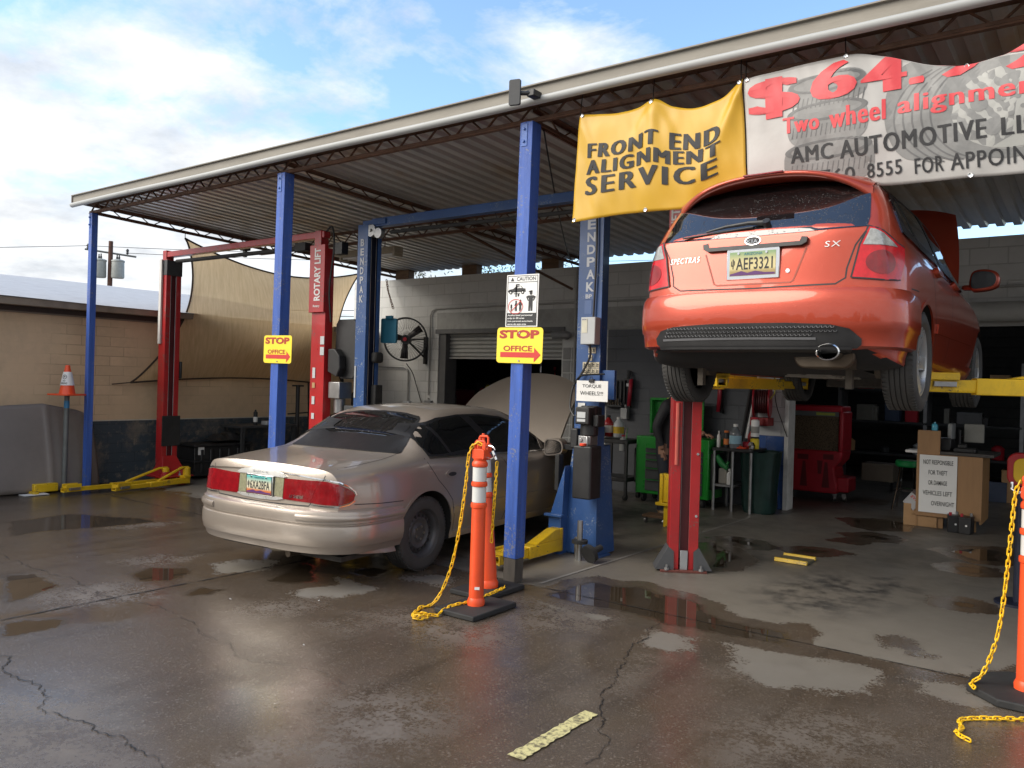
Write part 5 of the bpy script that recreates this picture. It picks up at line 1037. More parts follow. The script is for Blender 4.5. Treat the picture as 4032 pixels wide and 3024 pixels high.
# ================================================================= copper hatchback on the lift
kia = thing('hatchback', (-1.735, 4.65, 1.54), 'copper red hatchback raised high on the red two-post lift', 'car', scale=(.945, .965, 1.0))
st = [
 (0.02, [(0, .34), (.60, .34), (.70, .38), (.755, .56), (.755, .80), (.72, .95), (.66, 1.03), (.36, 1.055), (0, 1.06)]),
 (0.085, [(0, .30), (.66, .30), (.77, .36), (.82, .56), (.82, .80), (.78, .97), (.68, 1.12), (.38, 1.15), (0, 1.155)]),
 (0.155, [(0, .27), (.70, .27), (.80, .34), (.85, .56), (.85, .82), (.80, .99), (.655, 1.24), (.37, 1.275), (0, 1.28)]),
 (0.245, [(0, .25), (.72, .25), (.82, .33), (.865, .57), (.862, .83), (.805, 1.0), (.625, 1.335), (.36, 1.385), (0, 1.39)]),
 (0.43, [(0, .24), (.72, .24), (.82, .32), (.868, .58), (.866, .84), (.805, 1.0), (.60, 1.375), (.34, 1.43), (0, 1.438)]),
 (1.10, [(0, .22), (.72, .22), (.82, .30), (.868, .58), (.866, .85), (.80, .99), (.585, 1.40), (.33, 1.458), (0, 1.466)]),
 (1.80, [(0, .22), (.72, .22), (.82, .30), (.868, .58), (.866, .84), (.795, .97), (.585, 1.405), (.33, 1.462), (0, 1.47)]),
 (2.30, [(0, .22), (.72, .22), (.82, .30), (.868, .58), (.864, .83), (.79, .95), (.60, 1.37), (.34, 1.43), (0, 1.44)]),
 (2.75, [(0, .22), (.72, .22), (.82, .30), (.868, .57), (.86, .81), (.79, .92), (.66, 1.16), (.38, 1.23), (0, 1.25)]),
 (3.10, [(0, .22), (.72, .22), (.82, .30), (.868, .57), (.856, .79), (.79, .90), (.71, .97), (.42, 1.02), (0, 1.04)]),
 (3.40, [(0, .22), (.72, .22), (.82, .30), (.865, .56), (.85, .76), (.79, .86), (.70, .90), (.42, .92), (0, .93)]),
 (3.95, [(0, .22), (.70, .22), (.79, .30), (.84, .52), (.82, .66), (.76, .75), (.66, .79), (.40, .81), (0, .82)]),
 (4.32, [(0, .26), (.60, .26), (.68, .32), (.72, .48), (.70, .56), (.64, .62), (.56, .64), (.32, .66), (0, .66)])]
kc = Car(kia, st, [(.2, .06), (.68, .045), (.74, .05), (1.0, .075), (1.06, .09), (1.4, .2)], .34, [(.2, .02), (.7, .1)], .34, 3.2, .87, 4.35, m_copper, ((.85, .31), (3.46, .31)), .345, m_well)
ol = rear_outline(.868, .52, .0, 3.4); ol = [((.867, .58), (1, 0))]+ol+[((-.867, .58), (-1, 0))]
prof = [(-.16, .345), (-.03, .345), (-.005, .36), (.004, .44), (.014, .452), (.02, .50), (.018, .60), (.010, .655), (-.01, .685), (-.05, .695), (-.12, .70)]
kb = sweep_outline(ol, prof); kb_ = Car.__new__(Car); kb_.root = kia; kb_.bvh = BVHTree.FromPolygons([Vector(v) for v in kb.v], kb.f)
kbo = kb.build('rear_bumper', m_copper, kia, smooth=34, local=True)
# black mesh insert and lower lip
ins = [(-.63, .335), (-.645, .41), (-.60, .455), (-.50, .478), (-.25, .49), (0, .492), (.25, .49), (.50, .478), (.60, .455), (.66, .40), (.66, .335)]
io = kb_.patch('bumper_insert', ins, 'rear', m_black, .012, .04, parent=kbo)
mb = MB()
for r_ in range(3):
    for i in range(46):
        x = -.58+i*.0255+(r_ % 2)*.0128; z = .418+r_*.022
        if abs(x) > .57-.02*r_ or (x > .40 and z < .44): continue
        h = kb_.hit('rear', x, z)
        if h: p = h[0]; mb.tube([p+V(-.011, -.016, .006), p+V(-.005, -.021, -.004), p+V(.005, -.021, -.004), p+V(.011, -.016, .006)], .0035, 4)
mb.build('insert_mesh', M('mesh grey', (.05, .05, .052), .5), io, local=True)
kb_.line([(-.58, .398), (-.3, .402), (0, .404), (.42, .40)], 'rear', .014, M('grey insert edge', (.09, .09, .095), .45), .018, 'insert_edge', io)
mb = MB(); q = rear_outline(.84, .5, .0, 3.4, 40); mb2 = sweep_outline([o_ for o_ in q if abs(o_[0][0]) < .62], [(-.4, .322), (-.06, .324), (-.015, .328), (.004, .338), (.008, .352)]); mb2.build('lower_valance', m_black, kia, local=True)
# exhaust tip, muffler, beams underneath
mb = MB(); Mq = trans(.485, .02, .325) @ rotx(R(-90)) @ Matrix.Diagonal((1.25, .85, 1, 1)); mb.lathe([(.034, .25), (.052, .22), (.056, .0), (.050, -.005), (.047, .0), (.046, .2)], 28, Mq); ex = mb.build('exhaust_tip', m_chrome, kia, local=True)
mb = MB(); mb.lathe([(0, .1), (.045, .1)], 20, Mq); mb.build('exhaust_bore', m_ink, ex, local=True)
mb = MB(); mb.prism(rrect(.36, .15, .07, 6), .14, .52, trans(.43, .66, .31) @ rotx(R(90)) @ trans(0, 0, -.0)); mb.tube([(.40, .25, .3), (.46, .2, .32)], .03, 10); mb.tube([(.1, .5, .27), (-.02, .9, .25), (-.05, 1.6, .23), (-.1, 2.6, .22)], .028, 8); mb.build('muffler', m_muff, kia, local=True, bevel=.02)
mb = MB(); mb.prism(rrect(.36, .11, .04, 4), 1.3, 2.1, trans(0, 0, .26) @ rotx(R(90)) @ Matrix.Scale(-1, 4, (0, 0, 1)))
for i in range(7): mb.box(-.19, .19, 1.32+i*.12, 1.35+i*.12, .20, .21)
mb.build('heat_shield', M('heat shield', (.26, .24, .21), .5, .5, dirt=(.15, .12, .09)), kia, local=True)
mb = MB(); mb.tube([(-.62, .85, .25), (-.3, .85, .29), (.3, .85, .29), (.62, .85, .25)], .04, 10)
for sg in (1, -1): mb.tube([(sg*.6, .85, .24), (sg*.2, .75, .28)], .028, 8); mb.tube([(sg*.62, .88, .25), (sg*.55, 1.35, .27)], .026, 8); mb.cyl((sg*.58, .85, .31), (sg*.66, .85, .31), .12, n=18); mb.box(sg*.5-.02, sg*.5+.02, .45, .5, .12, .3)
mb.build('rear_axle', M('suspension', (.085, .068, .05), .7, var=.4), kia, local=True)
mb = MB(); mb.box(-.66, .66, .45, 3.9, .285, .31); mb.box(-.45, .05, 1.0, 1.5, .24, .29); mb.box(-.35, .35, 3.0, 3.7, .14, .28); mb.build('underbody', m_under, kia, local=True, bevel=.02)
for y in (.85, 3.46):
    for sg in (1, -1): make_wheel(kia, (sg*.76, y, .302), .305, .205, sg, .205, 'alloy', M('silver alloy', (.52, .53, .54), .3, .7, var=.06))
arch_lip(kc, .85, .31, .352, m_copper, 20, 165, .024)
# tailgate: glass, black band under the spoiler, wiper, lid seams
g_ = [(-.655, 1.035), (-.3, 1.025), (0, 1.022), (.3, 1.025), (.655, 1.035), (.655, 1.10), (.63, 1.24), (.585, 1.36), (.3, 1.395), (0, 1.402), (-.3, 1.395), (-.585, 1.36), (-.63, 1.24), (-.655, 1.10)]
g = kc.patch('rear_window', g_, 'rear', m_glass, .004, .045)
spm = MB(); xs_ = list(np.linspace(-1, 1, 41))
def spo(u, v):   # v 0..1 round the spoiler section: top front, top rear lip, underside
    x = u*.635; e = abs(u)**4; zt = 1.452-.085*u*u; S = [(.62, zt+.004), (.40, zt+.003-.03*e), (.25+.11*e, zt-.010-.05*e), (.205+.14*e, zt-.03-.085*e), (.22+.14*e, zt-.05-.10*e), (.28+.12*e, zt-.06-.07*e), (.36, zt-.06)]
    k = v*6; i = min(5, int(k)); f = k-i; return (x, S[i][0]*(1-f)+S[i+1][0]*f, S[i][1]*(1-f)+S[i+1][1]*f)
spm.grid(spo, xs_, [i/6 for i in range(7)]); so_ = spm.build('spoiler', m_copper, kia, smooth=50, local=True)
so_.modifiers.new('ss', 'SUBSURF').levels = 1; so_.modifiers['ss'].render_levels = 2
mb = MB(); mb.box(-.13, .13, .192, .215, 1.413, 1.425); mb.build('brake_light', m_lensred, so_, local=True, bevel=.004)
mb = MB(); mb.tube([(.0, .62, 1.46), (-.01, .70, 1.62)], .006, 6); mb.build('aerial', m_black, kia, local=True)
def on(x, z, o=.02): h = kc.hit('rear', x, z); return h[0]+h[1]*o
mb = MB(); mb.tube([on(.04, 1.09), on(-.05, 1.087, .03), on(-.2, 1.075, .03), on(-.33, 1.06, .02)], [.018, .013, .01, .006], 8); mb.cyl(on(.06, 1.09, .0), on(.06, 1.09, .035), .024, n=14); mb.tube([on(-.02, 1.07, .015), on(-.5, 1.045, .012)], .006, 6); mb.build('rear_wiper', m_black, kia, local=True)
kc.line([(-.665, 1.03), (-.60, .93), (-.56, .80), (-.555, .745), (-.50, .712), (0, .705), (.50, .712), (.555, .745), (.56, .80), (.60, .93), (.665, 1.03)], 'rear', .009)
rec = [(-.325, .93), (-.255, .742), (-.235, .732), (.235, .732), (.255, .742), (.325, .93)]; kc.line(rec, 'rear', .010, M('copper crease', (.30, .05, .02), .4), .002, 'tailgate_crease')
kc.patch('tailgate_garnish', [(-.315, .975), (-.29, 1.0), (.29, 1.0), (.315, .975), (.315, .952), (.30, .948), (.285, .958), (-.285, .958), (-.30, .948), (-.315, .952)], 'rear', m_copper, .03, .035)
kc.patch('black_grip', [(-.33, .955), (-.335, .985), (-.30, .99), (-.29, .963), (.29, .963), (.30, .99), (.335, .985), (.33, .955), (.30, .94), (-.30, .94)], 'rear', m_trim, .034, .03)
e_ = kc.patch('badge', ellipse(0, .985, .052, .026, 28), 'rear', m_chrome, .036, .02); kc.patch('badge_field', ellipse(0, .985, .046, .021, 28), 'rear', m_ink, .038, .02, parent=e_)
yb = kc.hit('rear', 0, .985)[0].y-.044
mb = MB(); letter(mb, 'KIA', lambda u, v: (u, yb, .975+v), -.034, -.001, .068, .022, 0, 0, 1.1); mb.build('lettering', m_chrome, e_, smooth=0, fix=False, local=True)
f = lambda u, v: tuple((lambda h: h[0]+h[1]*.006)(kc.hit('rear', u, v)))
mb = MB(); letter(mb, 'SPECTRA5', f, -.585, .885, .22, .036, 0, .2, 1.25); mb.build('lettering', m_satin, kia, smooth=0, fix=False, local=True)
mb = MB(); letter(mb, 'SX', f, .43, .925, .09, .034, 0, .1, 1.2); mb.build('lettering', m_satin, kia, smooth=0, fix=False, local=True)
kc.patch('lock', ellipse(.22, .80, .013, .013, 14), 'rear', m_chrome, .006, .01)
plate(kia, 0, kc.hit('rear', 0, .86)[0].y-.012, .855, 'AEF3321', (.22, .33, .16), ((.35, .26, .10), (.58, .50, .25)), m_chrome, .018)
for sg in (1, -1):
    mr = lambda P: [(sg*x, z) for x, z in P]
    dx = 'dr' if sg > 0 else 'dl'
    o = kc.patch('tail_lamp', [(.487, .745), (.53, .93), (.578, 1.035), (.66, 1.01), (.76, .945), (.815, .925), (.805, .84), (.765, .735), (.64, .73)], dx, m_lensbright, .008, .03)
    for gl in ([(.487, .745), (.53, .93), (.578, 1.035), (.66, 1.01), (.76, .945), (.815, .925)], [(.765, .735), (.64, .73), (.487, .745)]): kc.line(gl, dx, .008, m_ink, .009, 'lamp_gap', o)
    kc.patch('clear_lens', [(.545, .93), (.585, 1.02), (.655, .995), (.75, .92)], dx, m_lenswhite, .011, .025, parent=o)
    kc.patch('lamp_reflector', ellipse(.64, .83, .085, .068, 24), dx, m_lensred, .0105, .025, parent=o)
# sides
kwin = [(.42, 1.03), (.50, 1.14), (.62, 1.28), (.80, 1.345), (1.3, 1.372), (1.8, 1.372), (2.2, 1.345), (2.6, 1.22), (2.95, 1.03), (2.98, .945), (2.2, .975), (1.2, 1.0), (.6, 1.02)]
def kside(ax, sg):
    g = kc.patch('side_window', kwin, ax, m_glassd, .008, .045); kc.line(kwin+[kwin[0]], ax, .018, m_trim, .010, 'window_seal', g)
    kc.patch('door_pillar', [(1.68, 1.372), (1.78, 1.372), (1.86, .985), (1.74, .99)], ax, m_trim, .012, .05, parent=g); kc.patch('door_pillar', [(.86, 1.35), (.90, 1.355), (1.0, 1.01), (.94, 1.012)], ax, m_trim, .012, .05, parent=g)
    for pl in ([(1.02, 1.0), (1.08, .8), (1.15, .65), (1.26, .50), (1.3, .3)], [(1.80, .97), (1.84, .7), (1.82, .4), (1.78, .28)], [(2.98, .93), (3.02, .75), (3.02, .5), (2.95, .3)], [(.40, .70), (.56, .70)]): kc.line(pl, ax, .008)
    kc.patch('door_moulding', [(1.25, .50), (2.9, .50), (2.9, .56), (1.25, .56)], ax, m_copper, .014, .06)
    kc.patch('side_skirt', [(1.2, .23), (3.1, .23), (3.1, .33), (1.2, .33)], ax, m_copper, .02, .07)
    for cy in (1.22, 2.05): kc.patch('door_handle', ellipse(cy, .885, .10, .028), ax, m_copper, .03, .03)
    mb = MB(); pp = catmull([(0, -.075), (.10, -.085), (.19, -.06), (.215, .0), (.19, .06), (.1, .085), (.01, .06)], 4, True); Mz = Matrix(((1, 0, 0, 0), (0, 0, -1, 0), (0, 1, 0, 0), (0, 0, 0, 1)))
    mb.prism([(sg*(.86+p[0]), p[1]+1.02) for p in pp], -2.92, -2.78, Mz); mb.box(min(sg*.79, sg*.90), max(sg*.79, sg*.90), 2.83, 2.92, .95, .99)
    o = mb.build('wing_mirror', m_copper, kia, local=True, bevel=.025, smooth=50); mb = MB(); mb.prism([(sg*(.875+p[0]*.82), p[1]*.78+1.02) for p in pp], -2.782, -2.77, Mz); mb.build('mirror_glass', _M['mirror glass'], o, local=True)
kc.both(kside)
kws = [(-.66, 2.98), (0, 3.10), (.66, 2.98), (.60, 2.55), (.55, 2.34), (0, 2.30), (-.55, 2.34), (-.60, 2.55)]; kc.patch('windscreen', kws, 'top', m_glassd, .004, .07)
# raised hood
mb = MB(); an = R(58)
def kh(u, v, dz=0):
    w_ = .72-.10*v*v; l = 1.0*v*(1-.08*abs(u)**3); c = .04*(1-u*u)+.05*math.sin(math.pi*v)+dz
    return (u*w_, 3.12+l*math.cos(an)-c*math.sin(an), .93+l*math.sin(an)+c*math.cos(an))
mb.grid(kh, list(np.linspace(-1, 1, 16)), list(np.linspace(0, 1, 10))); mb.grid(lambda u, v: kh(u, v, -.03), list(np.linspace(-1, 1, 16)), list(np.linspace(0, 1, 10))); ho = mb.build('hood', m_copper, kia, local=True, smooth=50)
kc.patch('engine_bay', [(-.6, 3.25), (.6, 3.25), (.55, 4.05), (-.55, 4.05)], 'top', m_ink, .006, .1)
# ---------------------------------------------------------------- banners and signs
def interp(xs, ys, x):
    x = min(max(x, xs[0]), xs[-1]); return float(np.interp(x, xs, ys))
def smi(pts, x):
    """smooth curve through (x, z)"""
    return pchip([p[0] for p in pts], [p[1] for p in pts], x)
def banner(name, top, bot, sag, mat, label, cat, folds, yb=5.27):
    """hung cloth: top/bot are (x,z) curves with the ties as peaks; folds radiate from the ties"""
    x0, x1 = top[0][0], top[-1][0]; b0, b1 = bot[0][0], bot[-1][0]
    def P(u, v):   # u,v in 0..1
        xt = x0+(x1-x0)*u; xb = b0+(b1-b0)*u; x = xt*v+xb*(1-v); z = smi(top, xt)*v+smi(bot, xb)*(1-v)
        y = yb-sag*math.sin(math.pi*u)*math.sin(math.pi*v)*.6
        for fx, dx, amp in folds:
            s = (1-v); c = fx+dx*s; d = (u-c)/(.03+.05*s); y -= amp*math.exp(-d*d)*(1-s*.85)*(min(1, s*8))
        y += .012*noise.noise(V(x*3.2, z*3.2, 1))+.005*noise.noise(V(x*9, z*5, 4))+.004*noise.noise(V(x*16+z*6, z*4, 7)); return V(x, y, z)
    mb = MB(); us = list(np.linspace(0, 1, int(60*(x1-x0)))); vs = list(np.linspace(0, 1, 36)); mb.grid(P, us, vs)
    root = thing(name, ((x0+x1)/2, yb, bot[0][1]), label, cat); o = mb.build('cloth', mat, root, smooth=80, fix=False)
    s = o.modifiers.new('s', 'SOLIDIFY'); s.thickness = .002; return root, P
m_by = M('yellow vinyl', (.56, .33, .02), .42, var=.06, scale=2, dirt=(.44, .26, .02), dirtamt=.3)
m_bw = M('white vinyl', (.40, .39, .375), .4, var=.05, scale=2, dirt=(.30, .29, .275), dirtamt=.5)
m_bred = M('banner red', (.58, .04, .05), .45, var=.05); m_bink = M('banner black', (.014, .014, .016), .6, var=.1)
m_bg1 = M('banner grey', (.19, .19, .185), .42, var=.12, scale=14); m_bg2 = M('banner dark grey', (.11, .11, .11), .42, var=.12, scale=14); m_bg3 = M('banner pale grey', (.33, .33, .31), .42, var=.05)
by, P = banner('banner', [(-3.334, 3.722), (-3.15, 3.69), (-3.0, 3.672), (-2.85, 3.68), (-2.707, 3.722), (-2.55, 3.64), (-2.37, 3.60), (-2.2, 3.63), (-2.045, 3.735)], [(-3.382, 2.891), (-2.9, 2.91), (-2.38, 2.90), (-2.0, 3.03)], .05, m_by, 'yellow vinyl banner reading FRONT END ALIGNMENT SERVICE under the canopy edge', 'banner', [(.49, .02, .03), (.48, -.3, .012), (.5, .35, .012), (0, .3, .02), (1, -.3, .03), (1, -.15, .015)])
def on_b(P, o=.0045):
    def f(u, v):
        e = 1e-3; p = P(u, v); n = (P(u+e, v)-p).cross(P(u, v+e)-p).normalized(); n = n if n.y < 0 else -n
        return p+n*o
    return f
f = on_b(P)
def heavy(mb, s_, P, wrap, x, z, w, h, bold, dx, shear, n):
    # thick strokes: the same glyphs printed n times, each a hair to the side and a hair higher
    for k in range(n):
        g = on_b(P, .0042+.0005*k); g = wrap(g) if wrap else g; letter(mb, s_, g, x+dx*k, z, w-dx*(n-1), h, bold, shear, 1.12 if wrap else 1.26, .025)
mb = MB()
for s_, u0, u1, va, vb in (('FRONT', .08, .535, .585, .72), ('END', .60, .885, .575, .735), ('ALIGNMENT', .075, .885, .43, .56), ('SERVICE', .075, .865, .235, .405)): heavy(mb, s_, P, None, u0, va, u1-u0, vb-va, 0, .0042, 0, 5)
mb.build('lettering', m_bink, by, smooth=0, fix=False)
def eyelets(root, P, uv):
    for u, v in uv: mb = MB(); p = on_b(P, .003)(u, v); mb.lathe([(.006, -.003), (.015, -.003), (.016, .002), (.013, .005), (.006, .002)], 14, Matrix.Translation(p) @ rotx(R(90))); mb.build('eyelet', m_chrome, root)
eyelets(by, P, [(.015, .985), (.475, .975), (.985, .985), (.015, .02), (.46, .02)])
for i, (x, z) in enumerate(((-3.325, 3.71), (-2.707, 3.71), (-2.05, 3.72))): mb = MB(); mb.tube([(x, 5.262, z), (x-.02, 5.3, z+.08), (x-.04, 5.35, z+.2), (x-.03, 5.37, z+.2)], .004, 5); mb.build('tie', m_cable, by)
bw, P = banner('banner', [(-2.035, 3.727), (-1.8, 3.742), (-1.378, 3.752), (-1.144, 3.69), (-.865, 3.58), (-.712, 3.55), (-.546, 3.565), (-.30, 3.68), (-.08, 3.75), (.3, 3.66), (.75, 3.73)], [(-1.99, 3.04), (-1.5, 2.97), (-1.075, 2.90), (-.706, 2.894), (-.415, 2.885), (.2, 2.9), (.78, 2.9)], .06, m_bw, 'white vinyl banner advertising two wheel alignment with grey tyre pictures', 'banner', [(.235, .03, .03), (.235, -.15, .012), (.7, 0, .03), (0, .15, .01)])
f = on_b(P); f2 = on_b(P, .003); f1 = on_b(P, .002)
uvx = lambda x: (x+2.035)/(.75+2.035)
def zv(x, z): t_ = smi([(-2.035, 3.727), (-1.8, 3.742), (-1.378, 3.752), (-1.144, 3.69), (-.865, 3.58), (-.712, 3.55), (-.546, 3.565), (-.30, 3.68), (-.08, 3.75), (.3, 3.66), (.75, 3.73)], x); b_ = smi([(-1.99, 3.04), (-1.5, 2.97), (-1.075, 2.90), (-.706, 2.894), (-.415, 2.885), (.2, 2.9), (.78, 2.9)], x); return (z-b_)/(t_-b_)
def wx(g): return lambda x, z: g(uvx(x), min(.995, max(.005, zv(x, z))))
def bpoly(mb, poly, g):
    pts, tr = fillpoly(poly, .045); mb.add([g(*p) for p in pts], tr)
def ring(mb, cx_, cz_, a, b_, a2, b2, g, t0=0, t1=360, dx=0, n=44):
    vs = []
    for i in range(n+1):
        t_ = R(t0+(t1-t0)*i/n)
        for k in range(4): q = k/3; vs.append(g(cx_+dx*q+(a*(1-q)+a2*q)*math.cos(t_), cz_+(b_*(1-q)+b2*q)*math.sin(t_)))
    mb.add(vs, [(i*4+k, i*4+k+1, i*4+k+5, i*4+k+4) for i in range(n) for k in range(3)])
mb = MB(); g = wx(f1)
for cx_, cz_, w_, h_ in ((-1.50, 3.56, .25, .10), (-1.50, 3.34, .25, .14), (-1.5, 3.10, .28, .14)): bpoly(mb, [(cx_+w_*math.copysign(abs(math.cos(t_))**.5, math.cos(t_)), cz_+h_*math.copysign(abs(math.sin(t_))**.7, math.sin(t_))) for t_ in np.linspace(0, 6.1, 30)], g)
bpoly(mb, [(-1.15+.0*i, 3.31) for i in range(0)] or [(-1.16+.33*(1-math.cos(t_))*.5+.0, 3.33+.3*math.sin(t_)*1.0) for t_ in np.linspace(-1.5, 1.5, 16)]+[(-.55, 3.58), (-.45, 3.45), (-.5, 3.1), (-.7, 3.0), (-.95, 3.03)], g)
ring(mb, -.50, 3.27, .36, .29, .30, .24, g); mb.build('tyre_print', m_bg1, bw, smooth=0, fix=False)
mb = MB(); g = wx(f2)
for cx_, cz_, w_ in ((-1.50, 3.60, .24), (-1.5, 3.42, .25), (-1.5, 3.18, .27)):
    ring(mb, cx_, cz_, w_, .06, w_*.86, .045, g)
    for i in range(16): x = cx_-w_*.9+i*w_*1.8/15; bpoly(mb, [(x, cz_-.15), (x+.006, cz_-.15), (x+.02, cz_-.08), (x+.014, cz_-.08)], g)
for k in range(5): ring(mb, -.78+.05*k, 3.28, .33, .30, .32, .292, g, 110, 250)
mb.build('tyre_print', m_bg2, bw, smooth=0, fix=False)
mb = MB(); bpoly(mb, ellipse(-.50, 3.27, .295, .235, 36), wx(f1)); mb.build('wheel_print', m_bg3, bw, smooth=0, fix=False)
for i in range(5):
    a = R(72*i+20)
    for c_ in (ellipse(-.50+.16*math.cos(a), 3.27+.13*math.sin(a), .045, .05, 14), ellipse(-.50+.06*math.cos(a+.6), 3.27+.05*math.sin(a+.6), .014, .013, 10)): mb = MB(); bpoly(mb, c_, wx(f2)); mb.build('wheel_print', m_bg1, bw, smooth=0, fix=False)
def lines(rows, mat):
    for row in rows:
        mb = MB()
        for s_, x0, x1, za, zb, bo, dx, n in row: heavy(mb, s_, P, wx, x0, za, x1-x0, zb-za, bo, dx, 0, n)
        mb.build('lettering', mat, bw, smooth=0, fix=False)
lines([[(s_, x0, x1, za, zb, 0, .010, 7) for s_, x0, x1, za, zb in (('$', -2.01, -1.665, 3.43, 3.70), ('6', -1.60, -1.31, 3.485, 3.715), ('4', -1.29, -1.03, 3.47, 3.70), ('.', -1.02, -.935, 3.485, 3.53), ('9', -.89, -.60, 3.49, 3.72), ('9', -.57, -.28, 3.47, 3.70))],
 [(s_, x0, x1, za, zb, .005, .005, 3) for s_, x0, x1, za, zb in (('Two', -1.78, -1.545, 3.31, 3.415), ('wheel', -1.485, -1.15, 3.30, 3.425), ('alignment', -1.085, -.30, 3.285, 3.425))]], m_bred)
lines([[(s_, x0, x1, za, zb, 0, .004, 3) for s_, x0, x1, za, zb in (('AMC', -1.735, -1.465, 3.115, 3.215), ('AUTOMOTIVE', -1.425, -.62, 3.105, 3.215), ('LLC', -.55, -.32, 3.105, 3.205))],
 [(s_, x0, x1, za, zb, 0, .0015, 3) for s_, x0, x1, za, zb in (('760', -1.55, -1.34, 2.965, 3.05), ('8555', -1.268, -1.07, 2.965, 3.05), ('FOR', -1.0, -.845, 2.95, 3.04), ('APPOINTMENTS', -.81, -.02, 2.945, 3.04))]], m_bink)
eyelets(bw, P, [(.008, .985), (.235, .985), (.475, .985), (.7, .985), (.475, .02), (.72, .02)])
for x, z in ((-2.02, 3.72), (-1.378, 3.745), (-.08, 3.74)): mb = MB(); mb.tube([(x, 5.262, z), (x-.015, 5.3, z+.07), (x-.03, 5.35, z+.17)], .004, 5); mb.build('tie', m_cable, bw)
# -- stop / office plates on the two front posts
def stop_sign(cx_, cz_, y, label, tilt):
    t_ = thing('stop_sign', (cx_, y, cz_), label, 'sign', 'yellow STOP OFFICE signs on the posts'); Mx = trans(cx_, y, cz_) @ roty(tilt); w_, h_ = .46, .29
    mb = MB(); mb.prism(rrect(w_, h_, .03, 5), 0, .004, Mx @ rotx(R(90))); mb.build('plate', m_signyel, t_, smooth=0)
    g = lambda u, v: Mx @ V(u, -.006, v)
    for a in (('STOP', -.205, .055, .40, .07, .05), ('OFFICE', -.16, -.048, .29, .045, .025)): mb = MB(); letter(mb, a[0], g, *a[1:]); mb.build('lettering', M('sign brown red', (.40, .04, .02), .5), t_, smooth=0, fix=False)
    mb = MB(); flat(mb, [(-.19, -.098), (.15, -.098), (.15, -.135), (.215, -.075), (.15, -.018), (.15, -.056), (-.19, -.056)], g); mb.build('arrow', m_signred, t_, smooth=0, fix=False)
    for z in (.1, -.125): mb = MB(); mb.cyl(Mx @ V(0, -.01, z), Mx @ V(0, 0, z), .008, n=8); mb.build('screw', m_steel, t_)
stop_sign(-6.985, 1.913, 5.288, 'yellow STOP OFFICE sign with red arrow on the farther blue post', R(.7)); stop_sign(-3.862, 1.943, 5.288, 'yellow STOP OFFICE sign with red arrow below the white caution sign', R(.8))
cs = thing('caution_sign', (-3.848, 5.29, 2.306), 'white CAUTION sign with lift and people pictograms on the near blue post', 'sign'); Mx = trans(-3.848, 5.289, 2.306) @ roty(R(.8))
g = lambda u, v: Mx @ V(u, -.006, v); g3 = lambda u, v: Mx @ V(u, -.008, v)
mb = MB(); mb.box(-.16, .16, -.004, 0, -.212, .212, Mx); mb.build('plate', m_paper, cs, smooth=0)
mb = MB()
for a in ((-.15, .15, .199, .203), (-.15, .15, .148, .152), (-.15, -.146, -.1, .203), (.146, .15, -.1, .203)): flat(mb, [(a[0], a[2]), (a[1], a[2]), (a[1], a[3]), (a[0], a[3])], g)
flat(mb, [(-.15, -.203), (.15, -.203), (.15, -.1), (-.15, -.1)], g); letter(mb, 'CAUTION', g, -.06, .162, .19, .03, .01); flat(mb, [(-.12, .16), (-.085, .16), (-.1025, .192)], g)
# lift with car, worker with cap, crossed-out family
flat(mb, [(-.068, .03), (-.055, .03), (-.055, .125), (-.03, .125), (-.03, .135), (-.068, .135)], g); flat(mb, [(-.045, .035), (-.03, .035), (-.03, .058), (-.045, .058)], g)
flat(mb, [(-.145, .075), (-.135, .09), (-.09, .098), (-.06, .12), (-.01, .12), (.005, .1), (.03, .098), (.035, .072), (-.135, .068)], g); flat(mb, ellipse(-.115, .068, .016, .016, 14), g); flat(mb, ellipse(.005, .068, .016, .016, 14), g); flat(mb, [(-.085, .055), (-.02, .055), (-.02, .06), (-.085, .06)], g)
flat(mb, ellipse(.088, .06, .014, .016, 14), g); flat(mb, [(.06, .075), (.1, .082), (.103, .07), (.07, .068)], g); flat(mb, [(.04, .03), (.06, .04), (.115, .04), (.137, .03), (.115, -.005), (.108, 0), (.12, .025), (.107, .015), (.107, -.085), (.09, -.085), (.087, -.03), (.083, -.085), (.066, -.085), (.068, .015), (.056, .025), (.068, 0), (.06, -.005)], g)
for x, s_ in ((-.105, .55), (-.058, .9), (-.015, 1.0)):
    zb = -.085; flat(mb, ellipse(x, zb+.085*s_, .009, .01, 10), g); flat(mb, [(x-.018*s_, zb+.05*s_), (x-.008, zb+.075*s_), (x+.008, zb+.075*s_), (x+.018*s_, zb+.05*s_), (x+.01*s_, zb+.045*s_), (x+.012*s_, zb), (x+.003, zb), (x, zb+.03*s_), (x-.003, zb), (x-.012*s_, zb), (x-.01*s_, zb+.045*s_)], g)
mb.build('lettering', m_ink, cs, smooth=0, fix=False)
mb = MB(); r1 = [(-.062+.075*math.cos(t_), -.048+.062*math.sin(t_)) for t_ in np.linspace(0, 6.283, 33)]; r2 = [(-.062+.070*math.cos(t_), -.048+.057*math.sin(t_)) for t_ in np.linspace(0, 6.283, 33)]
mb.add([g3(*p) for p in r1+r2], [(i, i+1, 34+i, 33+i) for i in range(32)]); flat(mb, [(-.112, -.09), (-.107, -.093), (-.013, -.006), (-.017, -.002)], g3); mb.build('prohibition_ring', m_signred, cs, smooth=0, fix=False)
mb = MB(); letter(mb, 'Authorized personnel', g3, -.138, -.129, .25, .017, .02, .2); letter(mb, 'only in lift area', g3, -.138, -.153, .17, .017, .02, .2); letter(mb, 'Solo personal autorizado', g3, -.138, -.176, .255, .015, .02); letter(mb, 'cerca de esta area', g3, -.138, -.198, .19, .014, .02)
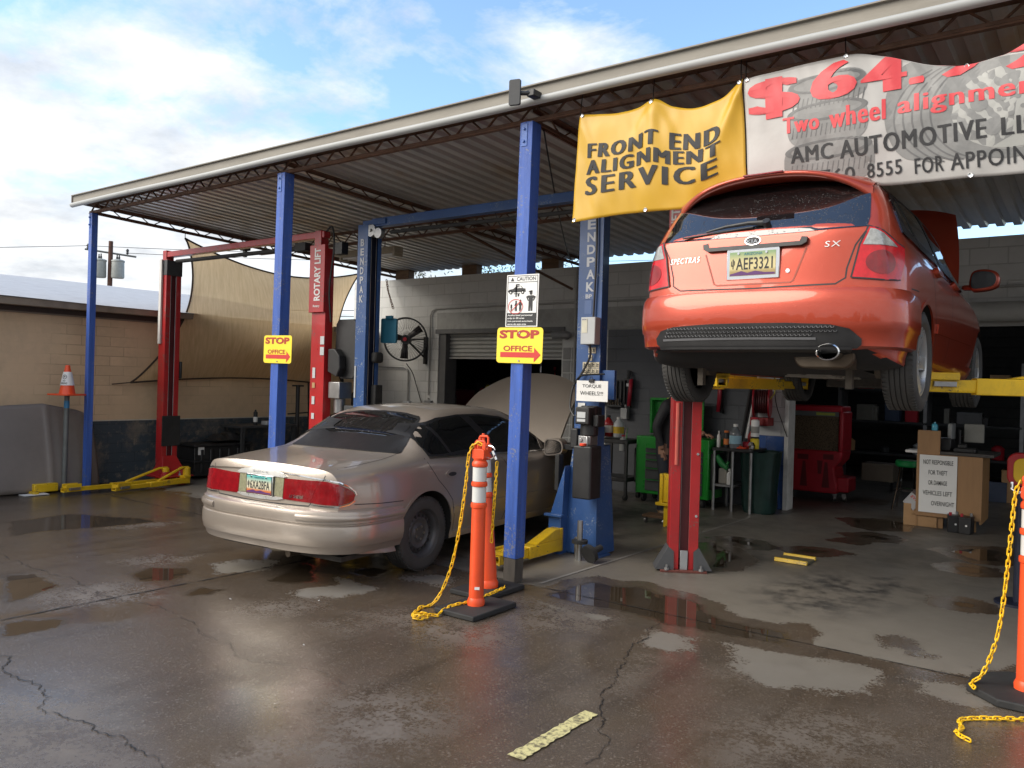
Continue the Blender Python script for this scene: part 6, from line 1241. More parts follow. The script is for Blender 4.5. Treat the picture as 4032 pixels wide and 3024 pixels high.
flat(mb, ellipse(-.115, .068, .007, .007, 10), g3); flat(mb, ellipse(.005, .068, .007, .007, 10), g3); flat(mb, [(-.052, .102), (-.035, .116), (-.034, .102)], g3); flat(mb, [(-.03, .102), (-.03, .116), (-.012, .116), (-.002, .102)], g3); mb.build('lettering', m_paper, cs, smooth=0, fix=False)
tq = thing('paper_notice', (-3.9, 6.45, 1.48), 'white paper notice reading TORQUE WHEELS clipped to the blue lift column', 'sign')
mb = MB(); mb.box(-4.075, -3.735, 6.52, 6.524, 1.482, 1.675); mb.build('sheet', m_paper, tq, smooth=0)
for a in (('TORQUE', -4.01, 1.605, .205), ('WHEELS!!!', -4.035, 1.54, .25)): mb = MB(); letter(mb, a[0], lambda u, v: (u, 6.517, v), a[1], a[2], a[3], .036, .0); mb.build('lettering', m_ink, tq, smooth=0, fix=False)
mb = MB(); mb.box(-3.935, -3.885, 6.505, 6.54, 1.66, 1.69); mb.tube([(-3.925, 6.51, 1.69), (-3.918, 6.51, 1.715), (-3.902, 6.51, 1.715), (-3.895, 6.51, 1.69)], .003, 5); mb.build('binder_clip', m_black, tq)
ns = thing('notice_board', (-1.66, 11.0, .2), 'white board reading NOT RESPONSIBLE FOR THEFT OR DAMAGE on the wooden counter', 'sign')
mb = MB(); mb.box(-1.865, -1.455, 10.985, 10.992, .19, .892); mb.build('board', m_paper, ns, smooth=0)
mb = MB()
for i, (s_, w_) in enumerate((('NOT RESPONSIBLE', .325), ('FOR THEFT', .205), ('OR DAMAGE', .205), ('VEHICLES LEFT', .32), ('OVERNIGHT', .25))): letter(mb, s_, lambda u, v: (u, 10.982, v), -1.66-w_/2+(.0 if i < 4 else .06), .78-i*.125, w_, .055, .004)
mb.build('lettering', m_ink, ns, smooth=0, fix=False)
# ---------------------------------------------------------------- things in the yard and by the tan wall
# shade sail
m_sail, t, b = nt('shade cloth'); geo = N(t, 'ShaderNodeNewGeometry'); sp = N(t, 'ShaderNodeSeparateXYZ'); L(t, geo.outputs['Position'], sp.inputs[0])
mp = N(t, 'ShaderNodeMapping'); L(t, geo.outputs['Position'], mp.inputs[0]); mp.inputs['Scale'].default_value = (1, 14, 1.6)
st_ = ramp(t, noise_(t, mp.outputs[0], 2.5, 6, .65), [(.3, (.62, .45, .25)), (.7, (.80, .61, .37))]); L(t, st_, b.inputs['Base Color']); b.inputs['Roughness'].default_value = .85
tl = N(t, 'ShaderNodeBsdfTranslucent'); L(t, st_, tl.inputs['Color']); mx = N(t, 'ShaderNodeMixShader'); mx.inputs[0].default_value = .36; L(t, b.outputs[0], mx.inputs[1]); L(t, tl.outputs[0], mx.inputs[2]); tp = N(t, 'ShaderNodeBsdfTransparent'); tp.inputs[0].default_value = (1, .86, .62, 1); m2 = N(t, 'ShaderNodeMixShader'); m2.inputs[0].default_value = .13; L(t, mx.outputs[0], m2.inputs[1]); L(t, tp.outputs[0], m2.inputs[2]); L(t, m2.outputs[0], t.nodes['Material Output'].inputs[0])
A, B, C_, D = V(-11.45, 6.9, 3.70), V(-11.5, 10.55, 3.62), V(-11.62, 10.3, 1.46), V(-11.66, 6.22, 1.47)
def sail(u, v):
    top = A.lerp(B, u); bot = D.lerp(C_, u); top = top-V(0, 0, .30*math.sin(math.pi*u)**.9); bot = bot+V(0, 0, .11*math.sin(math.pi*u))
    lf = D.lerp(A, v)+V(0, .42*math.sin(math.pi*v)**.9, 0)-V(0, .0, 0); 
    p = bot.lerp(top, v); e = (.46*math.sin(math.pi*v)**.8)*(1-u)**3-(.35*math.sin(math.pi*v)**.8)*u**3; p = p+V(.42*math.sin(math.pi*u)*math.sin(math.pi*v)+.0, e, 0)
    return p+V(.01*noise.noise(V(u*9, v*3, 0)), 0, 0)
sl = thing('shade_sail', (-11.5, 8.4, 1.46), 'tan shade sail with dark hem stretched behind the red lift', 'shade sail')
mb = MB(); mb.grid(sail, list(np.linspace(0, 1, 50)), list(np.linspace(0, 1, 40))); mb.build('cloth', m_sail, sl, smooth=80, fix=False)
m_hem = M('dark hem', (.05, .035, .025), .8); q = [i/40 for i in range(41)]
mb = MB(); mb.tube([sail(u, 1) for u in q], .014, 6); mb.tube([sail(u, 0) for u in q], .014, 6); mb.tube([sail(0, u) for u in q], .014, 6); mb.tube([sail(1, u) for u in q], .014, 6); mb.build('hem', m_hem, sl)
mb = MB(); mb.tube([D, V(-11.74, 5.98, 1.44)], .008, 6); mb.tube([A, V(-11.2, 6.75, 3.72)], .006, 5); mb.tube([B, V(-11.2, 10.6, 3.7)], .006, 5); mb.build('cord', m_hem, sl)
# cone on a pipe
mb = MB(); pb = V(-11.25, 5.12, 0); mb.cyl(pb, pb+V(.02, 0, 1.3), .032, n=14); po = mb.solo('pipe_bollard', M('galvanised pipe', (.16, .17, .165), .5, .3, var=.2, dirt=(.1, .1, .09)), 'thin grey steel pipe standing by the leaning panel under a cone', 'bollard', fix=True)
mb = MB(); mb.cyl((-11.232, 5.12, 1.12), (-11.23, 5.12, 1.22), .034, n=14); mb.build('tape', M('blue tape', (.04, .2, .4), .5), po)
cn = thing('traffic_cone', (-11.23, 5.12, 1.29), 'orange traffic cone with NO PARKING sleeve sitting on a grey pipe', 'cone'); Mx = trans(-11.23, 5.12, 1.29)
mb = MB(); mb.lathe([(.105, .02), (.1, .03), (.028, .40), (.022, .405)], 26, Mx); mb.build('cone_body', m_orange, cn)
mb = MB(); mb.prism(rrect(.36, .36, .05, 3), 0, .022, Mx @ rotz(R(20))); mb.build('cone_base', m_orange, cn, bevel=.005)
mb = MB(); mb.lathe([(.087, .135), (.051, .315)], 26, Mx); o = mb.build('sleeve', m_paper, cn, fix=False)
def conef(u, v): r_ = .087-.036*(v-.135)/.18+.0015; a = R(-57)+u/ r_; return Mx @ V(r_*math.cos(a), r_*math.sin(a), v)
mb = MB(); letter(mb, 'PARKING', conef, -.045, .15, .09, .026, .02, fine=.02); letter(mb, 'NO', conef, -.018, .185, .036, .022, .02, fine=.02); letter(mb, 'P', conef, -.012, .232, .024, .03, .02, fine=.02)
rg = [(.03*math.cos(t_), .247+.03*math.sin(t_)) for t_ in np.linspace(0, 6.283, 25)]; rg2 = [(.024*math.cos(t_), .247+.024*math.sin(t_)) for t_ in np.linspace(0, 6.283, 25)]; mb.add([conef(*p) for p in rg+rg2], [(i, i+1, 26+i, 25+i) for i in range(24)]); mb.build('lettering', m_ink, o, smooth=0, fix=False)
# big grey panel leaning on the wall
def pan(u, v):
    y = 3.1+2.55*u; zt = interp([0, .3, .55, .72, .9, .97, 1], [.98, 1.08, 1.14, 1.16, 1.07, 1.0, .92], u); x = -11.30-.28*v**1.3-.10*(1-abs(2*u-1)**3)*-.6
    cr = .02*math.exp(-((u-.735)/.012)**2)+.015*math.exp(-((u-.45)/.012)**2)+.015*math.exp(-((u-.93)/.012)**2); return V(x+cr-.12*max(0, u-.93)/.07*.5, y, .02+zt*v-(.0 if v < .95 else .01))
hp = thing('hood_panel', (-11.4, 4.4, 0), 'large grey curved hood panel leaning on edge against the tan wall', 'hood')
mb = MB(); mb.grid(pan, list(np.linspace(0, 1, 80)), list(np.linspace(0, 1, 18))); o = mb.build('panel', M('dusty grey plastic', (.2, .175, .155), .42, var=.1, scale=2, dirt=(.26, .23, .2), dirtamt=.4), hp, smooth=60, fix=False); o.modifiers.new('s', 'SOLIDIFY').thickness = .015
mb = MB(); mb.box(-11.32, -11.18, 4.72, 5.02, .02, .13); mb.box(-11.3, -11.1, 4.68, 4.75, 0.0, .04); mb.solo('yellow_block', m_yellow, 'small yellow steel block on the ground under the leaning grey panel', 'block', bevel=.012)
mb = MB(); mb.box(-11.22, -11.05, 4.55, 4.85, .006, .012, ); mb.solo('white_scrap', m_paper, 'flat white scrap lying beside the yellow block', 'scrap', smooth=0)
# black tote, table and tools along the wall
tt = thing('storage_tote', (-11.45, 7.5, 0), 'black plastic storage tote with paper tag on the floor by the blue wall', 'tote')
mb = MB(); mb.box(-11.68, -11.2, 7.0, 8.0, .05, .50); [mb.box(-11.2, -11.175, 7.1+i*.16, 7.15+i*.16, .1, .46) for i in range(6)]; mb.build('bin', m_black, tt, bevel=.02)
mb = MB(); mb.box(-11.7, -11.16, 6.97, 8.03, .26, .29); mb.box(-11.69, -11.17, 6.98, 8.02, .5, .54); mb.build('rim', m_black, tt, bevel=.01)
mb = MB(); mb.box(-11.198, -11.19, 7.06, 7.16, .38, .5); mb.build('paper_tag', m_paper, tt, smooth=0)
mb = MB(); rnd = random.Random(4); mb.grid(lambda u, v: V(-11.66+.42*u, 7.4+.62*v, .56+.2*math.sin(math.pi*u)*math.sin(math.pi*v)*(.6+.7*noise.noise(V(u*4, v*4, 2)))+.02), list(np.linspace(0, 1, 14)), list(np.linspace(0, 1, 16))); mb.solo('crumpled_sheet', M('black sheet', (.02, .02, .02), .5), 'crumpled black plastic sheet heaped on the storage tote', 'sheet', smooth=0, fix=False)
tb = thing('work_table', (-11.35, 8.3, 0), 'black steel work table against the blue wall with a spray can on it', 'table')
mb = MB(); mb.box(-11.68, -11.1, 7.75, 8.85, .77, .81); mb.build('table_top', m_darkgrey, tb, bevel=.005)
for x, y in ((-11.64, 7.8), (-11.64, 8.8), (-11.14, 7.8), (-11.14, 8.8)): mb = MB(); mb.box(x-.025, x+.025, y-.025, y+.025, 0, .77); mb.build('leg', m_darkgrey, tb)
def bottle(name, x, y, z, r, h, prof, mat, capmat, label, cat, band=None, group=None, capr=.4):
    t_ = thing(name, (x, y, z), label, cat, group); Mx = trans(x, y, z); k = {'can': [(0, 0), (r*.95, 0), (r, .01), (r, h*.84), (r*.9, h*.88), (r*.5, h*.93), (r*.5, h)], 'jug': [(0, 0), (r*.9, 0), (r, .015), (r, h*.6), (r*.92, h*.7), (r*.5, h*.86), (r*.3, h*.93), (r*.3, h)], 'bottle': [(0, 0), (r*.95, 0), (r, .01), (r, h*.68), (r*.8, h*.78), (r*.35, h*.86), (r*.35, h)]}[prof]
    mb = MB(); mb.lathe(k, 18, Mx); mb.build('container', mat, t_)
    mb = MB(); mb.lathe([(0, h*.93), (r*capr, h*.93), (r*capr, h*1.04), (0, h*1.05)], 14, Mx); mb.build('cap', capmat, t_)
    if band: mb = MB(); mb.lathe([(r+.001, h*.2), (r+.0015, h*.2), (r+.0015, h*.55), (r+.001, h*.55)], 18, Mx); mb.build('label', band, t_)
    return t_
bottle('spray_can', -11.3, 8.15, .81, .034, .24, 'can', m_ink, m_black, 'black spray can with paper label on the black work table', 'can', m_paper)
mb = MB(); mb.box(-11.35, -11.2, 8.3, 8.48, .81, .87); mb.solo('carton', m_lightbox, 'small pale carton lying on the black work table', 'carton', bevel=.004)
js = thing('jack_stand', (-11.3, 9.0, 0), 'tall black screw jack stand near the tan wall', 'jack stand')
mb = MB(); mb.cyl((-11.3, 9.0, .0), (-11.3, 9.0, 1.45), .035, n=12); mb.build('screw', m_black, js)
mb = MB(); mb.box(-11.37, -11.23, 8.93, 9.07, 1.45, 1.48); mb.cyl((-11.3, 8.8, .98), (-11.3, 9.25, 1.0), .012, n=8); mb.build('saddle', m_black, js)
mb = MB(); [mb.tube([(-11.3, 9, .5), (-11.3+.25*math.cos(a), 9+.25*math.sin(a), .0)], .018, 6) for a in (0.3, 2.4, 4.5)]; mb.build('tripod_base', m_black, js)
for i, (y, ln, h_, l_) in enumerate(((9.55, .35, 1.55, 'thin black pry bar leaning on the tan wall'), (9.95, .5, 1.3, 'long black steel bar leaning at the wall corner'), (10.35, .3, 1.6, 'thick black rod leaning next to the corner'))): mb = MB(); mb.tube([(-11.2, y-ln, 0), (-11.7, y, h_)], .016+.012*(i == 2), 6); mb.solo('pry_bar', m_black, l_, 'bar', 'bars leaning on the tan wall')
mb = MB(); mb.prism([(0, 0), (.18, 0), (.2, .9), (.12, 1.35), (.02, 1.3)], 0, .06, trans(-10.9, 9.9, 0) @ rotx(R(90))); mb.cyl((-10.78, 9.86, 1.32), (-10.78, 9.80, 1.32), .06, n=14); mb.solo('transmission_jack', m_black, 'tall black folding jack with a round wheel beside the blue lift', 'jack', bevel=.01)
mb = MB(); mb.box(-8.05, -7.75, 7.5, 7.8, 0, .75); mb.box(-8.0, -7.6, 7.45, 7.75, .78, 1.05); mb.solo('oil_drainer', M('stained white plastic', (.42, .41, .38), .5, dirt=(.1, .09, .07)), 'stained pale oil drainer standing behind the red lift column', 'oil drainer', bevel=.04)
# chains of plastic links
def chain(pts, pitch=.034, w=.019, r=.0042, pile=False):
    P = resample(pts, .005); d = [0]
    for i in range(1, len(P)): d.append(d[-1]+(P[i]-P[i-1]).length)
    n = max(2, int(d[-1]/pitch)); mb = MB(); rnd = random.Random(len(pts)+n)
    def atd(s):
        i = min(len(P)-1, int(np.searchsorted(d, s))); return P[i]
    for k in range(n):
        a = atd(k*pitch); b_ = atd((k+1)*pitch); t_ = (b_-a); t_ = t_.normalized() if t_.length > 1e-6 else V(0, 0, -1)
        up_ = V(0, 0, 1) if abs(t_.z) < .8 else V(.3, 1, 0); s_ = t_.cross(up_).normalized(); q = s_ if k % 2 else t_.cross(s_)
        tw = rnd.uniform(-.5, .5); q = (Matrix.Rotation(tw, 3, t_) @ q); c = (a+b_)/2; L_ = pitch*.5+.007; loop = []
        for i in range(10):
            an = 2*math.pi*i/10; ca, sa = math.cos(an), math.sin(an); loop.append(c+t_*((L_-w/2)*(1 if ca > 0 else -1)+ca*w/2)+q*sa*w/2)
        mb.tube(loop, r, 5, True)
    return mb
def delineator(x, y, label, lean=(0, 0), octo=False, tapered=False):
    t_ = thing('delineator_post', (x, y, 0), label, 'delineator', 'orange delineator posts on rubber bases'); Mx = trans(x, y, .035) @ roty(lean[0]) @ rotx(lean[1]); s = 1.0
    k = .072 if tapered else .053; mb = MB()
    mb.lathe([(0, 0), (k+.009, .0), (k+.011, .035), (k+.003, .055), (k+.001, .06)], 28, Mx); mb.lathe([(k, .05), (k, .12), (.05, .70), (.057, .705), (.059, .72), (.057, .735), (.05, .74)], 28, Mx); mb.lathe([(.05, .855), (.057, .858), (.059, .872), (.057, .886), (.05, .89)], 28, Mx)
    mb.lathe([(.05, .995), (.056, 1.0), (.058, 1.015), (.054, 1.03), (.045, 1.04), (.05, 1.06), (0, 1.065)], 28, Mx); mb.build('tube', m_orange, t_)
    for a, c in ((.742, .853), (.892, .993)): mb = MB(); mb.lathe([(.049, a), (.0505, a+.002), (.0505, c-.002), (.049, c)], 28, Mx); mb.build('reflective_band', m_reflect, t_)
    mb = MB(); mb.prism(rrect(.11, .075, .02, 4), -.028, .028, Mx @ trans(0, 0, 1.085) @ rotx(R(90))); mb.tube([(-.042, 0, 1.10), (-.044, 0, 1.165), (-.034, 0, 1.178), (.034, 0, 1.178), (.044, 0, 1.165), (.042, 0, 1.10)], .010, 8, M=Mx); mb.cyl(Mx @ V(-.02, .02, 1.09), Mx @ V(-.02, .02, 1.2), .016, .012, 10); mb.build('handle', m_orange, t_, bevel=.004)
    mb = MB(); mb.box(-.18, .18, -.25, .25, .002, .04) if not octo else mb.prism([(.30*math.cos(R(22.5+45*i)), .30*math.sin(R(22.5+45*i))) for i in range(8)], .002, .045)
    o = mb.build('rubber_base', m_rubber, t_, bevel=.008, local=True)
    return t_, Mx
d1, M1 = delineator(-3.615, 4.51, 'orange delineator post in front of the beige sedan with yellow chain hung from its top')
mb = MB(); mb.box(-.01, .025, -.0585, -.0575, .125, .145, M1 @ rotz(R(35))); mb.build('sticker', m_paper, d1, smooth=0)
d2, M2 = delineator(-3.87, 4.97, 'orange tapered delineator post half hidden behind the nearer one', (R(-4), 0), tapered=True)
d3, M3 = delineator(-.325, 5.24, 'orange delineator post on a flat octagonal base at the right edge', (0, 0), octo=True)
mb = chain(catmull([(-3.60, 4.50, 1.19), (-3.645, 4.49, 1.20), (-3.685, 4.47, 1.12), (-3.70, 4.46, .9), (-3.735, 4.45, .6), (-3.79, 4.44, .32), (-3.86, 4.42, .12), (-3.90, 4.36, .02), (-3.93, 4.26, .012), (-3.90, 4.22, .012), (-3.86, 4.12, .012), (-3.80, 4.06, .014), (-3.76, 4.04, .016), (-3.70, 4.09, .02), (-3.74, 4.13, .03), (-3.79, 4.09, .035), (-3.77, 4.03, .03), (-3.72, 4.06, .04), (-3.73, 4.16, .02), (-3.70, 4.19, .012), (-3.72, 4.27, .03), (-3.70, 4.38, .05), (-3.68, 4.47, .05), (-3.69, 4.58, .05), (-3.70, 4.75, .045), (-3.715, 4.90, .05), (-3.73, 5.0, .05), (-3.77, 5.04, .05)], 5))
mb.solo('plastic_chain', m_chain, 'yellow plastic chain falling to a heap beside the near delineator', 'chain', 'yellow plastic chains', fix=False, smooth=80)
mb = chain(catmull([(-3.50, 4.56, 1.07), (-3.515, 4.57, .9), (-3.55, 4.6, .7), (-3.60, 4.65, .45)], 5)); mb.solo('plastic_chain', m_chain, 'short yellow chain hanging from a metal clip between the two delineators', 'chain', 'yellow plastic chains', fix=False, smooth=80)
mb = MB(); mb.tube([V(-3.535, 4.52, 1.16)+V(.05*math.cos(a), .0, .045*math.sin(a)-.02) for a in np.linspace(.4, 5.9, 20)], .006, 6); mb.tube(resample([(-3.52, 4.53, 1.15), (-3.50, 4.55, 1.09)], .02), .009, 6); mb.solo('snap_hook', m_chrome, 'bright steel snap hook clipped through the near delineator handle', 'hook')
mb = chain(catmull([(-.385, 5.22, 1.18), (-.405, 5.21, 1.1), (-.42, 5.2, .85), (-.44, 5.19, .55), (-.47, 5.18, .3), (-.53, 5.17, .1), (-.58, 5.13, .05), (-.55, 5.05, .05)], 5)); mb.solo('plastic_chain', m_chain, 'yellow plastic chain hanging straight from the delineator at the right edge', 'chain', 'yellow plastic chains', fix=False, smooth=80)
mb = chain(catmull([(-.1, 4.92, .012), (-.25, 4.88, .012), (-.40, 4.78, .012), (-.52, 4.68, .012), (-.565, 4.60, .014), (-.54, 4.50, .014), (-.56, 4.44, .014), (-.51, 4.38, .014), (-.47, 4.37, .014)], 5)); mb.solo('plastic_chain', m_chain, 'loose length of yellow chain curled on the wet ground', 'chain', 'yellow plastic chains', fix=False, smooth=80)
# floodlights, tube fitting, wires
fl = thing('gutter_floodlight', (-3.74, 5.02, 3.8), 'dark rectangular floodlight plate on an arm at the gutter edge', 'floodlight'); mb = MB(); mb.prism(rrect(.095, .20, .015, 3), -.012, .012, trans(-3.765, 5.0, 3.89) @ rotz(R(15)) @ rotx(R(90))); mb.build('lamp_panel', m_darkgrey, fl, bevel=.003)
mb = MB(); mb.cyl((-3.74, 5.02, 3.885), (-3.64, 5.08, 3.885), .018, n=8); mb.box(-3.69, -3.62, 5.05, 5.16, 3.86, 3.91); mb.build('bracket', m_black, fl, bevel=.005)
fl = thing('truss_floodlight', (-11.1, 7.7, 3.55), 'small black floodlight clamped on the end truss above the red lift', 'floodlight'); mb = MB(); mb.box(-11.16, -11.02, 7.66, 7.78, 3.60, 3.74, ); mb.build('lamp_head', m_black, fl, bevel=.015); mb = MB(); mb.box(-11.12, -11.06, 7.70, 7.74, 3.5, 3.61); mb.build('bracket', m_black, fl)
ft = thing('tube_light', (-8.9, 8.55, 3.55), 'long cream fluorescent fixture hung under the corrugated roof', 'light fitting'); m_cr = M('cream enamel', (.42, .36, .26), .5, dirt=(.25, .2, .13)); mb = MB(); mb.prism([(-.09, 0), (.09, 0), (.06, .1), (-.06, .1)], -9.7, -8.5, trans(0, 8.55, 3.5) @ Matrix(((0, 0, 1, 0), (1, 0, 0, 0), (0, 1, 0, 0), (0, 0, 0, 1)))); mb.build('housing', m_cr, ft, bevel=.004)
for s_ in (-.05, .05): mb = MB(); mb.cyl((-9.66, 8.55+s_, 3.485), (-8.56, 8.55+s_, 3.485), .016, n=10); mb.build('tube', m_white, ft)
for s_ in (-9.69, -8.53): mb = MB(); mb.box(s_-.02, s_+.02, 8.46, 8.64, 3.45, 3.6); mb.build('end_cap', m_cr, ft, bevel=.004)
for x_ in (-9.4, -8.8): mb = MB(); mb.cyl((x_, 8.55, 3.6), (x_, 8.55, 3.82), .006, n=6); mb.build('hanger', m_rust, ft)
# fan on the back wall
fan = thing('wall_fan', (-10.55, 10.7, 2.38), 'large black three-blade wall fan in a round wire cage', 'fan'); Mf = trans(-10.42, 10.72, 2.36) @ rotz(R(36)) @ rotx(R(90)) @ Matrix.Scale(.88, 4); mb = MB()
for z, r_ in ((.0, .44), (.13, .44), (.065, .455)): mb.lathe([(r_-.008, z-.008), (r_+.008, z-.008), (r_+.008, z+.008), (r_-.008, z+.008)], 44, Mf, closed=True)
mb.build('cage_ring', m_black, fan); mb = MB()
for i in range(44):
    a = 2*math.pi*i/44; mb.tube([Mf @ V(.08*math.cos(a), .08*math.sin(a), .14), Mf @ V(.3*math.cos(a), .3*math.sin(a), .16), Mf @ V(.44*math.cos(a), .44*math.sin(a), .13), Mf @ V(.455*math.cos(a), .455*math.sin(a), .06), Mf @ V(.44*math.cos(a), .44*math.sin(a), .0), Mf @ V(.1*math.cos(a), .1*math.sin(a), -.05)], .0026, 4)
mb.build('cage_wires', M('cage wire', (.1, .1, .1), .4, .6), fan)
for a in (38, 165, 268): mb = MB(); q = Mf @ rotz(R(a)); mb.add([q @ V(*p) for p in ((.05, -.05, .07), (.40, -.085, .09), (.40, .075, .03), (.05, .05, .05))], [(0, 1, 2, 3)]); o = mb.build('blade', M('blade brown', (.03, .024, .024), .4), fan); o.modifiers.new('s', 'SOLIDIFY').thickness = .006
mb = MB(); mb.cyl(Mf @ V(0, 0, -.2), Mf @ V(0, 0, .1), .085, n=18); mb.build('motor', m_black, fan); mb = MB(); mb.cyl(Mf @ V(0, 0, .15), Mf @ V(0, 0, .165), .035, n=16); mb.build('hub_badge', m_redpl, fan)
mb = MB(); mb.tube([Mf @ V(.0, 0, -.15), V(-10.2, 10.98, 2.05)], .02, 6); mb.box(-10.23, -10.17, 10.99, 11.048, 1.92, 2.42); mb.tube([V(-10.2, 11.0, 2.38), Mf @ V(0, 0, -.15)], .016, 6); mb.build('bracket', m_black, fan)
mb = MB(); mb.tube(catmull([(-10.42, 10.75, 1.92), (-10.4, 10.9, 1.75), (-10.38, 11.0, 1.5), (-10.25, 11.0, 1.22), (-10.1, 10.96, 1.16), (-9.8, 10.95, 1.2)], 6), .009, 5); mb.tube(catmull([(-10.14, 10.95, 1.15), (-10.2, 10.94, .9), (-10.18, 10.94, .5)], 6), .008, 5); mb.tube(catmull([(-10.1, 10.95, 1.15), (-10.05, 10.94, .8), (-10.0, 10.94, .5)], 6), .012, 5); mb.solo('extension_cord', m_cable, 'black extension cords drooping from the wall outlet under the fan', 'cord')
mb = MB(); mb.prism(rrect(.22, .30, .02, 3), -.02, .02, trans(-7.06, 6.97, 2.22) @ rotz(R(12)) @ rotx(R(90))); mb.box(-7.08, -6.98, 6.92, 6.96, 2.36, 2.4); mb.solo('teal_panel', M('teal plastic', (.03, .17, .26), .45, var=.1), 'teal blue plastic sheet fixed on the blue column in front of the fan', 'panel', bevel=.004)
mb = chain([(-11.15, 10.9, 3.52), (-11.05, 10.85, 3.3), (-10.85, 10.8, 2.95)], .05, .035, .007); mb.solo('steel_chain', m_rust, 'rusty hanging steel chain by the top corner of the grey wall', 'chain', fix=False)
sk = thing('metal_stool', (-10.3, 10.5, 0), 'dark metal stool by the grey wall showing above the sedan roof', 'stool'); mb = MB(); mb.prism(rrect(.36, .36, .05, 4), 1.16, 1.2, trans(-10.3, 10.5, 0)); mb.build('seat', m_darkgrey, sk, bevel=.01)
for sx in (-1, 1):
    for sy in (-1, 1): mb = MB(); mb.tube([(-10.3+sx*.14, 10.5+sy*.14, 1.17), (-10.3+sx*.22, 10.5+sy*.22, 0)], [.03, .018], 6); mb.build('leg', m_darkgrey, sk)
# lift adapters by the blue foot, yellow pad on the slab
ad = thing('lift_adapter', (-3.93, 6.42, 0), 'steel lift adapter post with black rubber pad at the blue column foot', 'lift adapter'); mb = MB(); mb.cyl((-3.93, 6.42, 0), (-3.93, 6.42, .37), .026, n=14); mb.cyl((-3.99, 6.48, 0), (-3.99, 6.48, .2), .03, n=12); mb.build('post', m_steel, ad)
mb = MB(); mb.cyl((-3.93, 6.42, .16), (-3.93, 6.42, .19), .075, n=20); mb.build('pad', m_rubber, ad)
mb = MB(); mb.cyl((-3.80, 6.36, .08), (-3.79, 6.40, .095), .085, n=22); mb.cyl((-3.79, 6.40, .095), (-3.76, 6.52, .13), .03, n=12); mb.solo('rubber_pad', m_rubber, 'round rubber lift pad propped on edge beside the adapter post', 'lift pad')
yp = thing('step_plate', (-2.385, 7.86, 0), 'grey plate with two yellow rails lying on the oily slab', 'plate'); mb = MB(); mb.box(-2.53, -2.24, 7.74, 7.99, .004, .02); mb.build('plate', M('dull plate', (.12, .11, .07), .6), yp)
for y in (7.72, 7.99): mb = MB(); mb.prism([(-.02, 0), (.025, 0), (.012, .035), (-.008, .035)], -2.54, -2.235, trans(0, y, .005) @ Matrix(((0, 0, 1, 0), (1, 0, 0, 0), (0, 1, 0, 0), (0, 0, 0, 1)))); mb.build('rail', m_yellow, yp, bevel=.003)
rt = thing('strap_reel', (-.56, 7.5, .9), 'red and yellow strap reel on a dark stand behind the edge delineator', 'strap reel'); mb = MB(); mb.prism(rrect(.18, .26, .07, 5), -.05, .05, trans(-.55, 7.5, 1.07) @ rotx(R(90))); mb.build('case', m_redlift, rt, bevel=.01)
mb = MB(); mb.prism(rrect(.13, .2, .06, 5), .05, .065, trans(-.53, 7.5, 1.06) @ rotx(R(90))); mb.build('cover', m_yellow, rt, bevel=.006); mb = MB(); mb.tube([(-.6, 7.43, .97), (-.6, 7.42, .92), (-.55, 7.42, .89), (-.48, 7.42, .93)], .012, 8); mb.build('ring', m_chrome, rt)
mb = MB(); mb.cyl((-.55, 7.52, 0), (-.55, 7.52, .96), .03, n=10); mb.cyl((-.55, 7.52, 0), (-.55, 7.52, .02), .16, n=20); mb.build('stand', m_bluedark, rt)
# litter on the wet ground
m_lit = M('pale litter', (.6, .6, .58), .6)
for i, (x, y) in enumerate(((-4.6, 3.9), (-3.9, 3.2), (-5.1, 3.5), (-7.2, 3.4), (-3.3, 2.55))):
    mb = MB(); rnd = random.Random(i); mb.add([(x+rnd.uniform(-.012, .012), y+rnd.uniform(-.014, .014), .005+rnd.uniform(0, .01)) for _ in range(5)], [(0, 1, 2), (0, 2, 3), (1, 3, 4)]); mb.solo('litter_scrap', m_lit, 'tiny pale scrap of litter on the wet ground', 'litter', 'litter scraps on the yard', smooth=0, fix=False)
# ---------------------------------------------------------------- inside the bays
# -- left doorway
cb2 = thing('tool_cabinet', (-10.45, 11.9, 0), 'dark maroon tool cabinet just inside the left doorway', 'cabinet'); mb = MB(); mb.box(-10.7, -10.05, 11.7, 12.3, .05, 1.46); mb.build('body', M('maroon enamel', (.085, .008, .014), .35), cb2, bevel=.01)
mb = MB(); mb.box(-10.05, -10.035, 11.69, 11.72, .1, 1.5); mb.build('edge_trim', m_galv, cb2, smooth=0)
sh = thing('steel_shelf', (-9.2, 13.3, 0), 'black shelving with small bottles deep inside the left doorway', 'shelf')
for z in (.5, .9, 1.3): mb = MB(); mb.box(-10.6, -7.6, 13.0, 13.5, z-.03, z); mb.build('shelf_board', m_darkgrey, sh)
for x in (-10.6, -7.6): mb = MB(); mb.box(x-.03, x+.03, 13.0, 13.5, 0, 1.6); mb.build('upright', m_darkgrey, sh)
for i, (x, r_, h_, c, l_) in enumerate(((-10.5, .05, .2, m_redpl, 'small red can on the dark doorway shelf'), (-10.35, .06, .26, m_signyel, 'yellow bottle on the dark doorway shelf'), (-10.18, .07, .2, M('ochre tin', (.45, .3, .05), .5), 'ochre tin next to the yellow bottle on the shelf'), (-9.7, .03, .3, m_white, 'slim white tube standing on the doorway shelf'))): bottle('bottle', x, 13.1, 1.3, r_, h_, 'can', c, m_black, l_, 'bottle')
mb = MB(); mb.cyl((-9.55, 13.85, 1.85), (-9.55, 13.85, 2.1), .035, n=10); mb.cyl((-9.55, 13.87, 2.1), (-9.55, 13.87, 2.16), .012, n=6); mb.solo('flashlight', m_chrome, 'bright metal flashlight hung on the dark inner wall', 'flashlight')
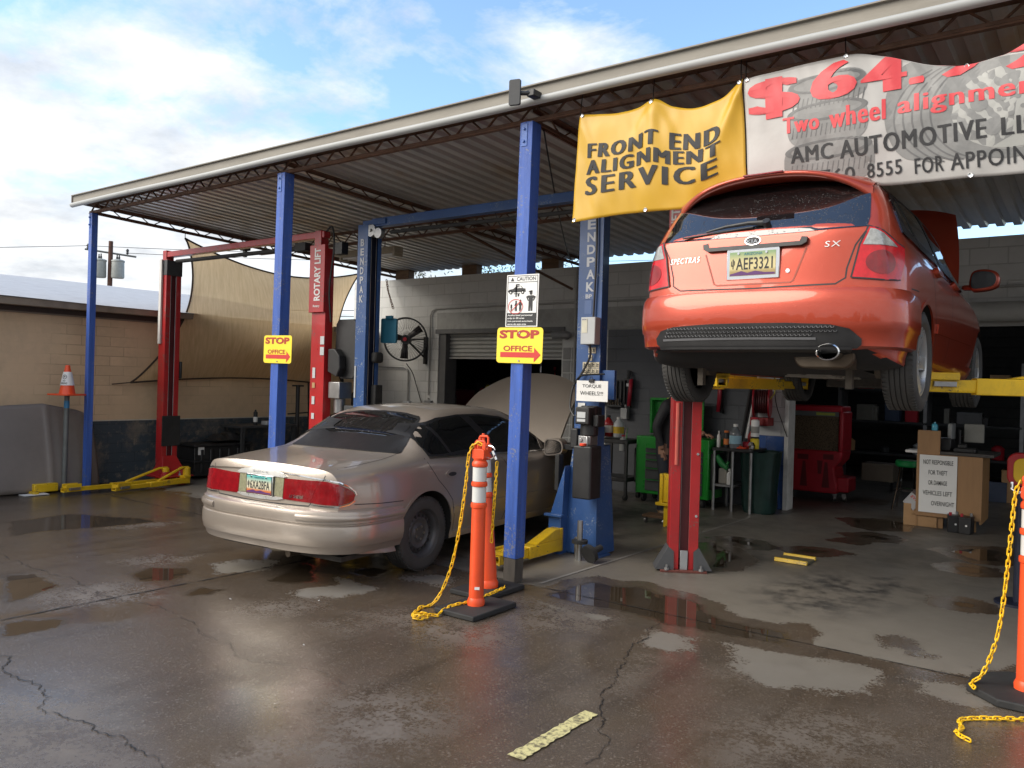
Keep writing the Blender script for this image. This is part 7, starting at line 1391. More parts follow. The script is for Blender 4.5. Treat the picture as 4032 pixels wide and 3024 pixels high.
mb = MB(); mb.box(-9.92, -9.84, 11.4, 11.5, 0, 2.3); mb.solo('shutter_track', m_darkgrey, 'dark vertical shutter track inside the left doorway', 'track', smooth=0)
mb = MB(); mb.lathe([(.09, 0), (.13, .02), (.14, .3), (.12, .32)], 16, trans(-9.9, 11.38, 1.05)); mb.cyl((-9.9, 11.38, 0), (-9.9, 11.38, 1.05), .05, n=10); mb.solo('bench_grinder', m_darkgrey, 'dark bench grinder on a pedestal at the left doorway edge', 'grinder')
# -- dark wall between the doorways
ra = thing('socket_rack', (-6.17, 10.98, 1.3), 'black wall rack of chrome sockets left of the long red grease gun', 'rack'); mb = MB(); mb.box(-6.33, -6.0, 11.0, 11.04, 1.3, 1.72); [mb.box(-6.3+i*.075, -6.27+i*.075, 10.97, 11.0, 1.38, 1.7) for i in range(4)]; mb.box(-6.33, -6.0, 10.9, 11.0, 1.3, 1.33); mb.build('panel', m_black, ra, bevel=.004)
for i in range(7): mb = MB(); mb.cyl((-6.3+i*.045, 10.94, 1.33), (-6.3+i*.045, 10.94, 1.37+.03*(i % 3)), .014, n=8); mb.build('socket', m_chrome, ra)
def airtool(x, z1, z0, lean, label):
    t_ = thing('wall_grease_gun', (x, 10.95, z0), label, 'grease gun', 'long red handled tools hung on the dark wall'); mb = MB(); mb.tube([(x, 11.0, z1), (x, 10.97, z1-.12)], .03, 8); mb.box(x-.06, x+.05, 10.96, 11.02, z1-.15, z1-.12); mb.add([(x-.02, 10.97, z1-.12), (x+.04, 10.97, z1-.12), (x+.02+lean, 10.98, z0), (x-.015+lean, 10.98, z0), (x-.02, 11.02, z1-.12), (x+.04, 11.02, z1-.12), (x+.02+lean, 11.02, z0), (x-.015+lean, 11.02, z0)], [(0, 1, 2, 3), (4, 5, 6, 7), (0, 3, 7, 4), (1, 2, 6, 5), (2, 3, 7, 6)]); mb.build('barrel', m_black, t_)
    mb = MB(); mb.add([(x+.035, 10.96, z1-.14), (x+.09, 10.96, z1-.12), (x+.06, 10.96, z0+.02), (x+.01, 10.96, z0+.02)], [(0, 1, 2, 3)]); o = mb.build('handle', M('tool red', (.35, .012, .03), .4), t_); o.modifiers.new('s', 'SOLIDIFY').thickness = .03
    mb = MB(); mb.box(x-.02, x+.015, 10.952, 10.956, z1-.24, z1-.19); mb.build('label', m_paper, t_, smooth=0)
airtool(-5.93, 1.86, 1.30, .02, 'long red and black grease gun hung above the green chest'); airtool(-4.50, 1.9, 1.28, .06, 'long red and black grease gun hung right of the red lift column')
mb = MB(); mb.box(-6.03, -5.92, 10.93, 11.02, 1.12, 1.29); mb.cyl((-5.97, 10.98, 1.29), (-5.97, 10.98, 1.34), .02, n=8); mb.solo('soap_dispenser', M('pale plastic', (.4, .41, .40), .5), 'pale grey dispenser on the dark wall below the grease gun', 'dispenser', bevel=.012)
ct = thing('service_cart', (-5.72, 10.4, 0), 'black service cart loaded with bottles beside the green tool chest', 'cart')
for z in (.32, .86): mb = MB(); mb.box(-6.0, -5.47, 10.15, 10.6, z-.06, z); mb.build('tray', m_black, ct, bevel=.01)
for x in (-5.97, -5.5):
    for y in (10.18, 10.57): mb = MB(); mb.box(x-.02, x+.02, y-.02, y+.02, .08, .86); mb.build('leg', m_black, ct); mb = MB(); mb.cyl((x-.02, y, .045), (x+.02, y, .045), .045, n=14); mb.build('caster', m_rubber, ct)
m_clear = M('milky plastic', (.5, .52, .53), .3, var=.05)
bottle('jug', -5.73, 10.35, .88, .078, .28, 'jug', m_clear, m_white, 'milky plastic jug with yellow label on the black cart', 'jug', M('label yellow', (.6, .4, .03), .5)); bottle('jug', -5.9, 10.35, .88, .075, .30, 'jug', m_redlift, m_black, 'red oil jug with pale label left of the milky jug', 'jug', m_paper)
bottle('bottle', -5.93, 10.2, .88, .055, .2, 'bottle', M('grey bottle', (.12, .14, .16), .4), m_black, 'dark grey squat bottle at the cart front', 'bottle'); bottle('spray_bottle', -5.58, 10.22, .70, .055, .22, 'bottle', M('translucent grey', (.35, .36, .35), .35), m_redpl, 'pale spray bottle with red trigger at the cart edge', 'spray bottle')
mb = MB(); mb.tube([(-5.56, 10.25, .86), (-5.55, 10.25, 1.03)], [.022, .026], 8); mb.solo('chrome_tool', m_chrome, 'chrome cylinder tool standing upright on the cart corner', 'tool')
bottle('spray_can', -4.43, 7.35, 1.0, .033, .2, 'can', m_redpl, m_white, 'red spray can with white cap seen between sedan hood and blue column', 'can', m_lightbox)
mb = MB(); mb.box(-4.75, -4.3, 7.2, 7.6, .94, .998); mb.box(-4.72, -4.68, 7.25, 7.55, 0, .94); mb.box(-4.37, -4.33, 7.25, 7.55, 0, .94); mb.solo('small_stand', m_black, 'small black stand in front of the raised sedan hood', 'stand', bevel=.005)
gc = thing('tool_chest', (-4.85, 10.55, 0), 'bright green tool chest with open lid and dark drawers on casters', 'tool chest'); x0, x1, y0, y1 = -5.40, -4.31, 10.28, 10.8
mb = MB(); mb.box(x0, x1, y0, y1, .12, .93); mb.build('cabinet', m_green, gc, bevel=.012)
mb = MB(); xl = x1-.3; mb.box(x0, xl, y1-.03, y1, .95, 1.46); mb.box(x0+.0, x0+.03, y1-.12, y1-.03, .95, 1.44); mb.box(x0, xl, y1-.12, y1, 1.44, 1.47); mb.box(x0+.15, xl-.15, y1-.045, y1-.03, 1.1, 1.25); ld = mb.build('lid', m_green, gc, bevel=.006)
for a in ((-5.13, -5.02, 1.44, 1.475, M('label lime', (.5, .55, .05), .5)), (-5.03, -4.95, 1.28, 1.39, m_paper), (-5.02, -4.91, 1.13, 1.19, m_paper)): mb = MB(); mb.box(a[0], a[1], y1-.125 if a[2] > 1.4 else y1-.052, (y1-.122) if a[2] > 1.4 else y1-.047, a[2], a[3]); mb.build('label', a[4], ld, smooth=0)
z = .17
for i, h_ in enumerate((.16, .16, .12, .09, .08)): mb = MB(); mb.box(x0+.16, x1-.08, y0-.02, y0-.001, z, z+h_-.015); d_ = mb.build('drawer', m_darkgrey, gc, bevel=.004); mb = MB(); mb.box(x0+.18, x1-.1, y0-.035, y0-.02, z+h_-.035, z+h_-.02); mb.build('handle', m_black, d_); z += h_
for a in ((x0-.06, x0-.001), (x1+.001, x1+.05)): mb = MB(); mb.box(a[0], a[1], y0+.05, y1-.05, .25, .75); mb.build('side_handle', m_black, gc, bevel=.02)
for x in (x0+.1, x1-.1):
    for y in (y0+.08, y1-.08): mb = MB(); mb.cyl((x-.02, y, .06), (x+.02, y, .06), .06, n=16); mb.box(x-.03, x+.03, y-.03, y+.03, .1, .12); mb.build('caster', m_rubber, gc)
mb = MB(); mb.box(-5.2, -4.8, 10.4, 10.6, .932, .95); mb.tube([(-5.15, 10.38, .96), (-4.9, 10.4, .97)], .015, 6); mb.solo('tool_tray', m_black, 'flat dark tool tray lying in the open green chest', 'tray')
# -- bench right of the column
bn = thing('work_bench', (-4.05, 10.55, 0), 'black topped work bench with steel leg crowded with bottles by the white pillar', 'bench')
mb = MB(); mb.box(-4.27, -3.72, 10.3, 10.85, .80, .84); mb.build('bench_top', m_black, bn, bevel=.006); mb = MB(); mb.box(-4.27, -3.98, 10.33, 10.8, .32, .35); mb.build('lower_shelf', M('shelf metal', (.2, .2, .2), .5), bn, bevel=.004)
for x, y in ((-4.25, 10.33), (-4.0, 10.34), (-4.25, 10.8), (-3.75, 10.8), (-3.75, 10.34)): mb = MB(); mb.cyl((x, y, 0), (x, y, .8), .02, n=10); mb.build('leg', m_steel, bn)
m_water = M('clear bottle', (.30, .33, .35), .1, trans_=.5, var=.1)
bottle('bottle', -4.23, 10.42, .84, .026, .21, 'bottle', m_white, m_white, 'slim white bottle at the left of the bench', 'bottle'); bottle('bottle', -4.17, 10.5, .84, .028, .2, 'bottle', m_ink, m_black, 'slim black bottle behind the orange can', 'bottle')
bottle('spray_can', -4.115, 10.4, .84, .035, .22, 'can', m_ink, M('orange cap', (.7, .18, .03), .5), 'black and orange spray can beside the water jug', 'can', M('orange label', (.7, .2, .04), .5), capr=.9); bottle('jug', -4.0, 10.42, .84, .078, .31, 'jug', m_water, m_white, 'clear water jug with blue label on the bench', 'jug', M('pale blue label', (.3, .5, .6), .5))
bottle('canister', -3.80, 10.6, 1.0, .055, .25, 'can', m_paper, m_redpl, 'white canister with red cap stacked on the yellow one', 'canister', M('grey label', (.3, .3, .28), .5), capr=.9); bottle('canister', -3.80, 10.6, .84, .058, .15, 'can', m_signyel, m_ink, 'yellow canister under the white one at the bench end', 'canister', capr=.95)
bottle('bottle', -3.9, 10.72, .84, .04, .24, 'bottle', m_redlift, m_ink, 'dark red bottle behind the red rag box', 'bottle')
mb = MB(); mb.box(-4.0, -3.84, 10.36, 10.46, .842, .862); mb.box(-3.97, -3.9, 10.38, 10.44, .862, .875); mb.solo('orange_tray', m_orange, 'flat orange tray at the front of the bench top', 'tray', bevel=.006)
mb = MB(); mb.box(-3.93, -3.80, 10.48, 10.56, .842, .93); mb.solo('rag_box', m_redpl, 'crumpled red and white rag box on the bench', 'box', bevel=.02)
mb = MB(); mb.lathe([(0, 0), (.045, .01), (.05, .05), (.03, .09), (0, .1)], 10, trans(-3.78, 10.42, .842)); mb.solo('foil_wad', m_chrome, 'shiny crumpled foil wad at the right bench end', 'foil', smooth=0)
mb = MB(); mb.box(-4.22, -4.10, 10.4, 10.5, .352, .56); mb.solo('beige_can', M('beige plastic', (.32, .3, .26), .5), 'beige square container on the lower bench shelf', 'container', bevel=.015); bottle('spray_bottle', -4.05, 10.4, .352, .045, .2, 'bottle', m_paper, m_white, 'white spray bottle on the lower bench shelf', 'spray bottle', capr=.7)
mb = MB(); mb.tube([(-4.24, 10.38, .72), (-4.16, 10.38, .62), (-4.08, 10.38, .56)], [.04, .045, .03], 8); mb.tube([(-4.1, 10.38, .58), (-4.07, 10.38, .66)], .018, 8); mb.solo('impact_wrench', M('tool green', (.02, .2, .05), .4), 'green impact wrench hung below the bench top', 'wrench')
mb = MB(); mb.tube([(-4.05, 10.96, .95), (-3.90, 11.01, 1.95)], .018, 8); mb.solo('white_pole', m_white, 'white pole leaning on the dark wall behind the bench', 'pole'); mb = MB(); mb.tube([(-4.13, 10.98, .9), (-3.98, 11.02, 1.95)], .025, 8); mb.solo('black_pole', m_black, 'thick black pole leaning beside the white pole', 'pole')
mb = MB(); ringn = 40; H_ = [0, .08, .3, .55, .74, .82, .79, .70]; Rr = [.17, .195, .20, .215, .235, .245, .22, .2]; vs = []
for k, h_ in enumerate(H_):
    for i in range(ringn):
        a = 2*math.pi*i/ringn; sq = (abs(math.cos(a))**4+abs(math.sin(a))**4)**-.25; r_ = Rr[k]*sq*(1+.10*noise.noise(V(math.cos(a)*4, math.sin(a)*4, h_*1.2))+.05*noise.noise(V(math.cos(a)*11, math.sin(a)*11, h_*3)))
        vs.append((-3.70+r_*1.05*math.cos(a), 10.56+r_*.85*math.sin(a), h_+.05*noise.noise(V(math.cos(a)*2, math.sin(a)*2, 5))*(k > 3)))
mb.add(vs, [(k*ringn+i, k*ringn+(i+1) % ringn, (k+1)*ringn+(i+1) % ringn, (k+1)*ringn+i) for k in range(len(H_)-1) for i in range(ringn)]); mb.solo('trash_bag', M('dark green bag', (.008, .03, .026), .35, var=.3, bump=.6, bscale=9), 'dark green rubbish bag against the blue pillar', 'bag', smooth=60)
hr_ = thing('hose_reel', (-3.8, 10.9, 1.25), 'red air hose reel mounted on the white pillar', 'hose reel'); Mr = trans(-3.80, 10.85, 1.47) @ rotz(R(12)) @ roty(R(90))
for z_ in (-.11, .09): mb = MB(); mb.lathe([(.03, z_), (.215, z_), (.22, z_+.01), (.215, z_+.02), (.03, z_+.02)], 34, Mr, closed=True); mb.build('reel_disc', M('reel red', (.30, .01, .02), .35), hr_)
mb = MB()
for k in range(6): mb.lathe([(.15+.014*math.cos(a), -.09+.03*k+.014*math.sin(a)) for a in np.linspace(0, 5.5, 8)], 30, Mr, closed=True)
mb.build('hose', M('hose maroon', (.07, .01, .012), .5), hr_)
mb = MB(); mb.box(-3.95, -3.7, 10.8, 11.04, 1.14, 1.25); mb.box(-3.87, -3.75, 10.76, 10.8, 1.15, 1.24); mb.build('mount', M('mount red', (.25, .02, .02), .5), hr_, bevel=.008); mb = MB(); mb.tube(catmull([(-3.68, 10.78, 1.5), (-3.62, 10.8, 1.6), (-3.66, 10.9, 1.75), (-3.62, 10.95, 1.9)], 6), .008, 6); mb.build('hose_tail', M('hose yellow', (.5, .45, .05), .5), hr_)
mb = MB(); mb.tube(catmull([(-3.70, 10.98, 2.0), (-3.66, 10.96, 1.5), (-3.57, 10.98, 1.2), (-3.5, 11.0, 1.0)], 6), .006, 5); mb.solo('hanging_cord', m_cable, 'black cord hanging down the white pillar past the reel', 'cord')
# -- red cooler on casters inside the right bay
ec = thing('evaporative_cooler', (-3.53, 12.6, 0), 'red portable evaporative cooler with a brown pad grille on casters', 'cooler'); Y0 = 12.4; Mz = Matrix(((1, 0, 0, 0), (0, 0, -1, 0), (0, 1, 0, 0), (0, 0, 0, 1)))
mb = MB(); mb.box(-3.93, -3.15, Y0, Y0+.5, 1.32, 1.42); mb.box(-3.93, -3.88, Y0, Y0+.5, .74, 1.34); mb.box(-3.20, -3.13, Y0, Y0+.5, .74, 1.34); mb.prism([(-3.93, .12), (-3.2, .12), (-3.2, .25), (-3.25, .5), (-3.15, .62), (-3.13, .75), (-3.93, .75)], -Y0-.5, -Y0, Mz); mb.box(-3.3, -3.06, Y0+.1, Y0+.55, .14, .36); mb.build('shell', m_redpl, ec, bevel=.025)
mb = MB()
for a in ((-3.70, .64, .16, .08), (-3.33, .66, .15, .08)): mb.box(a[0]-a[2]/2, a[0]+a[2]/2, Y0-.006, Y0+.0, a[1]-a[3]/2, a[1]+a[3]/2)
for x in (-3.88, -3.45): mb.add([(x-.04, Y0-.004, .6), (x+.04, Y0-.004, .6), (x+.025, Y0-.004, .4), (x-.025, Y0-.004, .4)], [(0, 1, 2, 3)])
for x in (-3.68, -3.36): mb.add([(x-.02, Y0-.004, .58), (x+.02, Y0-.004, .58), (x+.055, Y0-.004, .2), (x-.055, Y0-.004, .2)], [(0, 1, 2, 3)])
mb.build('recess', M('recess red', (.14, .008, .012), .6), ec, smooth=0); mb = MB(); mb.box(-3.88, -3.2, Y0+.03, Y0+.06, .75, 1.26)
m_pad, t, b = nt('cooler pad'); vo = N(t, 'ShaderNodeTexVoronoi'); vo.inputs['Scale'].default_value = 55; L(t, coords(t), vo.inputs['Vector']); L(t, ramp(t, vo.outputs['Distance'], [(.15, (.012, .01, .008)), (.5, (.14, .10, .06))]), b.inputs['Base Color']); b.inputs['Roughness'].default_value = .9
mb.build('pad_grille', m_pad, ec, smooth=0); mb = MB(); mb.box(-3.88, -3.2, Y0-.003, Y0+.03, 1.26, 1.33); mb.build('control_strip', M('strip grey', (.14, .15, .15), .5), ec, smooth=0); mb = MB(); mb.box(-3.52, -3.25, Y0-.006, Y0-.003, 1.275, 1.315); mb.build('sticker', M('lime sticker', (.4, .45, .08), .5), ec, smooth=0)
for x in (-3.85, -3.25, -3.12): mb = MB(); mb.cyl((x-.02, Y0+.15, .05), (x+.02, Y0+.15, .05), .05, n=14); mb.box(x-.03, x+.03, Y0+.1, Y0+.2, .07, .12); mb.build('caster', m_steel, ec)
mb = MB(); mb.box(-3.05, -2.6, 13.2, 13.6, .28, .55); mb.solo('wooden_crate', M('crate wood', (.12, .10, .075), .7), 'pale wooden crate on the floor behind the red cooler', 'crate', bevel=.01)
# -- counter by the right bay
co_ = thing('wooden_counter', (-1.5, 11.4, 0), 'brown laminate counter with raised end panel and dark worktop', 'counter'); m_lam = M('oak laminate', (.34, .19, .085), .45, var=.1, stretch=(3, 3, .5), scale=5)
mb = MB(); mb.box(-1.9, -1.19, 11.0, 11.02, .14, .9); mb.box(-1.9, -1.65, 11.02, 11.05, .86, 1.19); mb.build('front_panel', m_lam, co_, bevel=.003); mb = MB(); mb.box(-1.215, -1.19, 11.02, 11.7, .1, .9); mb.box(-1.9, -1.88, 11.02, 11.7, .0, .9); mb.box(-1.32, -1.25, 11.06, 11.1, .0, .14); mb.box(-1.72, -1.6, 11.06, 11.1, 0, .14); mb.build('side_panel', m_lam, co_, bevel=.003)
mb = MB(); mb.box(-1.88, -1.08, 11.03, 11.75, .9, .94); mb.build('worktop', M('dark worktop', (.06, .055, .05), .4), co_, bevel=.004)
mb = MB(); mb.box(-2.05, -1.9, 11.1, 11.4, .9, .93); mb.build('side_ledge', m_white, co_)
bottle('pump_bottle', -1.73, 11.12, 1.19, .035, .1, 'bottle', M('blue gel', (.08, .4, .55), .2), m_white, 'blue gel pump bottle on top of the counter panel', 'bottle', capr=.2)
mn = thing('computer_monitor', (-1.4, 11.45, .94), 'pale backed computer monitor on an arm over the counter', 'monitor'); mb = MB(); mb.box(-1.45, -1.23, 11.42, 11.46, 1.05, 1.28); mb.build('back_shell', M('monitor shell', (.22, .22, .2), .5), mn, bevel=.01); mb = MB(); mb.cyl((-1.5, 11.45, .94), (-1.5, 11.45, 1.2), .02, n=10); mb.tube([(-1.5, 11.45, 1.1), (-1.42, 11.47, 1.14)], .018, 8); mb.build('stand', m_black, mn)
mb = MB(); mb.box(-1.60, -1.55, 11.2, 11.5, 1.08, 1.28); mb.solo('paper_tray', M('tray grey', (.25, .26, .26), .5), 'grey upright paper holder beside the monitor', 'paper holder', bevel=.01)
mb = MB(); mb.box(-1.70, -1.55, 11.15, 11.45, .94, 1.1); mb.solo('desk_printer', m_black, 'black printer on the counter worktop', 'printer', bevel=.015); mb = MB(); mb.box(-1.52, -1.28, 11.1, 11.3, .94, .99); mb.box(-1.48, -1.38, 11.12, 11.2, .99, 1.04); mb.solo('keyboard', m_black, 'dark keyboard and clutter at the counter edge', 'keyboard', bevel=.01)
bs = thing('bar_stool', (-2.27, 12.5, 0), 'green topped bar stool with chrome legs behind the cardboard box', 'stool'); mb = MB(); mb.lathe([(0, .60), (.15, .60), (.165, .62), (.165, .67), (.15, .69), (0, .695)], 30, trans(-2.27, 12.5, 0)); mb.build('seat', M('green vinyl', (.01, .22, .06), .3), bs)
for a in (45, 135, 225, 315): mb = MB(); c, s_ = math.cos(R(a)), math.sin(R(a)); mb.tube([(-2.27+.12*c, 12.5+.12*s_, .6), (-2.27+.16*c, 12.5+.16*s_, .3), (-2.27+.23*c, 12.5+.23*s_, 0)], .013, 8); mb.build('leg', m_chrome, bs)
mb = MB(); mb.tube([(-2.27+.165*math.cos(a), 12.5+.165*math.sin(a), .27) for a in np.linspace(0, 2*math.pi, 24, endpoint=False)], .01, 6, True); mb.build('foot_ring', m_chrome, bs)
bx = thing('cardboard_box', (-1.86, 11.2, 0), 'open brown cardboard box on the floor before the counter', 'box', rz=R(3)); mb = MB(); w_, d_, h_ = .37, .34, .27
mb.box(-w_/2, w_/2, -d_/2, -d_/2+.008, 0, h_); mb.box(-w_/2, w_/2, d_/2-.008, d_/2, 0, h_); mb.box(-w_/2, -w_/2+.008, -d_/2+.008, d_/2-.008, 0, h_); mb.box(w_/2-.008, w_/2, -d_/2+.008, d_/2-.008, 0, h_); mb.box(-w_/2, w_/2, -d_/2, d_/2, 0, .006); mb.build('carton', m_card, bx, local=True, smooth=0)
mb = MB(); g_ = lambda u, v: (u, -d_/2-.002, v); letter(mb, 'BATTERY', g_, -.1, .19, .09, .022); letter(mb, 'HANDLE WITH', g_, -.01, .16, .11, .02); letter(mb, 'CARE', g_, -.01, .125, .11, .028); letter(mb, 'LEAD', g_, -.09, .135, .06, .022); mb.build('printing', M('box print', (.13, .07, .03), .7), bx, local=True, smooth=0, fix=False)
def battbox(x, y, z, rot, ti, label):
    t_ = thing('filter_box', (x, y, z), label, 'box', 'grey product boxes in the carton'); Mx = trans(x, y, z) @ rotz(rot) @ roty(ti); mb = MB(); mb.box(-.08, .08, -.07, .07, 0, .21, Mx); mb.build('carton', M('silver carton', (.42, .42, .43), .4), t_, smooth=0, bevel=.002); mb = MB(); mb.box(-.081, .081, -.071, .071, .165, .2105, Mx); mb.build('dark_band', M('dark band', (.06, .04, .04), .5), t_, smooth=0); mb = MB(); mb.box(.03, .075, -.0725, -.071, .17, .2, Mx); mb.build('yellow_mark', m_signyel, t_, smooth=0)
    mb = MB(); letter(mb, 'EVP', lambda u, v: Mx @ V(u, -.0725, v), -.055, .11, .1, .035, .02, .2); mb.build('lettering', m_signred, t_, smooth=0, fix=False)
battbox(-1.755, 11.12, .285, R(6), 0, 'upright grey box with red print standing in the cardboard box'); battbox(-1.98, 11.1, .235, R(-8), R(38), 'tilted grey box leaning over the cardboard box corner')
def battery(x, y, rz_, label):
    t_ = thing('car_battery', (x, y, 0), label, 'battery', 'old car batteries by the counter', rz=rz_); mb = MB(); mb.box(-.065, .065, -.09, .09, 0, .18); mb.build('case', m_black, t_, bevel=.008, local=True); mb = MB(); mb.box(-.066, .066, -.091, .091, .165, .2); mb.build('cover', m_black, t_, bevel=.006, local=True)
    for q in (-.06, .06): mb = MB(); mb.cyl((q*.6, q, .2), (q*.6, q, .235), .016, n=10); mb.build('terminal', m_steel if q > 0 else m_redpl, t_, local=True)
    mb = MB(); mb.cyl((.02, -.093, .1), (.02, -.09, .1), .012, n=10); mb.build('label_dot', m_paper, t_, local=True)
battery(-1.47, 10.93, R(10), 'black car battery with red terminal touching the white board'); battery(-1.33, 10.90, R(-6), 'black car battery with a white dot right of the other one')
# -- vague things deep in the right bay
rk = thing('storage_rack', (-2.2, 16.5, 0), 'dark storage rack deep inside the right bay', 'rack')
for z in (.5, 1.1, 1.7): mb = MB(); mb.box(-4.2, -1.2, 16.3, 16.8, z-.04, z); mb.build('shelf_board', m_darkgrey, rk)
for x in (-4.2, -2.7, -1.2): mb = MB(); mb.box(x-.03, x+.03, 16.3, 16.8, 0, 2.2); mb.build('upright', m_galv, rk)
for i, (x, z, w_, h_, c) in enumerate(((-3.9, 1.1, .3, .3, M('dim beige', (.2, .19, .16), .6)), (-3.4, 1.1, .25, .35, M('dim blue', (.05, .07, .12), .6)), (-3.0, 1.7, .35, .25, m_card), (-2.2, 1.1, .4, .22, M('dim grey', (.15, .15, .15), .6)), (-1.7, 1.7, .3, .3, m_card))):
    mb = MB(); mb.box(x, x+w_, 16.35, 16.7, z+.002, z+h_); mb.solo('stored_box', c, ('dim beige box on the deep rack', 'dim blue box next to the beige one on the rack', 'brown carton on the rack top shelf left', 'low grey box in the middle of the rack', 'brown carton on the rack top shelf right')[i], 'box', bevel=.01)
tr_ = thing('spare_tyre', (-2.1, 14.2, 0), 'loose black tyre standing in the dark bay behind the counter', 'tyre'); mb = MB(); mb.lathe([(.2, -.08), (.3, -.1), (.33, -.07), (.34, 0), (.33, .07), (.3, .1), (.2, .08)], 34, trans(-2.1, 14.2, .34) @ rotx(R(80)), closed=True); mb.build('tyre', m_tyre, tr_); mb = MB(); mb.lathe([(0, 0), (.2, .0), (.2, -.06)], 24, trans(-2.1, 14.2, .34) @ rotx(R(80))); mb.build('rim', m_darkgrey, tr_)

# clutter that only shows as dim shapes
rnd = random.Random(21)
cl_m = [M('dim beige', (.2, .19, .16), .6), M('dim grey', (.15, .15, .15), .6), M('dim blue', (.05, .07, .12), .6), m_card, m_redpl, m_lightbox, m_darkgrey]
def clutter(x0, x1, y, zs, n, label, group, smax):
    for i in range(n):
        x = x0+(x1-x0)*(i+.5)/n+rnd.uniform(-.05, .05); z = zs[i % len(zs)]; w_ = rnd.uniform(.07, smax); h_ = rnd.uniform(.1, smax*1.2); mb = MB()
        if i % 3 == 0: mb.lathe([(0, 0), (w_*.45, 0), (w_*.48, .01), (w_*.48, h_*.8), (w_*.3, h_*.92), (w_*.2, h_), (0, h_)], 12, trans(x, y, z))
        else: mb.box(x-w_/2, x+w_/2, y-w_/2, y+w_/2, z, z+h_, None); mb.box(x-w_/2-.004, x+w_/2+.004, y-w_/2-.004, y+w_/2+.004, z+h_-.025, z+h_)
        mb.solo('stored_item', cl_m[rnd.randrange(7)], label, 'stored item', group, bevel=.006)
clutter(-4.1, -1.3, 16.5, (.502, 1.702, 1.102), 14, 'dim container among the clutter on the deep storage rack', 'clutter on the deep storage rack', .26)
clutter(-10.0, -7.7, 13.25, (.9, .5, 1.3), 13, 'small dim item among the clutter on the left doorway shelves', 'clutter on the doorway shelves', .16)
clutter(-3.0, -.6, 14.6, (0,), 7, 'dim box on the floor of the dark right bay', 'boxes on the dark bay floor', .45)
for i, (x, z0, c) in enumerate(((-9.2, 1.7, m_redpl), (-8.9, 1.75, m_chrome), (-8.5, 1.72, m_darkgrey), (-8.2, 1.8, m_yellow), (-7.8, 1.7, m_chrome))):
    mb = MB(); mb.cyl((x, 13.86, z0), (x, 13.86, z0+.22), .012, n=6); mb.box(x-.03, x+.03, 13.85, 13.88, z0+.2, z0+.27); mb.solo('hand_tool', c, ('red handled', 'long chrome', 'dark', 'yellow', 'short chrome')[i]+' hand tool hung on the dark inner wall of the left bay', 'tool', 'hand tools on the inner wall')
mb = MB(); mb.tube([V(-5.35+.14*math.cos(a), 10.96-.01*k, 2.15+.17*math.sin(a)) for k in range(4) for a in np.linspace(0, 6.2, 22)], .012, 6); mb.solo('air_hose', M('black hose', (.02, .02, .022), .5), 'coiled black air hose hung high on the dark wall', 'hose', fix=False)
mb = MB(); mb.box(-4.95, -4.72, 11.0, 11.045, 1.75, 2.05); mb.box(-4.93, -4.74, 10.995, 11.0, 1.78, 2.02); mb.solo('wall_chart', M('faded chart', (.30, .30, .28), .6), 'faded grey wall chart on the dark wall behind the red column', 'chart', smooth=0)
mb = MB(); mb.tube(sag((-3.83, 5.5, 3.74), (-6.95, 10.9, 3.5), .14), .008, 5); mb.solo('roof_cable', m_cable, 'black cable looping under the canopy roof to the back wall', 'cable')
# oddments stacked in the corner between the lifts
for i, (x, y, w_, d_, h_, c, l_) in enumerate(((-8.5, 9.7, .5, .45, .9, M('dusty blue drum', (.05, .09, .16), .5), 'dusty blue drum in the far left corner'), (-9.1, 10.3, .5, .4, .6, m_card, 'brown carton stacked in the far left corner'), (-10.0, 9.3, .45, .4, .55, m_black, 'black crate on the floor near the jack stand'))):
    mb = MB()
    if i == 0: mb.lathe([(0, 0), (.27, 0), (.28, .02), (.27, .28), (.285, .3), (.27, .32), (.27, .58), (.285, .6), (.27, .62), (.28, .88), (.26, .9), (0, .88)], 28, trans(x, y, 0))
    else: mb.box(x-w_/2, x+w_/2, y-d_/2, y+d_/2, 0, h_); mb.box(x-w_/2-.01, x+w_/2+.01, y-d_/2-.01, y+d_/2+.01, h_-.08, h_-.02)
    mb.solo(('steel_drum', 'carton', 'crate')[i], c, l_, ('drum', 'carton', 'crate')[i], bevel=.01)
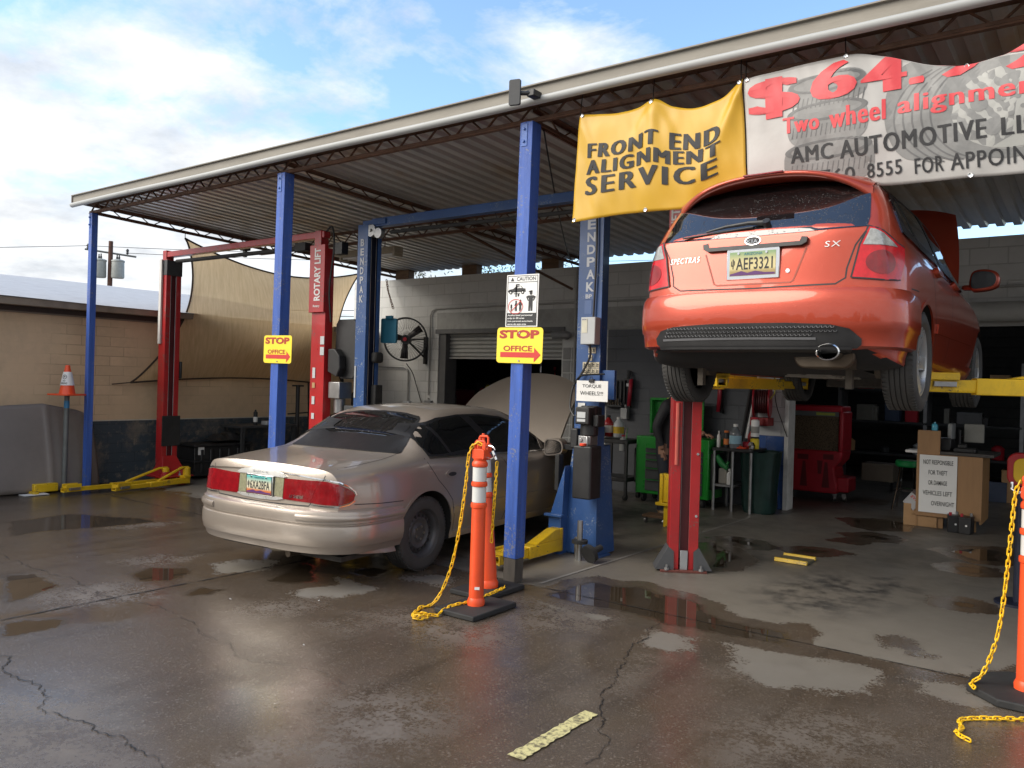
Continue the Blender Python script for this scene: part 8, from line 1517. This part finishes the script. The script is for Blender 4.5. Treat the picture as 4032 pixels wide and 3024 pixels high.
# ---------------------------------------------------------------- mechanic, mostly behind the red column
pr = thing('person', (-4.33, 9.15, 0), 'person in black jacket and dark trousers standing behind the red column', 'person')
bm = bmesh.new(); sk_ = []
def jv(p, r): v = bm.verts.new(p); sk_.append(r); return v
pel = jv((-4.33, 9.15, .93), .135); ab = jv((-4.32, 9.15, 1.1), .135); ch = jv((-4.28, 9.15, 1.3), .15); nk0 = jv((-4.23, 9.15, 1.47), .08); nk = jv((-4.20, 9.15, 1.53), .055); hd0 = jv((-4.17, 9.15, 1.60), .07); hd = jv((-4.155, 9.15, 1.68), .092); hd2 = jv((-4.16, 9.15, 1.76), .075)
ed = [(pel, ab), (ab, ch), (ch, nk0), (nk0, nk), (nk, hd0), (hd0, hd), (hd, hd2)]
hands = []
for sg in (-1, 1):
    sh_ = jv((-4.26, 9.15+sg*.19, 1.40), .075); el = jv((-4.36 if sg < 0 else -4.2, 9.15+sg*.25, 1.14), .055); wr_ = jv((-4.30 if sg < 0 else -3.98, 9.15+sg*.20, .92 if sg < 0 else 1.08), .036); pa = jv((-4.285 if sg < 0 else -3.91, 9.15+sg*.19, .86 if sg < 0 else 1.07), .033)
    hp_ = jv((-4.33, 9.15+sg*.09, .86), .1); kn = jv((-4.29 if sg < 0 else -4.2, 9.15+sg*.11, .49), .07); an = jv((-4.34 if sg < 0 else -4.27, 9.15+sg*.11, .11), .05); to = jv((-4.22 if sg < 0 else -4.15, 9.15+sg*.12, .045), .042)
    ed += [(ch, sh_), (sh_, el), (el, wr_), (wr_, pa), (pel, hp_), (hp_, kn), (kn, an), (an, to)]; hands.append(pa.co.copy())
for a, c in ed: bm.edges.new((a, c))
me = bpy.data.meshes.new('body'); bm.verts.index_update(); bm.to_mesh(me); bm.free()
bo = bpy.data.objects.new('body', me); COL.objects.link(bo); sm = bo.modifiers.new('sk', 'SKIN'); sm.use_smooth_shade = True
for i, d in enumerate(me.skin_vertices[0].data): d.radius = (sk_[i], sk_[i]); d.use_root = (i == 0)
bo.modifiers.new('su', 'SUBSURF').levels = 2
dg = bpy.context.evaluated_depsgraph_get(); dg.update(); nm = bpy.data.meshes.new_from_object(bo.evaluated_get(dg)); bo.modifiers.clear(); bo.data = nm
m_jack = M('black jacket', (.016, .016, .018), .75, var=.25, bump=.5, bscale=14); m_trou = M('dark trousers', (.014, .016, .024), .8, var=.25, bump=.5, bscale=14); m_shoe = M('tan shoe', (.25, .16, .08), .6)
for q in (m_jack, m_trou, m_skin, m_shoe): nm.materials.append(q)
for p in nm.polygons:
    c = p.center; far = min((c-h).length for h in hands)
    p.material_index = 3 if c.z < .12 else 2 if (far < .075 or c.z > 1.52) else 1 if c.z < .86 else 0
nm.shade_smooth(); nm.transform(world_of(pr).inverted()); bo.parent = pr; nm.name = 'body'
for hi, h in enumerate(hands):
    mb = MB()
    for k in range(4): o = V(.012, (-.027+.018*k), -.03) if hi == 0 else V(.035, (-.027+.018*k), -.005); q = h+o; dd = V(.012, 0, -.035) if hi == 0 else V(.035, 0, -.012); mb.tube([q, q+dd*(1+.1*(k in (1, 2))), q+dd*1.5+V(.012, 0, -.012), q+dd*1.6+V(.0, 0, -.03)], [.0095, .009, .0085, .006], 8)
    mb.tube([h+V(.02, -.03, .0), h+V(.045, -.04, -.02), h+V(.055, -.03, -.045)], [.011, .010, .007], 8); mb.build('fingers', m_skin, pr)
mb = MB(); mb.lathe([(.0, .11), (.06, .10), (.095, .055), (.102, .0), (.098, -.03)], 20, trans(-4.165, 9.15, 1.70)); mb.build('hair', M('dark hair', (.02, .015, .012), .7), pr)
mb = MB(); mb.cyl((-4.075, 9.15, 1.672), (-4.05, 9.15, 1.655), .012, .016, 8); mb.cyl((-4.09, 9.12, 1.69), (-4.075, 9.12, 1.69), .009, n=8); mb.cyl((-4.09, 9.18, 1.69), (-4.075, 9.18, 1.69), .009, n=8); mb.box(-4.085, -4.07, 9.125, 9.175, 1.632, 1.64); mb.build('face', M('face detail', (.16, .07, .05), .6), pr)
mb = MB(); mb.box(-4.20, -4.0, 8.62, 8.66, .29, .62); mb.box(-4.20, -4.16, 8.60, 8.74, .26, .62); mb.box(-4.24, -4.0, 8.58, 8.76, .25, .285); mb.box(-4.15, -4.05, 8.62, 8.72, .0, .25); mb.solo('yellow_stand', m_yellow, 'yellow steel stand behind the red column by the person', 'stand', bevel=.006)
cr = thing('mechanic_dolly', (-4.25, 8.95, 0), 'low wooden dolly on casters at the foot of the person', 'dolly'); mb = MB(); mb.box(-4.42, -4.1, 8.72, 8.95, .07, .1); mb.build('board', m_wood, cr, bevel=.006)
for x in (-4.38, -4.14): mb = MB(); mb.cyl((x-.012, 8.75, .035), (x+.012, 8.75, .035), .033, n=12); mb.build('caster', m_steel, cr)

pr.location.x -= .06; cr.location.x -= .06
